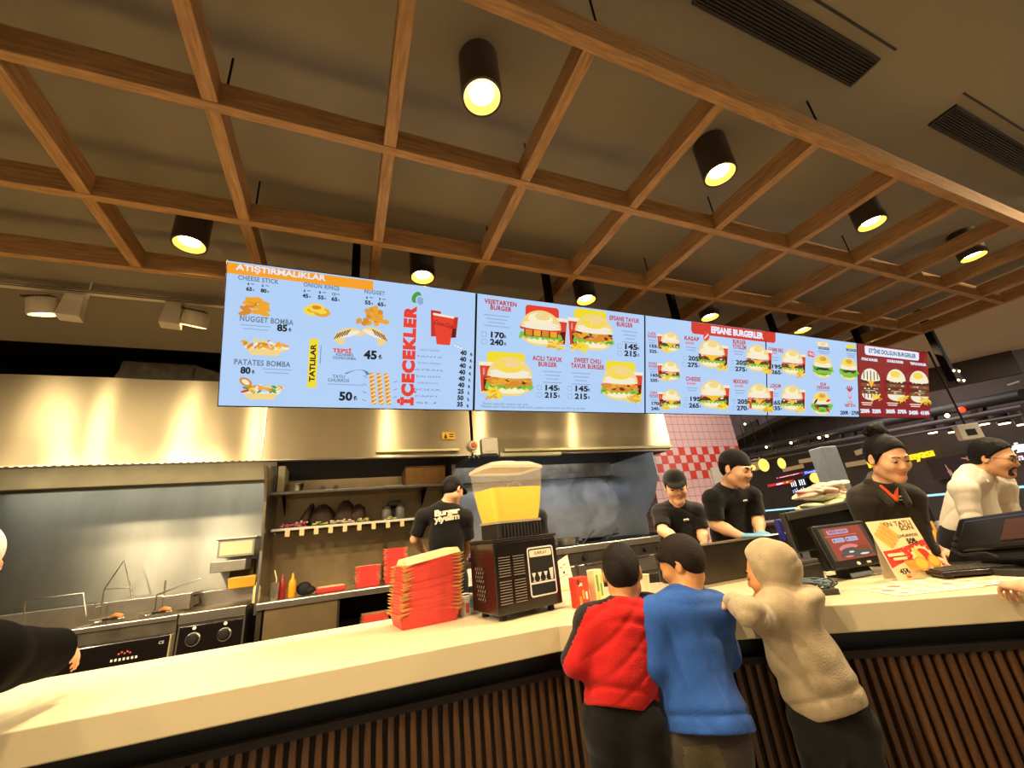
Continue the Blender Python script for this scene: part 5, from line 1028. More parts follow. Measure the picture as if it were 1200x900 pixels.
# small downlights over the shops
for k, (x, y) in enumerate(((1093, 507), (1117, 506), (1153, 497), (1177, 496), (1199, 497))):
    p = mp(x, y, .5); t = thing('shop_downlight', ('first small shop downlight above the yellow lettering', 'second small shop downlight above the yellow lettering', 'small shop downlight right of the white device', 'small shop downlight second from the right edge', 'small shop downlight at the right edge')[k], 'ceiling lamp', p, 'shop downlights')
    MB().cyl(p, p + Vector((0, 0, .26)), .085, n=14).build('housing', 'pipe_grey', t, smooth=40); MB().cyl(p - Vector((0, 0, .012)), p, .07, n=14).build('bulb', 'bulb_and_glint', t)
# signs
glow('sign_yellow', '#ffd21f', 1.5); glow('sign_white', '#f4f6ff', 2.0); glow('sign_pinkwhite', '#ffe3f0', 1.3); glow('sign_red', '#d8203a', 1.0); glow('sign_blue', '#1f3aa8', 1.0); glow('sign_bluewhite', '#b8c8ff', 1.2); glow('warm_strip', '#c8a070', .6); glow('board_orange', '#e8632a', .8); glow('lamp_yellow', '#ffd060', 1.6)
def letters(body, x, y, hpx, wpx, m, name, label):
    a = mp(x, y, .12); M = mframe(a); b_ = mp(x, y - hpx, .12); h = abs((M.inverted() @ b_).y); w = abs((M.inverted() @ mp(x + wpx, y, .12)).x)
    vs, fs = text_mesh(body, h / .72, .012 * h, 0, 'LEFT', extrude=.02); x0 = min(p[0] for p in vs); k = w / (max(p[0] for p in vs) - x0); y0 = min(p[1] for p in vs)
    o = MB(M).add([((p[0] - x0) * k, p[1], p[2]) for p in vs], fs).build(name, m); tag(o, label, 'sign'); return o
letters('Kahve Dünyası', 1018, 545, 9, 82, 'glow_sign_yellow', 'lettering', 'glowing yellow shop lettering behind the woman')
letters('PİDE', 1184, 528, 9, 36, 'glow_sign_white', 'lettering', 'glowing white shop lettering at the right edge')
o, M_, r = slab(((1184, 541), (1196, 534)), .08, .03, 'glow_sign_pinkwhite', 'sign_bar', 'short pink white glowing bar under the white lettering at the right edge', 'sign')
def bandsign(px, m, tm, body, label, logo=None):
    o, M_, r = slab(px, .06, .06, m, 'shop_sign', label, 'sign'); cv = Canvas(M_, z0=.004, step=.002); w, h = r[1] - r[0], r[3] - r[2]; cx_, cz_ = (r[0] + r[1]) / 2, (r[2] + r[3]) / 2
    if logo: cv.ell(r[0] + h * .2, cz_, h * .45, h * .55, logo, 16)
    cv.text(body, cx_ + (h * .25 if logo else 0), cz_, h * .62, tm, .06, fit=w * .76); cv.done('lettering', o); return o
bandsign(((911, 561), (940, 553)), 'glow_sign_red', 'glow_sign_pinkwhite', 'hapıburger', 'small red shop sign with white lettering across the mall', 'glow_sign_pinkwhite'); bandsign(((941, 557), (966, 547)), 'glow_sign_blue', 'glow_sign_bluewhite', "Domino's", 'small blue shop sign with pale lettering across the mall')
o, M_, r = slab(((900, 571), (929, 562)), .06, .05, 'glow_sign_red', 'menu_board', 'red and orange menu board under the red shop sign', 'menu board'); w, h = r[1] - r[0], r[3] - r[2]; cv = Canvas(M_, z0=.004, step=.002); cv.rect(r[0] + w * .8, r[2] + h * .5, w * .34, h * .9, 'glow_board_orange'); cv.ell(r[0] + w * .5, r[2] + h * .4, w * .14, h * .28, 'glow_sign_pinkwhite', 14, jag=.2); cv.rect(r[0] + w * .2, r[2] + h * .5, w * .2, h * .3, 'glow_board_orange'); cv.rect(r[0] + w * .8, r[2] + h * .5, w * .08, h * .6, 'glow_lemon'); cv.done('pictures', o)
o, M_, r = slab(((930, 582), (944, 560)), .05, .05, 'slot_black', 'price_board', 'black price board with columns of white figures across the mall', 'price board'); w, h = r[1] - r[0], r[3] - r[2]; cv = Canvas(M_, z0=.004, step=.002)
for k in range(7):
    if k != 3: cv.rect(r[0] + w * (.12 + k * .13), r[2] + h * .78, w * .05, h * .34, 'glow_sign_white'); cv.rect(r[0] + w * (.1 + k * .13), r[2] + h * .3, w * .05, h * (.2 + .1 * (k % 3)), 'glow_sign_bluewhite')
cv.done('figures', o)
for k, (a, c) in enumerate((((937, 541), (960, 537)), ((918, 551), (941, 546)), ((1003, 531), (1012, 528)), ((992, 545), (1016, 541)))):
    p, q = mp(*a, .1), mp(*c, .1); tag(MB().bar(p, q, .05, .12).build('light_strip', 'glow_warm_strip'), ('warm light strip above the blue shop sign', 'warm light strip above the red shop sign', 'short warm light strip left of the woman’s hair', 'warm light strip beside the woman’s ear')[k], 'light')
for k, (x, y) in enumerate(((895, 545), (916, 543), (882, 548))):
    p = mp(x, y, 1.0); t = thing('pendant_lamp', ('yellow pendant lamp across the mall, left of the red sign', 'pale pendant lamp above the red sign', 'small pendant lamp nearest the taller worker’s cap')[k], 'pendant lamp', p, 'pendant lamps'); MB().ball(p, (.16, .16, .22) if k == 0 else .10 if k == 2 else (.11, .11, .17), n=14).build('globe', 'glow_lamp_yellow', t, smooth=60); MB().cyl(p + Vector((0, 0, .18)), p + Vector((0, 0, 1.6)), .012, n=6).build('cord', 'truss_dark', t)
for k, (x, y, m) in enumerate(((956, 560, 'glow_lamp_yellow'), (963, 562, 'glow_lamp_yellow'), (971, 559, 'glow_lamp_yellow'))): tag(MB().ball(mp(x, y, .3), .16, n=10).build('globe_lamp', m, smooth=60), ('left globe lamp of the small group below the blue sign', 'middle globe lamp of the small group below the blue sign', 'right globe lamp of the small group below the blue sign')[k], 'lamp')
o, M_, r = slab(((883, 552), (889, 536)), .3, .05, 'glow_warm_strip', 'upright_strip', 'short upright pale light strip by the taller worker’s cap', 'light')
# grey column
mat('column_grey', '#aab0a8', .5, noise=.08, nscale=10); p = pd(976, 560, 8.0); top = pd(975, 522, 8.0).z
b = MB(xf((p.x, p.y, 0), math.atan2(MU.y, MU.x) + .15)).box((-.17, -.17, 0), (.17, .17, top)); o = b.build('grey_column', 'column_grey', bevel=.02); tag(o, 'pale grey square column behind the woman, across the mall', 'column'); o['kind'] = 'thing'
# glass balustrade with cyan lit rail
a, c = pd(1260, 568, 4.9), pd(850, 596, 9.5); c.z = a.z = 1.33; d = (c - a).normalized()
mat('rail_cyan', '#a8e4ee', .3, emit='#9fe0ee', estr=.8); mat('glass_pane', '#b9c6c8', .06, trans=.9, alpha=.25, ior=1.1); mat('post_dark', '#2b2724', .4)
gb = thing('glass_balustrade', 'glass balustrade with a cyan lit rail crossing behind the staff', 'balustrade', Vector((a.x, a.y, 0)))
MB().bar(a, c, .045, .03).build('rail', 'rail_cyan', gb); L = (c - a).length; b = MB(); n = 7
for k in range(n): q0, q1 = a + d * (L * k / n + .03), a + d * (L * (k + 1) / n - .03); b.bar(Vector((q0.x, q0.y, .7)), Vector((q1.x, q1.y, .7)), .012, 1.2)
b.build('glass', 'glass_pane', gb)
for k in range(n + 1): q0 = a + d * (L * k / n); MB().cyl((q0.x, q0.y, 0), (q0.x, q0.y, 1.31), .02, n=10).build('post', 'post_dark', gb)
# hand poster
o, M_, r = slab(((1094, 563), (1147, 527)), .07, .04, 'mall_dark', 'hand_poster', 'dark wall poster with two pointing hands behind the man in white', 'poster'); cv = Canvas(M_, z0=.004, step=.002); w, h = r[1] - r[0], r[3] - r[2]; mat('poster_skin', '#b98a86', .6, emit='#b98a86', estr=.12); mat('poster_wine', '#2e1a1c', .7)
cv.rect((r[0] + r[1]) / 2, (r[2] + r[3]) / 2, w * .96, h * .92, 'poster_wine')
def hand(cx_, cy_, s, rot):
    c_, s_ = math.cos(rot), math.sin(rot); f = lambda x, y: (cx_ + (x * c_ - y * s_) * s, cy_ + (x * s_ + y * c_) * s)
    cv.poly([f(-.5, -.2), f(-.3, -.3), (f(.1, -.28)), f(.2, -.1), f(.9, -.02), f(.9, .08), f(.2, .12), f(.05, .3), f(-.1, .2), f(-.5, .22)], 'poster_skin'); [cv.rect(*f(.08, -.22 + k * .09), .25 * s, .07 * s, 'poster_skin', r=.02 * s, rot=rot) for k in range(3)]
hand(r[0] + w * .78, r[2] + h * .72, h * .34, PI * .92); hand(r[0] + w * .38, r[2] + h * .30, h * .36, PI * .55); cv.done('picture', o)
# white hanging device
p = pd(1135, 506, 5.2); M = xf((p.x, p.y, p.z), math.atan2(-.52, .85)); t = thing('hanging_device', 'white wall device with a dark square, hanging above the man in white', 'device', p); MB(M).box((-.13, -.03, -.10), (.13, .04, .10)).build('case', 'white_plastic', t, bevel=.012); MB(M).box((-.05, -.034, -.05), (.06, -.029, .03)).build('dark_window', 'slot_black', t); MB(M).cyl((0, 0, .1), (0, 0, 1.4), .012, n=8).build('rod', 'truss_dark', t)
# dark post under the corner of the lattice
t = thing('corner_post', 'dark steel post hanging from the lattice corner, right of the red screen', 'post', (5.56, 1.83, CZ)); MB().box((5.53, 1.80, 2.40), (5.60, 1.86, CZ)).build('post', 'black_metal', t, bevel=.004); MB().box((5.50, 1.785, 2.36), (5.64, 1.80, 2.52)).build('plate', 'black_metal', t)
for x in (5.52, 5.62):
    for z in (2.39, 2.49): MB().ball((x, 1.783, z), .011, n=8).build('bolt', 'bulb_and_glint', t)  # bolt heads glow: their glint is put in as emission
# dark bulkhead that closes the soffit
struct(MB().bar((9.0, 2.26, CZ - .10), (7.5, 4.7, CZ - .10), .10, .5).build('trim_1', 'mall_dark'))
o, M_, r = slab(((1181, 452), (1194, 446)), .1, .03, 'warm_panel' if 'warm_panel' in MATS else mat('warm_panel', '#a39a76', .6), 'small_panel', 'small pale panel on the dark mall wall, upper right', 'panel')
# serving case with wrapped goods behind the woman
mat('clear_case', '#dfe5da', .1, trans=.7, alpha=.35, ior=1.1); mat('wrap_pink', '#e6bfae', .6, noise=.15, nscale=14); mat('wrap_green', '#cfd3a6', .6, noise=.15, nscale=14); mat('case_green', '#26331c', .6)
p = pd(968, 598, 2.9); t = thing('serving_case', 'clear serving case of pink and green wrapped goods left of the woman', 'serving case', Vector((p.x, p.y, p.z))); u_ = (pd(1005, 594, 2.9) - pd(942, 601, 2.9)).normalized(); M = frame(pd(944, 601, 2.9), u_, (0, 0, 1)); L = .42
b = MB(M); R = random.Random(2)
for i in range(46): q_ = R.uniform(0, .15); b.ball((R.uniform(.09, .38), .03 + q_, -R.uniform(.05, .16)), (R.uniform(.05, .10), R.uniform(.016, .026), .06), 1 if q_ < .06 else R.choice((0, 0, 2)), 10, R=Matrix.Rotation(R.uniform(-.25, .25), 3, 'Z'))
b.build('wrapped_goods', ['wrap_pink', 'wrap_green', 'paper_white'], t, smooth=50); MB(M).box((0, 0, -.22), (.46, .008, .0)).box((0, .09, -.005), (.46, .10, 0)).build('rim', 'clear_case', t); MB(M).box((-.02, -.035, -.24), (.5, 0, .02)).build('base', 'case_green', t, bevel=.004)
tb = MB(M).box((-.3, -.06, -.4), (.5, -.036, .0)); tg = thing('rear_counter', 'low dark rear counter under the serving case', 'counter', Vector((p.x, p.y, 0))); tb.build('top', 'steel_dark', tg, bevel=.004); zz = (M @ Vector((0, -.06, 0))).z
for x, z in ((-.26, -.36), (.46, -.36), (-.26, -.04), (.46, -.04)): q = M @ Vector((x, -.06, z)); MB().box((q.x - .02, q.y - .02, 0), (q.x + .02, q.y + .02, q.z)).build('leg', 'steel_dark', tg)
# things on the far side between the woman and the man
p = pd(1106, 634, 2.9); t = thing('side_counter', 'narrow cream side counter between the woman and the man in white', 'counter', Vector((p.x, p.y, 0))); M = xf((p.x, p.y, 0), math.atan2(FD.y, FD.x)); MB(M).box((-.16, -.05, p.z - .04), (.22, .28, p.z)).build('top', 'counter_white', t, bevel=.004); MB(M).box((-.14, -.02, 0), (.2, .26, p.z - .04)).build('cabinet', 'pos_grey', t); SC = p
t = thing('leaflet_box', 'orange yellow and green printed leaflet box between the woman and the man', 'box', Vector((SC.x, SC.y, SC.z))); MM = xf((SC.x - .02, SC.y + .05, SC.z), math.atan2(FD.y, FD.x)); MB(MM).box((-.085, 0, 0), (.05, .06, .135)).build('body', 'print_orange', t, bevel=.003); cv = Canvas(MM @ frame((0, 0, 0), (1, 0, 0), (0, 0, 1))); cv.rect(-.05, .09, .04, .06, 'print_green'); cv.rect(0, .08, .05, .07, 'print_yellow'); cv.rect(-.02, .03, .07, .03, 'print_red'); cv.rect(.02, .10, .02, .05, 'print_black'); cv.done('print', t)
b = MB(); R = random.Random(9); c0 = MM @ Vector((.12, .05, .05)); vs = []; n = 12
for j in range(7):
    for i in range(n): a_ = 2 * PI * i / n; r_ = .055 * math.sin(PI * (j + .6) / 7.2) * R.uniform(.7, 1.2); vs.append((c0.x + r_ * math.cos(a_), c0.y + r_ * math.sin(a_), SC.z + .002 + .13 * j / 6))
b.add(vs, [(j * n + i, j * n + (i + 1) % n, (j + 1) * n + (i + 1) % n, (j + 1) * n + i) for j in range(6) for i in range(n)] + [tuple(range(n))[::-1], tuple(range(6 * n, 7 * n))]); tag(b.build('plastic_bag', mat('bag_silver', '#a9a9a4', .2, .6, bump=.4, bscale=40)), 'crumpled silvery plastic bag beside the leaflet box', 'bag')

# thin smoke rising from the grill
m = bpy.data.materials.new('grill_smoke'); m.use_nodes = True; MATS['grill_smoke'] = m; nt = m.node_tree; N = nt.nodes; L_ = nt.links; N.remove(N['Principled BSDF'])
vol = N.new('ShaderNodeVolumeScatter'); vol.inputs['Color'].default_value = (.82, .86, .92, 1); tc = N.new('ShaderNodeTexCoord'); nz = N.new('ShaderNodeTexNoise'); nz.inputs['Scale'].default_value = 3.2; nz.inputs['Detail'].default_value = 5; nz.inputs['Distortion'].default_value = .8
rp_ = N.new('ShaderNodeMapRange'); rp_.inputs['From Min'].default_value = .44; rp_.inputs['From Max'].default_value = .78; rp_.inputs['To Max'].default_value = 3.2; L_.new(tc.outputs['Object'], nz.inputs['Vector']); L_.new(nz.outputs['Fac'], rp_.inputs['Value']); L_.new(rp_.outputs['Result'], vol.inputs['Density']); L_.new(vol.outputs[0], N['Material Output'].inputs['Volume'])
c0 = py(672, 600, 4.95); o = MB().ball((c0.x, 4.98, 1.68), (.75, .36, .44), n=24).build('smoke', 'grill_smoke', smooth=180); tag(o, 'thin bluish smoke rising from the grill against the steel splashback', 'smoke', kind='stuff')
# ------------------------------------------------------------------ people: bodies are grown as one smooth surface from a distance field
f32 = np.float32
def A3(v): return np.array(v, dtype=f32)
class Field:
    def __init__(s, lo, hi, h, mats):
        s.h = h; s.lo = A3(lo); n = np.ceil((A3(hi) - s.lo) / h).astype(int) + 1; s.n = n
        s.F = np.full(tuple(n), 10.0, dtype=f32); s.K = np.zeros(tuple(n), dtype=np.int8); s.mats = list(mats)
    def box(s, lo, hi):
        a = np.clip(np.floor((A3(lo) - s.lo) / s.h).astype(int), 0, s.n - 1); b = np.clip(np.ceil((A3(hi) - s.lo) / s.h).astype(int) + 1, 1, s.n)
        if np.any(b <= a): return None
        sl = tuple(slice(i, j) for i, j in zip(a, b)); g = [s.lo[k] + s.h * np.arange(a[k], b[k], dtype=f32) for k in range(3)]
        return sl, np.meshgrid(*g, indexing='ij')
    def put(s, lo, hi, fn, k=0.02, mat=0, op='u', clip=()):
        m = k + 3 * s.h; r = s.box(A3(lo) - m, A3(hi) + m)
        if r is None: return
        sl, (X, Y, Z) = r; d = fn(X, Y, Z)
        for p, n in clip: d = np.maximum(d, (X - f32(p[0])) * f32(n[0]) + (Y - f32(p[1])) * f32(n[1]) + (Z - f32(p[2])) * f32(n[2]))
        F = s.F[sl]; k = max(k, 1e-4)
        if op == 'u':
            w = d < F; s.K[sl] = np.where(w, mat, s.K[sl]); hh = np.maximum(k - np.abs(F - d), 0) / k; s.F[sl] = np.minimum(F, d) - hh * hh * k * .25
        elif op == 's':
            d = -d; hh = np.maximum(k - np.abs(F - d), 0) / k; s.F[sl] = np.maximum(F, d) + hh * hh * k * .25
    def cone(s, p0, p1, r0, r1, k=0.02, mat=0, op='u', clip=(), sq=None):
        p0, p1 = A3(p0), A3(p1); R = max(r0, r1) * (max(1, 1 / sq[1]) if sq and sq[1] > 0 and False else 1)
        if sq: d_, q = A3(sq[0]), f32(1 / sq[1] - 1)
        ax = p1 - p0; L2 = float(ax @ ax) + 1e-12
        axs = ax + d_ * (ax @ d_) * q if sq else ax; L2 = float(axs @ axs) + 1e-12
        def fn(X, Y, Z):
            x, y, z = X - p0[0], Y - p0[1], Z - p0[2]
            if sq: e = (x * d_[0] + y * d_[1] + z * d_[2]) * q; x, y, z = x + d_[0] * e, y + d_[1] * e, z + d_[2] * e
            t = np.clip((x * axs[0] + y * axs[1] + z * axs[2]) / f32(L2), 0, 1)
            return np.sqrt((x - t * axs[0]) ** 2 + (y - t * axs[1]) ** 2 + (z - t * axs[2]) ** 2) - (f32(r0) + f32(r1 - r0) * t)
        s.put(np.minimum(p0, p1) - R, np.maximum(p0, p1) + R, fn, k, mat, op, clip)
    def ell(s, c, r, R=None, k=0.02, mat=0, op='u', clip=()):
        c, r = A3(c), A3(r); R = np.eye(3, dtype=f32) if R is None else R.astype(f32); m = float(max(r))
        def fn(X, Y, Z):
            x, y, z = X - c[0], Y - c[1], Z - c[2]
            q = [(x * R[0, i] + y * R[1, i] + z * R[2, i]) / r[i] for i in range(3)]
            k0 = np.sqrt(q[0] ** 2 + q[1] ** 2 + q[2] ** 2); k1 = np.sqrt((q[0] / r[0]) ** 2 + (q[1] / r[1]) ** 2 + (q[2] / r[2]) ** 2) + 1e-6
            return k0 * (k0 - 1) / k1
        s.put(c - m, c + m, fn, k, mat, op, clip)
    def ripple(s, amp, waves, seed=0, mask=None):
        """soft cloth folds: sharpened sines along given directions"""
        r = s.box(s.lo, s.lo + s.h * s.n); sl, (X, Y, Z) = r; w = np.abs(s.F) < 3 * amp + 2 * s.h; X, Y, Z = X[w], Y[w], Z[w]; R = np.random.RandomState(seed); d = np.zeros_like(X)
        for (kx, ky, kz, a) in waves:
            ph = R.uniform(0, 6.28); wob = 1.0 * np.sin(X * 11 + ph) + .9 * np.sin(Y * 12 + 2 * ph) + .9 * np.sin(Z * 9 + 3 * ph); v = np.sin((X * kx + Y * ky + Z * kz) * .8 + ph + wob); g = np.clip(.45 + .6 * np.sin(X * 13 + Z * 7 + ph * 5) + .35 * np.sin(Y * 15 - Z * 11 + ph * 3), 0, 1); d += a * g * (np.exp(-(v / .38) ** 2) - .30)
        if mask is not None: d *= mask(X, Y, Z)
        s.F[w] += (amp * d).astype(f32)
    def mesh(s, name, parent=None, label=None):
        F = s.F; ins = F < 0; n = s.n
        c = ins[:-1, :-1, :-1].astype(np.int8)
        for dx in (0, 1):
            for dy in (0, 1):
                for dz in (0, 1):
                    if dx or dy or dz: c = c + ins[dx:n[0] - 1 + dx, dy:n[1] - 1 + dy, dz:n[2] - 1 + dz]
        act = (c > 0) & (c < 8); I = np.argwhere(act); idx = np.full(act.shape, -1, dtype=np.int32); idx[act] = np.arange(len(I))
        val = np.stack([F[I[:, 0] + dx, I[:, 1] + dy, I[:, 2] + dz] for dx in (0, 1) for dy in (0, 1) for dz in (0, 1)], 1)
        off = np.array([(dx, dy, dz) for dx in (0, 1) for dy in (0, 1) for dz in (0, 1)], dtype=f32); P = np.zeros((len(I), 3), dtype=f32); cnt = np.zeros(len(I), dtype=f32)
        for a in range(8):
            for b in range(a + 1, 8):
                if np.abs(off[a] - off[b]).sum() != 1: continue
                va, vb = val[:, a], val[:, b]; m = (va < 0) != (vb < 0); t = np.where(m, va / np.where(m, va - vb, 1), 0); P += np.where(m[:, None], off[a] + t[:, None] * (off[b] - off[a]), 0); cnt += m
        V = (I + P / np.maximum(cnt, 1)[:, None]) * s.h + s.lo; Q = []; MI = []
        for ax in range(3):
            sl0 = [slice(None)] * 3; sl1 = [slice(None)] * 3; sl0[ax] = slice(0, -1); sl1[ax] = slice(1, None)
            A_, B_ = ins[tuple(sl0)], ins[tuple(sl1)]; o = [i for i in range(3) if i != ax]
            for flip, M_ in ((0, A_ & ~B_), (1, ~A_ & B_)):
                E = np.argwhere(M_); 
                if not len(E): continue
                E = E[(E[:, o[0]] > 0) & (E[:, o[1]] > 0) & (E[:, o[0]] < n[o[0]] - 1) & (E[:, o[1]] < n[o[1]] - 1)]
                q = []
                for (u, v) in ((1, 1), (0, 1), (0, 0), (1, 0)):
                    e = E.copy(); e[:, o[0]] -= u; e[:, o[1]] -= v; q.append(idx[e[:, 0], e[:, 1], e[:, 2]])
                q = np.stack(q, 1)
                if (flip == 1) != (ax == 1): q = q[:, ::-1]
                Q.append(q); e = E.copy(); e[:, ax] += flip; MI.append(s.K[e[:, 0], e[:, 1], e[:, 2]])
        Q = np.concatenate(Q); MI = np.concatenate(MI); ok = (Q >= 0).all(1); Q, MI = Q[ok], MI[ok]
        # light smoothing keeps the grown surface free of steps
        nv = len(V)
        for _ in range(2):
            S = np.zeros((nv, 3), dtype=np.float64); Ct = np.zeros(nv)
            for a in range(4):
                b = (a + 1) % 4; np.add.at(S, Q[:, a], V[Q[:, b]]); np.add.at(S, Q[:, b], V[Q[:, a]]); np.add.at(Ct, Q[:, a], 1); np.add.at(Ct, Q[:, b], 1)
            V = V * .55 + .45 * S / np.maximum(Ct, 1)[:, None]
        org = np.array(ORIG.get(parent.name, Vector((0, 0, 0))) if parent is not None else (0, 0, 0))
        me = bpy.data.meshes.new(name); me.vertices.add(nv); me.vertices.foreach_set('co', (V - org).astype(f32).ravel()); me.loops.add(Q.size); me.loops.foreach_set('vertex_index', Q.astype(np.int32).ravel())
        me.polygons.add(len(Q)); me.polygons.foreach_set('loop_start', np.arange(0, Q.size, 4, dtype=np.int32)); me.polygons.foreach_set('material_index', MI.astype(np.int32)); me.polygons.foreach_set('use_smooth', np.ones(len(Q), dtype=bool))
        for m in s.mats: me.materials.append(MATS[m])
        me.update(calc_edges=True); me.validate()
        o = bpy.data.objects.new(name, me); C.objects.link(o)
        if parent is not None: o.parent = parent; ORIG[o.name] = Vector(org)
        if label: o['label'] = label
        return o

def nrm(v): v = np.array(v, dtype=float); return v / (np.linalg.norm(v) + 1e-12)
def headframe(f, u):
    f = nrm(f); u = np.array(u, float); u = nrm(u - f * (u @ f)); return np.stack([np.cross(f, u), f, u], 1)     # columns right, forward, up
def H(c, R, s, p): return np.array(c) + R @ (np.array(p) * s)

def head(F, c, R, s=1.0, skin=0, lip=1, fem=False, beard=None):
    h = lambda p: H(c, R, s, p)
    F.ell(h((0, -.012, .030)), np.array((.074, .094, .086)) * s, R, .02, skin)
    F.ell(h((0, .032, -.030)), np.array((.060, .062, .080)) * s, R, .035 * s, skin)
    F.cone(h((-.042, .0, -.062)), h((0, .068, -.096)), .024 * s, .019 * s, .03 * s, skin); F.cone(h((.042, .0, -.062)), h((0, .068, -.096)), .024 * s, .019 * s, .03 * s, skin)
    F.ell(h((0, .072, -.094)), np.array((.024, .020, .018)) * s, R, .02 * s, beard if beard is not None else skin)
    for e in (-1, 1):
        F.ell(h((e * .034, .068, -.026)), np.array((.026, .026, .024)) * s, R, .03 * s, skin)
        F.ell(h((e * .031, .096, .006)), np.array((.017, .013, .0105)) * s, R, .016 * s, skin, 's')
        F.ell(h((e * .031, .079, .004)), np.array((.0165, .0145, .0125)) * s, R, .003, skin)
        F.cone(h((e * .012, .088, .022)), h((e * .044, .080, .020)), (.006 if fem else .009) * s, (.005 if fem else .007) * s, .016 * s, skin)
        F.ell(h((e * .076, -.006, -.006)), np.array((.010, .019, .031)) * s, R, .008, skin); F.ell(h((e * .082, .002, -.004)), np.array((.006, .010, .018)) * s, R, .005, skin, 's')
    F.cone(h((0, .086, .014)), h((0, .1055, -.028)), .0075 * s, .0105 * s, .014 * s, skin)
    for e in (-1, 1): F.ell(h((e * .0105, .096, -.034)), np.array((.0080, .010, .0075)) * s, R, .006 * s, skin)
    F.ell(h((0, .088, -.060)), np.array((.025, .010, .007 if not fem else .0085)) * s, R, .006 * s, lip); F.ell(h((0, .086, -.071)), np.array((.020, .0105, .008 if not fem else .0095)) * s, R, .006 * s, lip); F.ell(h((0, .099, -.0655)), np.array((.022, .004, .0016)) * s, R, .003 * s, lip, 's')

def face_parts(root, c, R, s, lid=0.6, brow='hair_dark', fem=False, look=(0, 0)):
    h = lambda p: H(c, R, s, p)
    for e in (-1, 1):
        b = MB(); RR = Matrix(R.tolist())
        b.ball(h((e * .031, .0795, .003)), .0145 * s, 0, 14); b.build('eye', ['eye_white'], root, smooth=70)
        b = MB()
        g = lambda x, z, y=.0955: h((e * (.031 + x), y - abs(x) * .35, z))
        b.tube([g(-.013, .001), g(-.006, -.0015), g(0, -.002), g(.007, -.0012), g(.014, .0025)], [.0010 * s, .0018 * s, .0020 * s, .0018 * s, .0012 * s], 6, 0)
        b.ball(h((e * .031 + look[0], .0915, .0005 + look[1])), (.006 * s, .0035 * s, .006 * s), 0, 10, R=RR)
        b.build('eyelash', ['hair_dark'], root, smooth=60)
        b = MB(); k = .0020 if fem else .0040
        b.tube([h((e * .010, .096, .021)), h((e * .024, .0955, .0265)), h((e * .038, .0885, .026)), h((e * .048, .079, .019))], [k * s, k * s * 1.1, k * s * .9, .001 * s], 6); b.build('eyebrow', brow, root, smooth=60)

def hand(F, w, d, n, s=1.0, curl=0.35, side=1, skin=0, thumb=0.6, spread=0.10, k=0.004):
    """w wrist, d towards the fingertips, n out of the back of the hand, side: thumb towards +/- (d x n)"""
    w, d, n = np.array(w, float), nrm(d), np.array(n, float); n = nrm(n - d * (n @ d)); t = np.cross(d, n) * side; Rm = np.stack([t, d, n], 1)
    F.ell(w + d * .045 * s, np.array((.041, .052, .0155)) * s, Rm, .012, skin); F.ell(w + d * .075 * s, np.array((.040, .020, .012)) * s, Rm, .008, skin)
    for i, (x, L, r) in enumerate(((.031, .070, .0088), (.0105, .079, .0090), (-.0105, .073, .0086), (-.030, .058, .0078))):
        p = w + d * (.083 - .005 * abs(i - 1)) * s + t * x * s; a = curl * (.55 + .1 * i); dd = nrm(d + t * (1.5 - i) * spread)
        for j, q in enumerate((.44, .31, .25)):
            v = dd * math.cos(a) - n * math.sin(a); p2 = p + v * L * q * s; F.cone(p, p2, r * (1 - .08 * j) * s, r * (.93 - .09 * j) * s, k, skin); p = p2; a += curl * .8
    p = w + d * .022 * s + t * .030 * s - n * .006 * s
    for j, (L, r) in enumerate(((.040, .0135), (.032, .0105), (.025, .0092))):
        v = nrm(t * (thumb - .25 * j * curl) + d * .8 - n * (.25 + .35 * curl)); p2 = p + v * L * s; F.cone(p, p2, r * s, r * .88 * s, .007, skin); p = p2

for n_, c_, r_ in (('skin_tan', '#d39c70', .5), ('skin_light', '#d8a27a', .5), ('skin_kid', '#d9995f', .5), ('lip_rose', '#bd7459', .5), ('lip_tan', '#bd805c', .5), ('stubble', '#7b573f', .6), ('beard_dark', '#2c201a', .8)): mat(n_, c_, r_, noise=.04, nscale=30)
for n_, c_ in (('hair_dark', '#0d0907'), ('hair_brown', '#22170f'), ('hair_short', '#1a130d')): mat(n_, c_, .6, noise=.3, nscale=90, bump=.5, bscale=260, spec=.2)
mat('eye_white', '#d8cfc4', .3)
def cloth(n, c, bump=.25, bscale=220, rough=.85, noise=.06): return mat(n, c, rough, noise=noise, nscale=25, bump=bump, bscale=bscale, sheen=.15, spec=.2)
cloth('tee_black', '#100e0c'); cloth('cap_black', '#0b0908'); cloth('jacket_red', '#c8201c'); cloth('jacket_black', '#201b19'); cloth('sweat_blue', '#2f5aa8'); cloth('hood_beige', '#ab9776', noise=.14); cloth('trouser_black', '#14110e'); cloth('trouser_grey', '#4a4037', noise=.15); cloth('denim_dark', '#1b1916', noise=.2); cloth('patch_olive', '#5b5036'); cloth('uniform_brown', '#2d2720'); cloth('shirt_white', '#e9dcc4', noise=.02); cloth('scarf_orange', '#d4522a'); cloth('shoe_dark', '#1a1715'); cloth('glove_blue', '#6fa9c9', .05, 60, .4); mat('sleeve_black', '#080706', .9, bump=.2, bscale=160, spec=.1); cloth('cap_white', '#e8e2d6', .3, 120); cloth('sleeve_grey', '#3c3a3a')

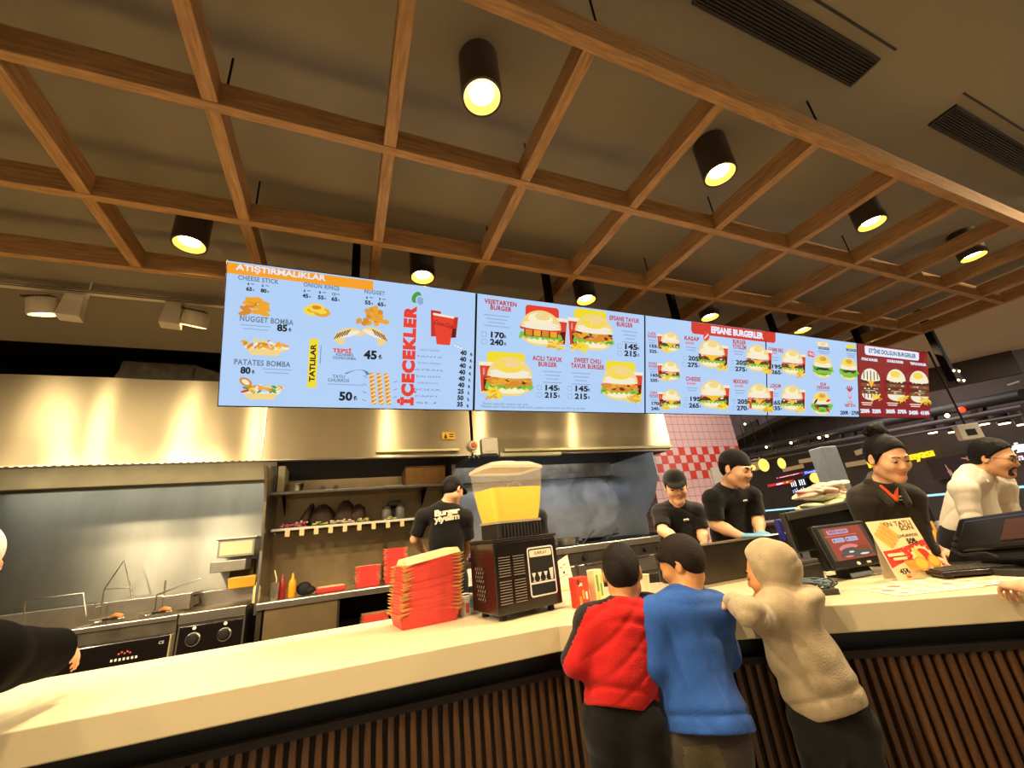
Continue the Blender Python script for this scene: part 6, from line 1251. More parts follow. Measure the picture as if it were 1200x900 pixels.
V3 = lambda p: np.array(p, float)
class Person:
    """joints in world metres; grows body, clothes and hair"""
    def __init__(s, label, base, J, sc=1.0, h=0.006, skin='skin_tan', lip='lip_tan', extra=()):
        s.J = {k: V3(v) for k, v in J.items()}; s.sc = sc; s.h = h
        s.root = None; s.label = label; s.base = Vector(base); s.skin = [skin, lip] + list(extra)
        P = np.array(list(s.J.values())); s.lo, s.hi = P.min(0) - .22, P.max(0) + .22
        s.lo[2] = max(s.lo[2], base[2] - .01)
        j = s.J; s.lat = nrm(j['sR'] - j['sL']); up = nrm(j['neck'] - j['pel']); s.fwd = nrm(np.cross(up, s.lat)); s.up = up
        s.Rh = headframe(j['hf'] - j['head'], j.get('hu', j['head'] + V3((0, 0, 1))) - j['head'])
    def body(s, fem=False, beard=None, hands=(), legs=True, torso=True, hs=None):
        j, c = s.J, s.sc; F = Field(s.lo, s.hi, s.h, s.skin); s.F = F; hs = hs or c; s.hs = hs
        if legs:
            for a in 'LR': F.cone(j['h' + a], j['k' + a], .070 * c, .048 * c, .03); F.cone(j['k' + a], j['a' + a], .046 * c, .034 * c, .03); F.cone(j['a' + a], j['a' + a] + s.ffwd * .14 * c - V3((0, 0, .045 * c)), .034 * c, .026 * c, .02)
        F.cone(j['pel'], j['pel'] * .45 + j['neck'] * .55, .115 * c, .125 * c, .05, sq=(s.fwd, .66)); F.cone(j['pel'] * .4 + j['neck'] * .6, j['neck'] - s.up * .09 * c, .125 * c, .095 * c, .05, sq=(s.fwd, .66))
        for a in 'LR': F.cone(j['neck'] - s.up * .04 * c, j['s' + a], .05 * c, .050 * c, .05)
        F.cone(j['neck'] - s.up * .03 * c, H(j['head'], s.Rh, hs, (0, -.022, -.06)), (.052 if not fem else .043) * c, (.050 if not fem else .043) * hs, .03)
        for a in 'LR':
            F.cone(j['s' + a], j['e' + a], .048 * c, .037 * c, .02); F.cone(j['e' + a], j['e' + a] * .6 + j['w' + a] * .4, .036 * c, .037 * c, .02); F.cone(j['e' + a] * .6 + j['w' + a] * .4, j['w' + a], .037 * c, .025 * c, .02)
        for q in hands: hand(F, **q)
        head(F, j['head'], s.Rh, hs, 0, 1, fem, beard); 
        o = F.mesh('person'); o['label'] = s.label; o['category'] = 'person'
        org = s.base; o.data.transform(Matrix.Translation(-org)); o.location = org; ORIG[o.name] = org; s.root = o; return o
    ffwd = np.array((0., 1., 0.))
    def top(s, name, mats, sleeve=1.0, hem=0.0, loose=1.0, neck=.058, ripple=(), amp=.006, label=None, seed=1, belly=0.0, cuff=True, trunk=None, paint=None, collar=True, mask=None, sl_r=1.0, hemr=1.0, waist=1.0, band=0.0, hemtilt=0.0):
        """sleeve: 1 to the wrist, .5 to just above the elbow; hem: metres below the pelvis joint"""
        j, c = s.J, s.sc; F = Field(s.lo, s.hi, s.h, mats); L = loose; sq = (s.fwd, .70); hp = j['pel'] - s.up * hem; mid = j['pel'] * .5 + j['neck'] * .5; up1 = j['neck'] - s.up * .10 * c; hn = nrm(s.up + s.fwd * hemtilt); cl = [(hp, -hn)]
        F.cone(hp - s.up * .05, j['pel'] * .8 + j['neck'] * .2, .140 * c * L * hemr, .138 * c * L * waist, .04, clip=cl, sq=(s.fwd, .84)); F.cone(j['pel'] * .85 + j['neck'] * .15, mid, .138 * c * L * waist, .142 * c * L, .05, clip=cl, sq=sq); F.cone(mid, up1, .142 * c * L, .128 * c * L, .05, sq=sq)
        if belly: F.ell(j['pel'] * .75 + j['neck'] * .25 + s.fwd * .05 * c, np.array((.13, .13, .15)) * c * belly, None, .06)
        if trunk: trunk(F)
        for a in 'LR':
            F.cone(up1 + s.up * .055 * c, j['s' + a], .060 * c * L, .060 * c * L, .05)
            S_, E_, W_ = j['s' + a], j['e' + a], j['w' + a]; r = L * sl_r
            if sleeve <= .6:
                e = S_ + (E_ - S_) * sleeve * 1.5; d = nrm(E_ - S_); F.cone(S_, e + d * .05, .062 * c * r, .056 * c * r, .03, clip=[(e, d)])
            else:
                w = E_ + (W_ - E_) * min(1, (sleeve - .5) * 2); d = nrm(W_ - E_); F.cone(S_, E_, .060 * c * r, .051 * c * r, .05); F.cone(E_, w + d * .04, .052 * c * r, .043 * c * r, .02, clip=[(w, d)])
                if cuff: F.cone(w - d * .035 * c, w + d * .04, .040 * c, .037 * c, .008, mat=len(mats) - 1 if False else 0, clip=[(w + d * .012, d)])
        if collar: F.cone(j['neck'] - s.up * .045 * c, j['neck'] + s.up * .012 * c, .070 * c, neck * c, .02, clip=[(j['neck'] + s.up * .012 * c, s.up)], sq=(s.fwd, .92))
        if ripple: F.ripple(amp, ripple, seed, mask)
        if band:
            r_ = F.box(F.lo, F.lo + F.h * F.n)[1]; t_ = sum((r_[i] - hp[i]) * hn[i] for i in range(3)); F.F += (.006 * np.exp(-((t_ - band) / .007) ** 2) - .003 * np.exp(-((t_ - band * 1.5) / .02) ** 2)).astype(f32); F.F = np.maximum(F.F, -t_)
        if paint: paint(F)
        return F.mesh(name, s.root, label)
    def legs(s, name, m, loose=1.0, amp=.006, h=None, paint=None, seed=3, top=.03, extra=()):
        j, c = s.J, s.sc; P = np.array([j[k] for k in ('pel', 'hL', 'hR', 'kL', 'kR', 'aL', 'aR')]); F = Field(P.min(0) - .2, P.max(0) + .2, h or max(s.h, .008), [m] + list(extra)); L = loose
        F.cone(j['pel'] + s.up * top, (j['hL'] + j['hR']) / 2, .128 * c * L, .132 * c * L, .04, sq=(s.fwd, .78), clip=[(j['pel'] + s.up * top, s.up)])
        for a in 'LR': F.ell(j['h' + a] - s.fwd * .034 * c, np.array((.080, .078, .10)) * c * L, None, .05); F.cone(j['h' + a], j['k' + a], .094 * c * L, .068 * c * L, .04); F.cone(j['k' + a], j['a' + a] - V3((0, 0, .10 * c)), .066 * c * L, .056 * c * L, .03, clip=[(j['a' + a] - V3((0, 0, .02 * c)), (0, 0, -1))])
        F.ripple(amp, [(6, 6, 38, 1), (30, 10, 12, .6)], seed)
        if paint: paint(F)
        return F.mesh(name, s.root)
    def shoes(s, m='shoe_dark', ffwd=None):
        d0 = s.ffwd if ffwd is None else ffwd
        for a in 'LR':
            p = s.J['a' + a].copy(); z0 = s.base[2]; F = Field(p - .3, p + .3, .01, [m]); c = s.sc; q = V3((p[0], p[1], z0 + .040 * c)); F.cone(q - d0 * .05 * c, q + d0 * .16 * c, .044 * c, .040 * c, .03, clip=[((0, 0, z0 + .002), (0, 0, -1))]); F.cone(V3((p[0], p[1], z0 + .05 * c)), p, .05 * c, .045 * c, .03); F.mesh('shoe', s.root)
    def hair(s, m, kind='short', label=None):
        j = s.J; R, c, k = s.Rh, j['head'], s.hs; h = lambda p: H(c, R, k, p); F = Field(j['head'] - .24, j['head'] + .24, min(s.h, .005), [m]); U = R[:, 2]; Fw = R[:, 1]
        if kind in ('short', 'crew', 'crop'):
            t = {'short': .010, 'crew': .005, 'crop': .016}[kind]
            F.ell(h((0, -.014, .032)), (np.array((.074, .094, .086)) + t) * k, R, .01, clip=[(h((0, .076, .062 if kind != 'short' else .080)), nrm(Fw * .75 - U * .66)), (h((0, -.01, -.012)), nrm(-U + Fw * .55))])
            F.ell(h((0, -.048, -.012)), (np.array((.062, .050, .060)) + t * .5) * k, R, .03, clip=[(h((0, -.05, -.064)), nrm(-U + Fw * .25)), (h((0, -.016, 0)), Fw)])
            for e in (-1, 1): F.cone(h((e * .069, .012, .03)), h((e * .072, .012, -.012)), .010 * k, .005 * k, .01)
        elif kind == 'fringe':
            F.ell(h((0, -.012, .034)), (np.array((.074, .094, .086)) + .009) * k, R, .01, clip=[(h((0, .078, .044)), nrm(Fw * .75 - U * .8)), (h((0, -.01, -.006)), nrm(-U + Fw * .5))])
            F.cone(h((-.045, .072, .056)), h((.045, .072, .060)), .014 * k, .014 * k, .02); F.ell(h((0, -.046, -.010)), np.array((.066, .054, .060)) * k, R, .03, clip=[(h((0, -.018, 0)), Fw)])
            for e in (-1, 1): F.cone(h((e * .069, .02, .03)), h((e * .072, .014, -.010)), .012 * k, .006 * k, .01)
        elif kind == 'bun':
            F.ell(h((0, -.014, .034)), (np.array((.074, .094, .086)) + .007) * k, R, .01, clip=[(h((0, .074, .072)), nrm(Fw * .9 - U * .6)), (h((0, -.05, -.050)), -U)]); F.ell(h((0, -.050, -.005)), np.array((.062, .050, .056)) * k, R, .03, clip=[(h((0, -.02, 0)), Fw)])
            F.ell(h((0, -.062, .138)), np.array((.047, .045, .038)) * k, R, .006); F.cone(h((-.03, -.07, .165)), h((.035, -.05, .160)), .02, .018, .01); F.cone(h((-.045, -.06, .125)), h((.045, -.065, .130)), .018, .016, .01); F.ripple(.004, [(60, 30, 40, 1), (30, 70, 20, .8)], 4)
            for e in (-1, 1): F.cone(h((e * .070, .030, .035)), h((e * .076, .018, -.03)), .012 * k, .004 * k, .01)
        F.ripple(.002, [(120, 60, 30, 1)], 2)
        return F.mesh('hair', s.root, label)
    def cap(s, m='cap_black', brim=True, band=.030, tall=.0, white=False):
        j = s.J; R, c, k = s.Rh, j['head'], s.hs; h = lambda p: H(c, R, k, p); F = Field(j['head'] - .26, j['head'] + .26, min(s.h, .005), [m]); U = R[:, 2]; Fw = R[:, 1]
        F.ell(h((0, -.014, .036 + tall * .3)), (np.array((.085, .105, .092 + tall))) * k, R, .01, clip=[(h((0, .05, band + .012)), nrm(-U + Fw * .10))])
        if brim: F.ell(h((0, .112, .040)), np.array((.066, .058, .008)) * k, headframe(nrm(Fw - U * .25), U), .012)
        return F.mesh('cap', s.root)

def standing(px, py_, yaw, ht, base_z, lean=0.0, leanlat=0.0):
    """upright joints for a figure of height ht facing yaw (0 = +Y), pelvis above (px, py_)"""
    k = ht / 1.72; f = V3((-math.sin(yaw), math.cos(yaw), 0)); r = V3((math.cos(yaw), math.sin(yaw), 0)); z = V3((0, 0, 1)); b = V3((px, py_, base_z)); upv = nrm(z + f * lean + r * leanlat)
    J = dict(pel=b + z * .94 * k); J['neck'] = J['pel'] + upv * .50 * k; J['head'] = J['neck'] + upv * .165 * k + f * .02 * k; J['hf'] = J['head'] + f
    for a, e in (('L', -1), ('R', 1)):
        J['s' + a] = J['neck'] + r * e * .185 * k - upv * .06 * k; J['h' + a] = J['pel'] + r * e * .09 * k - z * .05 * k; J['k' + a] = b + r * e * .10 * k + z * .49 * k; J['a' + a] = b + r * e * .10 * k + z * .085 * k
        J['e' + a] = J['s' + a] + r * e * .05 * k - z * .29 * k; J['w' + a] = J['e' + a] + f * .16 * k - z * .19 * k
    return J, k, f, r
CR = V3((CA[0], CB[0], CU[0])); CRH = nrm(V3((CA[0], CB[0], 0))); RT = V3((.852, -.523, 0)); FWD = V3(FN); UPZ = V3((0, 0, 1))
def tow(p): q = V3(p); return nrm(V3((-q[0], -q[1], 0)))       # level direction from a point to the camera side
def fill_legs(J, base_z, f, c, spread=.085, step=0.0):
    r = np.cross(f, UPZ); p = J['pel']
    for a, e in (('L', -1), ('R', 1)):
        J['h' + a] = p + r * e * spread * c - UPZ * .05 * c; zk = base_z + (p[2] - base_z) * .52
        J['k' + a] = V3((p[0], p[1], 0)) + r * e * (spread + .015) * c + UPZ * zk + f * .02 * c; J['a' + a] = V3((p[0], p[1], 0)) + r * e * (spread + .015) * c + UPZ * (base_z + .085 * c) - f * .02 * c
    return J
D = lambda x, y, z: V3(pd(x, y, z))
def rl(p): return np.cross(UPZ, tow(p))                       # level direction to the right as seen from the camera
FOLD = [(14, 8, 40, 1), (26, 18, 52, .6)]

# ---- boy in red, from behind
J = dict(pel=D(727, 826, 1.27), neck=D(733, 709, 1.36), head=D(729, 671, 1.425), sL=D(693, 729, 1.345), sR=D(762, 717, 1.37), eL=D(674, 774, 1.29), eR=D(763, 764, 1.35), wL=V3(pz(702, 727, 1.125)), wR=V3(pz(752, 716, 1.125)))
J['hf'] = J['head'] + FWD * .97 + RT * .10 - UPZ * .28; fill_legs(J, FL, FWD, .70)
P_ = Person('boy in a red tracksuit jacket with dark shoulders, seen from behind at the counter', (J['pel'][0], J['pel'][1], FL), J, .70, .0045, 'skin_kid', 'lip_tan'); P_.ffwd = FWD
P_.body(hs=.80, hands=[dict(w=J['wL'], d=FWD * .9 + RT * .3, n=UPZ, s=.74, side=-1), dict(w=J['wR'], d=FWD * .9 - RT * .3, n=UPZ, s=.74, side=1)])
P_.hair('hair_short', 'crew'); face_parts(P_.root, J['head'], P_.Rh, .80)
def red_paint(F):                                               # dark stripe along the shoulders and down the outside of the sleeves
    r = F.box(F.lo, F.lo + F.h * F.n); sl, (X, Y, Z) = r
    for n_, segs in ((nrm(FWD * .12 - RT * .75 + UPZ * .55), ((J['neck'] - RT * .03 - UPZ * .02, J['sL']), (J['sL'], J['eL']))), (nrm(FWD * .2 + RT * .75 + UPZ * .5), ((J['neck'] + RT * .03, J['sR']), (J['sR'], J['eR'])))):
        for a, b in segs:
            ax = b - a; t = np.clip(((X - a[0]) * ax[0] + (Y - a[1]) * ax[1] + (Z - a[2]) * ax[2]) / (ax @ ax), 0, 1); V = [X - a[0] - t * ax[0], Y - a[1] - t * ax[1], Z - a[2] - t * ax[2]]
            F.K[(sum(V[i] * n_[i] for i in range(3)) > .026) & (sum(v * v for v in V) < .075 ** 2)] = 1
P_.top('jacket', ['jacket_red', 'jacket_black'], 1.0, .015, 1.10, .062, [(14, 10, 44, 1), (-20, 14, 40, .9), (30, 20, 70, .5)], .008, seed=5, paint=red_paint, hemr=.94, band=.045, hemtilt=.42)
P_.legs('trousers', 'trouser_black', .98, .004); P_.shoes(ffwd=FWD)
w = MB(); c0 = Vector(pz(752, 712, 1.13)); R = random.Random(3); vs = []
for j in range(5):
    for i in range(9): a_ = 2 * PI * i / 9; r_ = .034 * math.sin(PI * (j + .7) / 5.6) * R.uniform(.7, 1.25); vs.append((c0.x + r_ * math.cos(a_), c0.y + r_ * math.sin(a_) + .05, 1.101 + .02 * j + R.uniform(-.003, .003) * (j > 0)))
w.add(vs, [(j * 9 + i, j * 9 + (i + 1) % 9, (j + 1) * 9 + (i + 1) % 9, (j + 1) * 9 + i) for j in range(4) for i in range(9)] + [tuple(range(9))[::-1], tuple(range(36, 45))]); tag(w.build('red_wrapper', 'box_red'), 'crumpled red wrapper on the counter in front of the boy in red', 'wrapper')

# ---- boy in blue, from behind, looking left
J = dict(pel=D(818, 846, 1.25), neck=D(801, 698, 1.36), head=D(799, 660, 1.42), sL=D(768, 722, 1.33), sR=D(838, 715, 1.36), eL=D(763, 779, 1.27), eR=D(851, 768, 1.36), wL=V3(pz(768, 712, 1.125)), wR=V3(pz(842, 704, 1.125)))
J['hf'] = J['head'] - RT * .88 + FWD * .50 - UPZ * .30; fill_legs(J, FL, FWD, .74)
P_ = Person('boy in a plain blue sweatshirt seen from behind, face turned left', (J['pel'][0], J['pel'][1], FL), J, .74, .0055, 'skin_kid', 'lip_rose'); P_.ffwd = FWD
P_.body(hs=.76, hands=[dict(w=J['wL'], d=FWD * .9 + RT * .2, n=UPZ, s=.76, side=-1), dict(w=J['wR'], d=FWD * .9 - RT * .2, n=UPZ, s=.76, side=1)])
P_.hair('hair_brown', 'fringe'); face_parts(P_.root, J['head'], P_.Rh, .76, brow='hair_brown')
def blue_trunk(F): F.cone(J['pel'] * .75 + J['neck'] * .25, J['pel'] + RT * .035 - FWD * .03, .10, .115, .05, clip=[(J['pel'] - P_.up * .018, -P_.up + RT * .0)])
P_.top('sweatshirt', ['sweat_blue'], 1.0, .018, 1.08, .062, [(34, -22, 16, 1), (16, 10, 34, .6)], .007, seed=9, trunk=blue_trunk, hemr=1.08, band=.042, hemtilt=.30)
def patch(F):
    r = F.box(F.lo, F.lo + F.h * F.n); sl, (X, Y, Z) = r; q = J['hL'] + RT * .045 - FWD * .08; u_ = (X - q[0]) * RT[0] + (Y - q[1]) * RT[1]; d_ = (X - q[0]) * FWD[0] + (Y - q[1]) * FWD[1]; F.K[(np.abs(u_) < .052) & (np.abs(Z - q[2] + .035) < .05) & (d_ < .03)] = 1
P_.legs('trousers', 'trouser_grey', 1.0, .004, paint=patch, extra=['patch_olive']); P_.shoes(ffwd=FWD)

# ---- boy in the beige hoodie, leaning on the counter
J = dict(pel=D(968, 828, 1.25), neck=D(912, 706, 1.34), head=D(903, 672, 1.42), sL=D(897, 725, 1.33), sR=D(934, 717, 1.33), eL=V3(pz(878, 717, 1.150)), eR=D(925, 706, 1.52), wL=V3(pz(860, 706, 1.145)), wR=V3(pz(893, 703, 1.125)))
J['hf'] = J['head'] - RT * .90 + FWD * .42 - UPZ * .18; fill_legs(J, FL, FWD, .68)
J['pel'] = J['pel'];
P_ = Person('child in a beige hooded sweatshirt leaning on the counter, hood up', (J['pel'][0], J['pel'][1], FL), J, .68, .0055, 'skin_kid', 'lip_rose'); P_.ffwd = FWD
P_.body(hs=.76, hands=[dict(w=J['wL'], d=-RT * .75 + FWD * .55 - UPZ * .08, n=UPZ, s=.72, side=-1), dict(w=J['wR'], d=-RT * .8 + FWD * .5, n=UPZ, s=.72, side=1)])
face_parts(P_.root, J['head'], P_.Rh, .76, brow='hair_brown')
def hood_trunk(F):
    F.cone(J['pel'] * .6 + J['neck'] * .4 + RT * .005, J['pel'] * .90 + J['neck'] * .10 + RT * .015, .084, .096, .06)
    F.cone(J['pel'] * 1.0 + J['neck'] * .0 + P_.up * .05, J['pel'] - P_.up * .03, .093, .091, .012, clip=[(J['pel'] - P_.up * .025, -P_.up)])
    R, c = P_.Rh, J['head']; h = lambda p: H(c, R, .76, p)
    F.cone(h((0, .004, -.075)), J['neck'] + P_.fwd * .004, .047, .056, .012); F.ell(h((.01, -.085, -.118)), np.array((.088, .058, .034)), R, .012); F.ell(h((.02, -.07, -.155)), np.array((.080, .050, .030)), R, .02)
    F.ell(h((0, -.022, .034)), np.array((.095, .110, .110)) * .80, R, .010, clip=[(h((0, .062, 0)), R[:, 1])]); F.cone(h((-.0, -.02, -.02)), h((0, -.015, -.10)), .070, .058, .015, clip=[(h((0, .052, 0)), R[:, 1])])
    F.ell(h((0, .078, -.014)), np.array((.058, .060, .092)) * .78, R, .010, op='s')
P_.top('hoodie', ['hood_beige'], 1.0, .02, .92, .060, [(30, 10, 26, 1), (-16, 20, 40, .9)], .007, seed=12, trunk=hood_trunk, hemr=.90, collar=False, band=.05, sl_r=1.12, hemtilt=.35)
P_.legs('jeans', 'denim_dark', .90, .004); P_.shoes(ffwd=FWD)

# ---- woman at the till
c0 = D(1042, 536, 1.95); f = nrm(rl(c0) * .75 + tow(c0) * .60)
J = dict(pel=D(1040, 690, 2.12), neck=D(1033, 567, 2.0), head=D(1039, 536, 1.95), sR=D(1010, 586, 2.0), sL=D(1066, 584, 1.97), eR=D(1022, 645, 1.98), eL=D(1083, 642, 1.96), wR=V3(pz(1091, 655, 1.128)), wL=V3(pz(1108, 648, 1.130)))
J['hf'] = J['head'] + nrm(rl(c0) * .60 + tow(c0) * .78) * .9 - UPZ * .38; fill_legs(J, KF, f, .86)
P_ = Person('woman with dark hair in a bun and a dark brown uniform jacket at the till', (J['pel'][0], J['pel'][1], KF), J, .86, .0048, 'skin_light', 'lip_rose'); P_.ffwd = f
kd = nrm(V3(pz(1137, 659, 1.122)) - J['wL']); kd2 = nrm(V3(pz(1117, 675, 1.116)) - J['wR'])
P_.body(fem=True, hs=.88, hands=[dict(w=J['wR'], d=kd2, n=UPZ, s=.90, side=-1, curl=.25), dict(w=J['wL'], d=kd, n=UPZ, s=.90, side=1, curl=.25)])
P_.hair('hair_dark', 'bun'); face_parts(P_.root, J['head'], P_.Rh, .88, fem=True)
wj = P_.top('jacket', ['uniform_brown'], .68, .06, 1.0, .066, FOLD, .004, seed=3, cuff=False, waist=.94)
b = Field(J['neck'] - .2, J['neck'] + .2, .0045, ['scarf_orange']); q = J['neck'] + P_.fwd * .050
for e in (-1, 1): b.cone(q + UPZ * .012 + P_.lat * .032 * e, q - UPZ * .042 + P_.fwd * .020, .010, .008, .008)
b.mesh('neck_scarf', P_.root)
b = Field(J['neck'] - .2, J['neck'] + .2, .0045, ['uniform_brown'])
for e in (-1, 1): k0, k1, k2 = J['neck'] - P_.fwd * .052 + UPZ * .018, J['neck'] + P_.lat * e * .060 + UPZ * .014 + P_.fwd * .012, J['neck'] + P_.lat * e * .036 - UPZ * .050 + P_.fwd * .086; b.cone(k0, k1, .017, .018, .012); b.cone(k1, k2, .018, .014, .012)
b.mesh('collar', P_.root)
def badge(P, px_, py2, ob, w_, h_, m1, m2, nm='name_badge'):
    """small plate laid on the cloth where the photo shows it"""
    bpy.context.view_layer.update(); inv = ob.matrix_world.inverted(); o = Vector((0, 0, EYE)); d_ = Vector(ray(px_, py2)).normalized(); ok, q, n_, _i = ob.ray_cast(inv @ o, d_)
    if not ok: return
    q = ob.matrix_world @ q; n_ = nrm(np.array(n_) * .5 + P.fwd * .5); u_ = np.cross(UPZ, n_); M = frame(q + Vector(n_) * .004, u_, UPZ - n_ * n_[2]); g = MB(M).box((-w_ / 2, -h_ / 2, -.006), (w_ / 2, h_ / 2, .003)).build(nm, m1, P.root, bevel=.001); cv = Canvas(M, z0=.0032); cv.rect(-w_ * .1, 0, w_ * .6, h_ * .4, m2); cv.done('print', g)
mat('badge_gold', '#c9b06a', .35, .5); badge(P_, 1057, 583, wj, .042, .020, 'badge_gold', 'slot_black')
P_.legs('trousers', 'trouser_black', 1.0, .004, h=.012); P_.shoes(ffwd=f)

# ---- man in white
mq = D(1160, 550, 2.33); f = nrm(rl(mq) * .95 + tow(mq) * .30)
J = dict(pel=D(1131, 628, 2.42), neck=D(1143, 551, 2.38), head=D(1164, 536, 2.33), sR=D(1129, 573, 2.30), sL=D(1173, 568, 2.40), eR=D(1146, 634, 2.22), eL=D(1190, 622, 2.36), wR=D(1196, 660, 2.12), wL=D(1200, 645, 2.3))
J['hf'] = J['head'] + nrm(rl(mq) * .92 + tow(mq) * .38) * .92 - UPZ * .34; fill_legs(J, KF, f, .9)
P_ = Person('bearded man with glasses in a white shirt bent over the right till', (J['pel'][0], J['pel'][1], KF), J, .92, .005, 'skin_tan', 'lip_tan', ['beard_dark']); P_.ffwd = f
P_.body(hs=.90, beard=2, hands=[dict(w=J['wR'], d=f - UPZ * .3, n=UPZ, s=.92, side=-1), dict(w=J['wL'], d=f - UPZ * .3, n=UPZ, s=.92, side=1)])
P_.hair('hair_dark', 'short'); face_parts(P_.root, J['head'], P_.Rh, .90)
h = lambda p: H(J['head'], P_.Rh, .90, p); F = Field(J['head'] - .2, J['head'] + .2, .0045, ['beard_dark']); F.ell(h((0, .075, -.092)), np.array((.030, .024, .022)) * .9, P_.Rh, .01); F.cone(h((-.026, .080, -.060)), h((-.022, .078, -.088)), .009, .010, .01); F.cone(h((.026, .080, -.060)), h((.022, .078, -.088)), .009, .010, .01); F.cone(h((-.024, .091, -.050)), h((.024, .091, -.050)), .0065, .0065, .008); F.mesh('beard', P_.root)
b = MB()
for e in (-1, 1): b.tube([h((e * .031 + .022 * math.cos(a), .104 - .25 * abs(.022 * math.cos(a)), .002 + .015 * math.sin(a))) for a in [k * PI / 8 for k in range(16)]], .0016, 6, closed=True); b.tube([h((e * .053, .098, .006)), h((e * .078, .03, .008)), h((e * .078, -.01, .004))], .0015, 6)
b.tube([h((-.009, .104, .004)), h((.009, .104, .004))], .0015, 6); b.build('glasses', 'steel_dark', P_.root, smooth=60)
P_.top('shirt', ['shirt_white'], .95, -.01, .97, .066, [(24, 18, 30, 1), (-18, 28, 14, .7)], .006, seed=21, belly=.92, cuff=False, sl_r=.95)
b = Field(J['neck'] - .2, J['neck'] + .2, .005, ['shirt_white'])
for e in (-1, 1): b.cone(J['neck'] + P_.lat * e * .058 + P_.up * .006 + P_.fwd * .005, J['neck'] + P_.lat * e * .045 - P_.up * .04 + P_.fwd * .075, .013, .012, .012)
b.mesh('collar', P_.root)
P_.legs('trousers', 'trouser_black', 1.05, .004, h=.012, top=.06); P_.shoes(ffwd=f)

# ---- taller worker with blue gloves
o = D(860, 549, 2.5); f = nrm(tow(o) * .75 + rl(o) * .62)
J = dict(pel=D(862, 668, 2.62), neck=D(852, 571, 2.55), head=D(862, 549, 2.50), sR=D(835, 585, 2.50), sL=D(880, 581, 2.56), eR=D(839, 615, 2.46), eL=D(888, 608, 2.52), wR=D(868, 628, 2.34), wL=D(891, 624, 2.36))
J['hf'] = J['head'] + nrm(rl(o) * .82 + tow(o) * .52) * .9 - UPZ * .40; fill_legs(J, KF, f, .9)
P_ = Person('taller worker in a black T-shirt and cap, wearing blue gloves, before the pink tiles', (J['pel'][0], J['pel'][1], KF), J, .90, .005, 'skin_light', 'lip_tan', ['glove_blue']); P_.ffwd = f
P_.body(hs=.90, hands=[dict(w=J['wR'], d=nrm(D(884, 628, 2.30) - J['wR']), n=UPZ, s=.92, side=-1, skin=2, curl=.35), dict(w=J['wL'], d=nrm(D(899, 629, 2.28) - J['wL']), n=UPZ, s=.92, side=1, skin=2, curl=.35)])
P_.hair('hair_dark', 'crew'); P_.cap(brim=False, band=.022, tall=.004); face_parts(P_.root, J['head'], P_.Rh, .90)
wj = P_.top('t_shirt', ['tee_black'], .55, .05, 1.0, .058, FOLD, .004, seed=31)
badge(P_, 873, 586.5, wj, .028, .010, 'paper_white', 'pos_grey', 'chest_logo')
P_.legs('trousers', 'trouser_black', 1.0, .004, h=.012); P_.shoes(ffwd=f)

# ---- shorter worker facing the camera
o = D(792, 570, 2.75); f = nrm(tow(o) + CRH * .05)
J = dict(pel=D(800, 668, 2.85), neck=D(793, 590, 2.80), head=D(792, 570, 2.73), sR=D(774, 601, 2.80), sL=D(816, 599, 2.80), eR=D(777, 622, 2.68), eL=D(823, 624, 2.74), wR=D(795, 633, 2.58), wL=D(826, 637, 2.62))
J['hf'] = J['head'] + f * .92 - UPZ * .30; fill_legs(J, KF, f, .88)
P_ = Person('shorter worker in a black T-shirt and cap facing the counter, left of the tiled wall', (J['pel'][0], J['pel'][1], KF), J, .90, .005, 'skin_light', 'lip_tan', ['stubble']); P_.ffwd = f
P_.body(hs=.90, hands=[dict(w=J['wR'], d=nrm(D(806, 640, 2.52) - J['wR']), n=UPZ, s=.92, side=-1), dict(w=J['wL'], d=nrm(D(824, 645, 2.52) - J['wL']), n=UPZ, s=.92, side=1)])
P_.hair('hair_dark', 'crew'); P_.cap(brim=True, band=.022, tall=.002); face_parts(P_.root, J['head'], P_.Rh, .90)
wj = P_.top('t_shirt', ['tee_black'], .55, .05, 1.0, .058, FOLD, .004, seed=41)
badge(P_, 804, 609, wj, .034, .011, 'paper_white', 'pos_grey', 'chest_logo')
P_.legs('trousers', 'trouser_black', 1.0, .004, h=.012); P_.shoes(ffwd=f)

# ---- cook with lettering on the back
o = D(520, 600, 3.25); bk = nrm(-tow(o)); rt = np.cross(bk, UPZ)
J = dict(pel=D(524, 672, 3.22), neck=D(522, 590, 3.25), head=D(531, 574, 3.30), sL=D(496, 605, 3.24), sR=D(546, 606, 3.28), eL=D(486, 632, 3.22), eR=D(549, 636, 3.30), wL=D(498, 648, 3.45), wR=D(544, 655, 3.50))
J['hf'] = J['head'] + bk * .70 + rt * .62 - UPZ * .42; fill_legs(J, KF, bk, .9)
P_ = Person('cook in a black T-shirt with white lettering on the back, seen from behind', (J['pel'][0], J['pel'][1], KF), J, .92, .006, 'skin_light', 'lip_tan'); P_.ffwd = bk
P_.body(hs=.88, hands=[dict(w=J['wL'], d=bk - UPZ * .2, n=UPZ, s=.92, side=1), dict(w=J['wR'], d=bk - UPZ * .2, n=UPZ, s=.92, side=-1)])
P_.hair('hair_dark', 'crew'); P_.cap(brim=True, band=.02); face_parts(P_.root, J['head'], P_.Rh, .88)
ts = P_.top('t_shirt', ['tee_black'], .55, .06, 1.0, .058, FOLD, .004, seed=51)
bpy.context.view_layer.update()
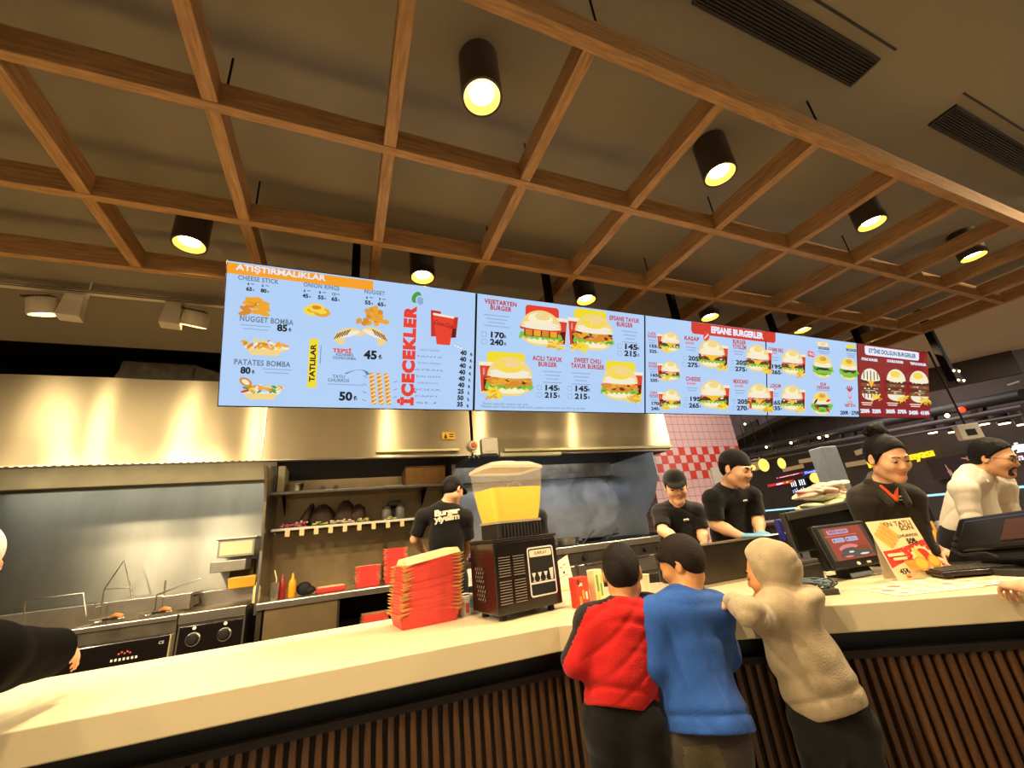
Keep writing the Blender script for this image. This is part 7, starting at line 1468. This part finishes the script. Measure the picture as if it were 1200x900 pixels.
def cling(body, c, wid_, hgt_, n_, m, name, parent, P, shear=0.0):
    """lettering laid on the cloth: each point is carried onto the T-shirt surface"""
    vs, fs = text_mesh(body, 1.0, .045, shear, line=.72, spacing=.92, res=4); xs = [v[0] for v in vs]; ys = [v[1] for v in vs]; kx, ky = wid_ / (max(xs) - min(xs)), hgt_ / (max(ys) - min(ys)); mx, my = (max(xs) + min(xs)) / 2, (max(ys) + min(ys)) / 2
    u_ = np.cross(UPZ, n_); u_ = nrm(u_); v_ = nrm(np.cross(n_, u_)); inv = ts.matrix_world.inverted(); out = []
    for x, y, _ in vs:
        p = Vector(c + u_ * (x - mx) * kx + v_ * ((y - my) * ky + .06 * (x - mx) * kx)); ok, q, nn, _i = ts.ray_cast(inv @ (p + Vector(n_) * .3), Vector(-n_)); out.append((ts.matrix_world @ q + Vector(n_) * .004) if ok else p)
    MB().add(out, fs).build(name, m, parent)
cling('Burger\nyiyelim', D(524, 603.5, 3.1), .205, .105, tow(o), 'paper_white', 'back_lettering', P_.root, P_)
P_.legs('trousers', 'trouser_black', 1.0, .004, h=.012); P_.shoes(ffwd=bk)

# ---- cook hidden behind the juice machine
o = D(608, 610, 3.05); bk = nrm(-tow(o)); rt = np.cross(bk, UPZ)
J = dict(pel=D(608, 680, 3.0), neck=D(607, 598, 3.05), head=D(604, 582, 3.10), sL=D(585, 612, 3.0), sR=D(632, 606, 3.05), eL=D(582, 640, 3.0), eR=D(637, 634, 3.05), wL=D(596, 652, 3.2), wR=D(622, 650, 3.25))
J['hf'] = J['head'] + bk * .8 - UPZ * .6; fill_legs(J, KF, bk, .9)
P_ = Person('cook in black at the range, mostly hidden behind the juice machine', (J['pel'][0], J['pel'][1], KF), J, .90, .007, 'skin_light', 'lip_tan'); P_.ffwd = bk
P_.body(hs=.86, hands=[dict(w=J['wL'], d=bk, n=UPZ, s=.9, side=1), dict(w=J['wR'], d=bk, n=UPZ, s=.9, side=-1)]); P_.hair('hair_dark', 'crew'); P_.cap(brim=False)
P_.top('t_shirt', ['tee_black'], .55, .06, 1.0, .058, FOLD, .004, seed=61); P_.legs('trousers', 'trouser_black', 1.0, .004, h=.012); P_.shoes(ffwd=bk)

# ---- customer reaching in at the left edge
f = nrm(V3((.55, .83, 0)))
J = dict(pel=D(-150, 1010, .80), neck=D(-95, 745, .98), head=D(-58, 665, 1.06), sL=D(-130, 760, .95), sR=D(-30, 775, .98), eL=D(-170, 830, 1.0), eR=D(8, 772, 1.08), wL=D(-120, 800, 1.2), wR=D(66, 764, 1.22))
J['pel'] = V3((J['neck'][0] - .12, J['neck'][1] - .22, .92)); J['hf'] = J['head'] + f * .9 + UPZ * -.2; fill_legs(J, FL, f, .9)
P_ = Person('customer in a black jacket and white cap reaching over the counter at the left edge', (J['pel'][0], J['pel'][1], FL), J, .90, .006, 'skin_light', 'lip_rose'); P_.ffwd = f
P_.body(hs=.90, fem=True, hands=[dict(w=J['wR'], d=nrm(D(96, 766, 1.30) - J['wR']), n=nrm(tow(J['wR']) * .8 + UPZ * .6), s=.86, side=-1, curl=.55), dict(w=J['wL'], d=f, n=UPZ, s=.86, side=1)])
P_.cap('cap_white', brim=False, band=-.035, tall=.005); face_parts(P_.root, J['head'], P_.Rh, .90, fem=True)
P_.top('jacket', ['sleeve_black'], .96, .04, 1.16, .075, [(20, 14, 24, 1), (34, 10, 16, .6)], .009, seed=71, sl_r=1.35)
b = MB(); d_ = nrm(J['wR'] - J['eR']); u_ = nrm(np.cross(d_, UPZ)); v_ = np.cross(u_, d_); c_ = J['wR'] + d_ * .012
for k in range(14): a_ = 2 * PI * k / 14; b.ball(c_ + u_ * .029 * math.cos(a_) + v_ * .026 * math.sin(a_), .0062, k % 2, 8)
b.build('bead_bracelet', ['steel_plain', 'slot_black'], P_.root, smooth=60)
P_.legs('trousers', 'trouser_black', 1.0, .004, h=.014); P_.shoes(ffwd=f)

# ---- customer whose hand rests on the counter at the right edge
f = nrm(V3((.85, .50, 0))); hw = V3(pz(1204, 689, 1.128)); rr_ = np.cross(f, UPZ)
J = dict(pel=V3((1.93, .0, .95)), neck=V3((1.98, .05, 1.40)), head=V3((2.02, .08, 1.55)), sL=V3((1.92, .20, 1.34)), sR=V3((2.06, -.12, 1.34)), eL=V3((2.02, .40, 1.17)), eR=V3((2.16, -.12, 1.12)), wL=hw, wR=V3((2.36, -.08, 1.13)))
J['hf'] = J['head'] + f; fill_legs(J, FL, f, .88)
P_ = Person('customer at the right edge, only a hand resting on the menu sheets in view', (J['pel'][0], J['pel'][1], FL), J, .88, .0055, 'skin_light', 'lip_tan'); P_.ffwd = f
P_.body(hs=.88, hands=[dict(w=J['wL'], d=nrm(V3(pz(1172, 682, 1.125)) - hw), n=UPZ, s=.90, side=1, curl=.75), dict(w=J['wR'], d=f, n=UPZ, s=.9, side=-1)]); P_.hair('hair_dark', 'short'); P_.top('jacket', ['sleeve_grey'], .70, .04, 1.0, .066, FOLD, .004, seed=81); P_.legs('trousers', 'trouser_black', 1.0, .004, h=.014); P_.shoes(ffwd=f)
# ------------------------------------------------------------------ light and camera
def spot(x, y, z, e, col=(1, .72, .40), size=110, tgt=None, soft=0.06):
    l = bpy.data.lights.new('unseen_spot', 'SPOT'); l.energy = e; l.color = col; l.spot_size = math.radians(size); l.spot_blend = 0.7; l.shadow_soft_size = soft
    o = bpy.data.objects.new('unseen_spot', l); C.objects.link(o); o.location = (x, y, z)
    if tgt: o.rotation_euler = (Vector(tgt) - Vector((x, y, z))).to_track_quat('-Z', 'Y').to_euler()
    return o
def area(x, y, z, sx, sy, e, col, rot=(0, 0, 0)):
    l = bpy.data.lights.new('lamp', 'AREA'); l.shape = 'RECTANGLE'; l.size = sx; l.size_y = sy; l.energy = e; l.color = col
    o = bpy.data.objects.new('lamp', l); C.objects.link(o); o.location = (x, y, z); o.rotation_euler = rot; return o
WARM = (1.0, 0.79, 0.49)
for x, y in ((-2.5, -1.2), (0.2, -1.2), (2.8, -1.2), (-1.2, -3.2), (1.6, -3.2)): spot(x, y, 3.15, 55, WARM, 130)  # unseen fill spots behind the camera, added to brighten the room
for x, y in ((-2.0, .945), (-3.2, .945), (-1.95, 2.105), (-3.1, 2.105)): spot(x, y, 2.97, 85, WARM, 157).data.spot_blend = .12  # unseen spots continuing the lamp rows leftward, added to light the hood
area(9.5, 5.5, 3.8, 3, 3, 120, (1, .85, .8)); area(8.5, .5, 3.15, 1.2, 1.2, 90, (1, .86, .66))  # added area lights without fixtures, brightening the mall and the side soffit
# the hoods' own lamps
area(-2.2, 4.48, 2.5, 2.6, 0.15, 12, (0.98, 0.97, 0.80), (.3, 0, 0)); area(0.25, 4.5, 2.5, 1.4, 0.2, 3, (1, .82, .55), (.5, 0, 0)); area(2.6, 4.5, 2.55, 2.2, 0.2, 13, (0.86, 0.93, 1.0), (.3, 0, 0))
spot(5.0, 3.4, 3.15, 75, (1, .86, .70), 120, (5.2, 5.0, 2.2)); spot(5.2, -.6, 3.1, 200, WARM, 130, (3.6, 1.2, 1.2))  # added unseen fills: first the tiled wall, then the man's face
w = bpy.data.worlds.new('world'); bpy.context.scene.world = w; w.use_nodes = True
w.node_tree.nodes['Background'].inputs[0].default_value = (1.0, 0.85, 0.66, 1); w.node_tree.nodes['Background'].inputs[1].default_value = 0.42

cam = bpy.data.cameras.new('camera'); co = bpy.data.objects.new('camera', cam); C.objects.link(co)
cam.sensor_fit = 'HORIZONTAL'; cam.sensor_width = 36.0; cam.lens = FPX / 1200 * 36.0; cam.clip_start = 0.02; cam.clip_end = 200
R = Matrix(((CA[0], -CA[1], -CA[2]), (CB[0], -CB[1], -CB[2]), (CU[0], -CU[1], -CU[2])))
co.matrix_world = Matrix.Translation((0, 0, EYE)) @ R.to_4x4()
sc = bpy.context.scene; sc.camera = co
sc.view_settings.view_transform = 'Standard'; sc.view_settings.look = 'None'; sc.view_settings.gamma = 1.0; sc.view_settings.use_curve_mapping = False
sc.view_settings.exposure = 0.45
sc.cycles.use_denoising = True; sc.cycles.max_bounces = 8; sc.cycles.caustics_reflective = False; sc.cycles.caustics_refractive = False
sc.cycles.sample_clamp_indirect = 4.0
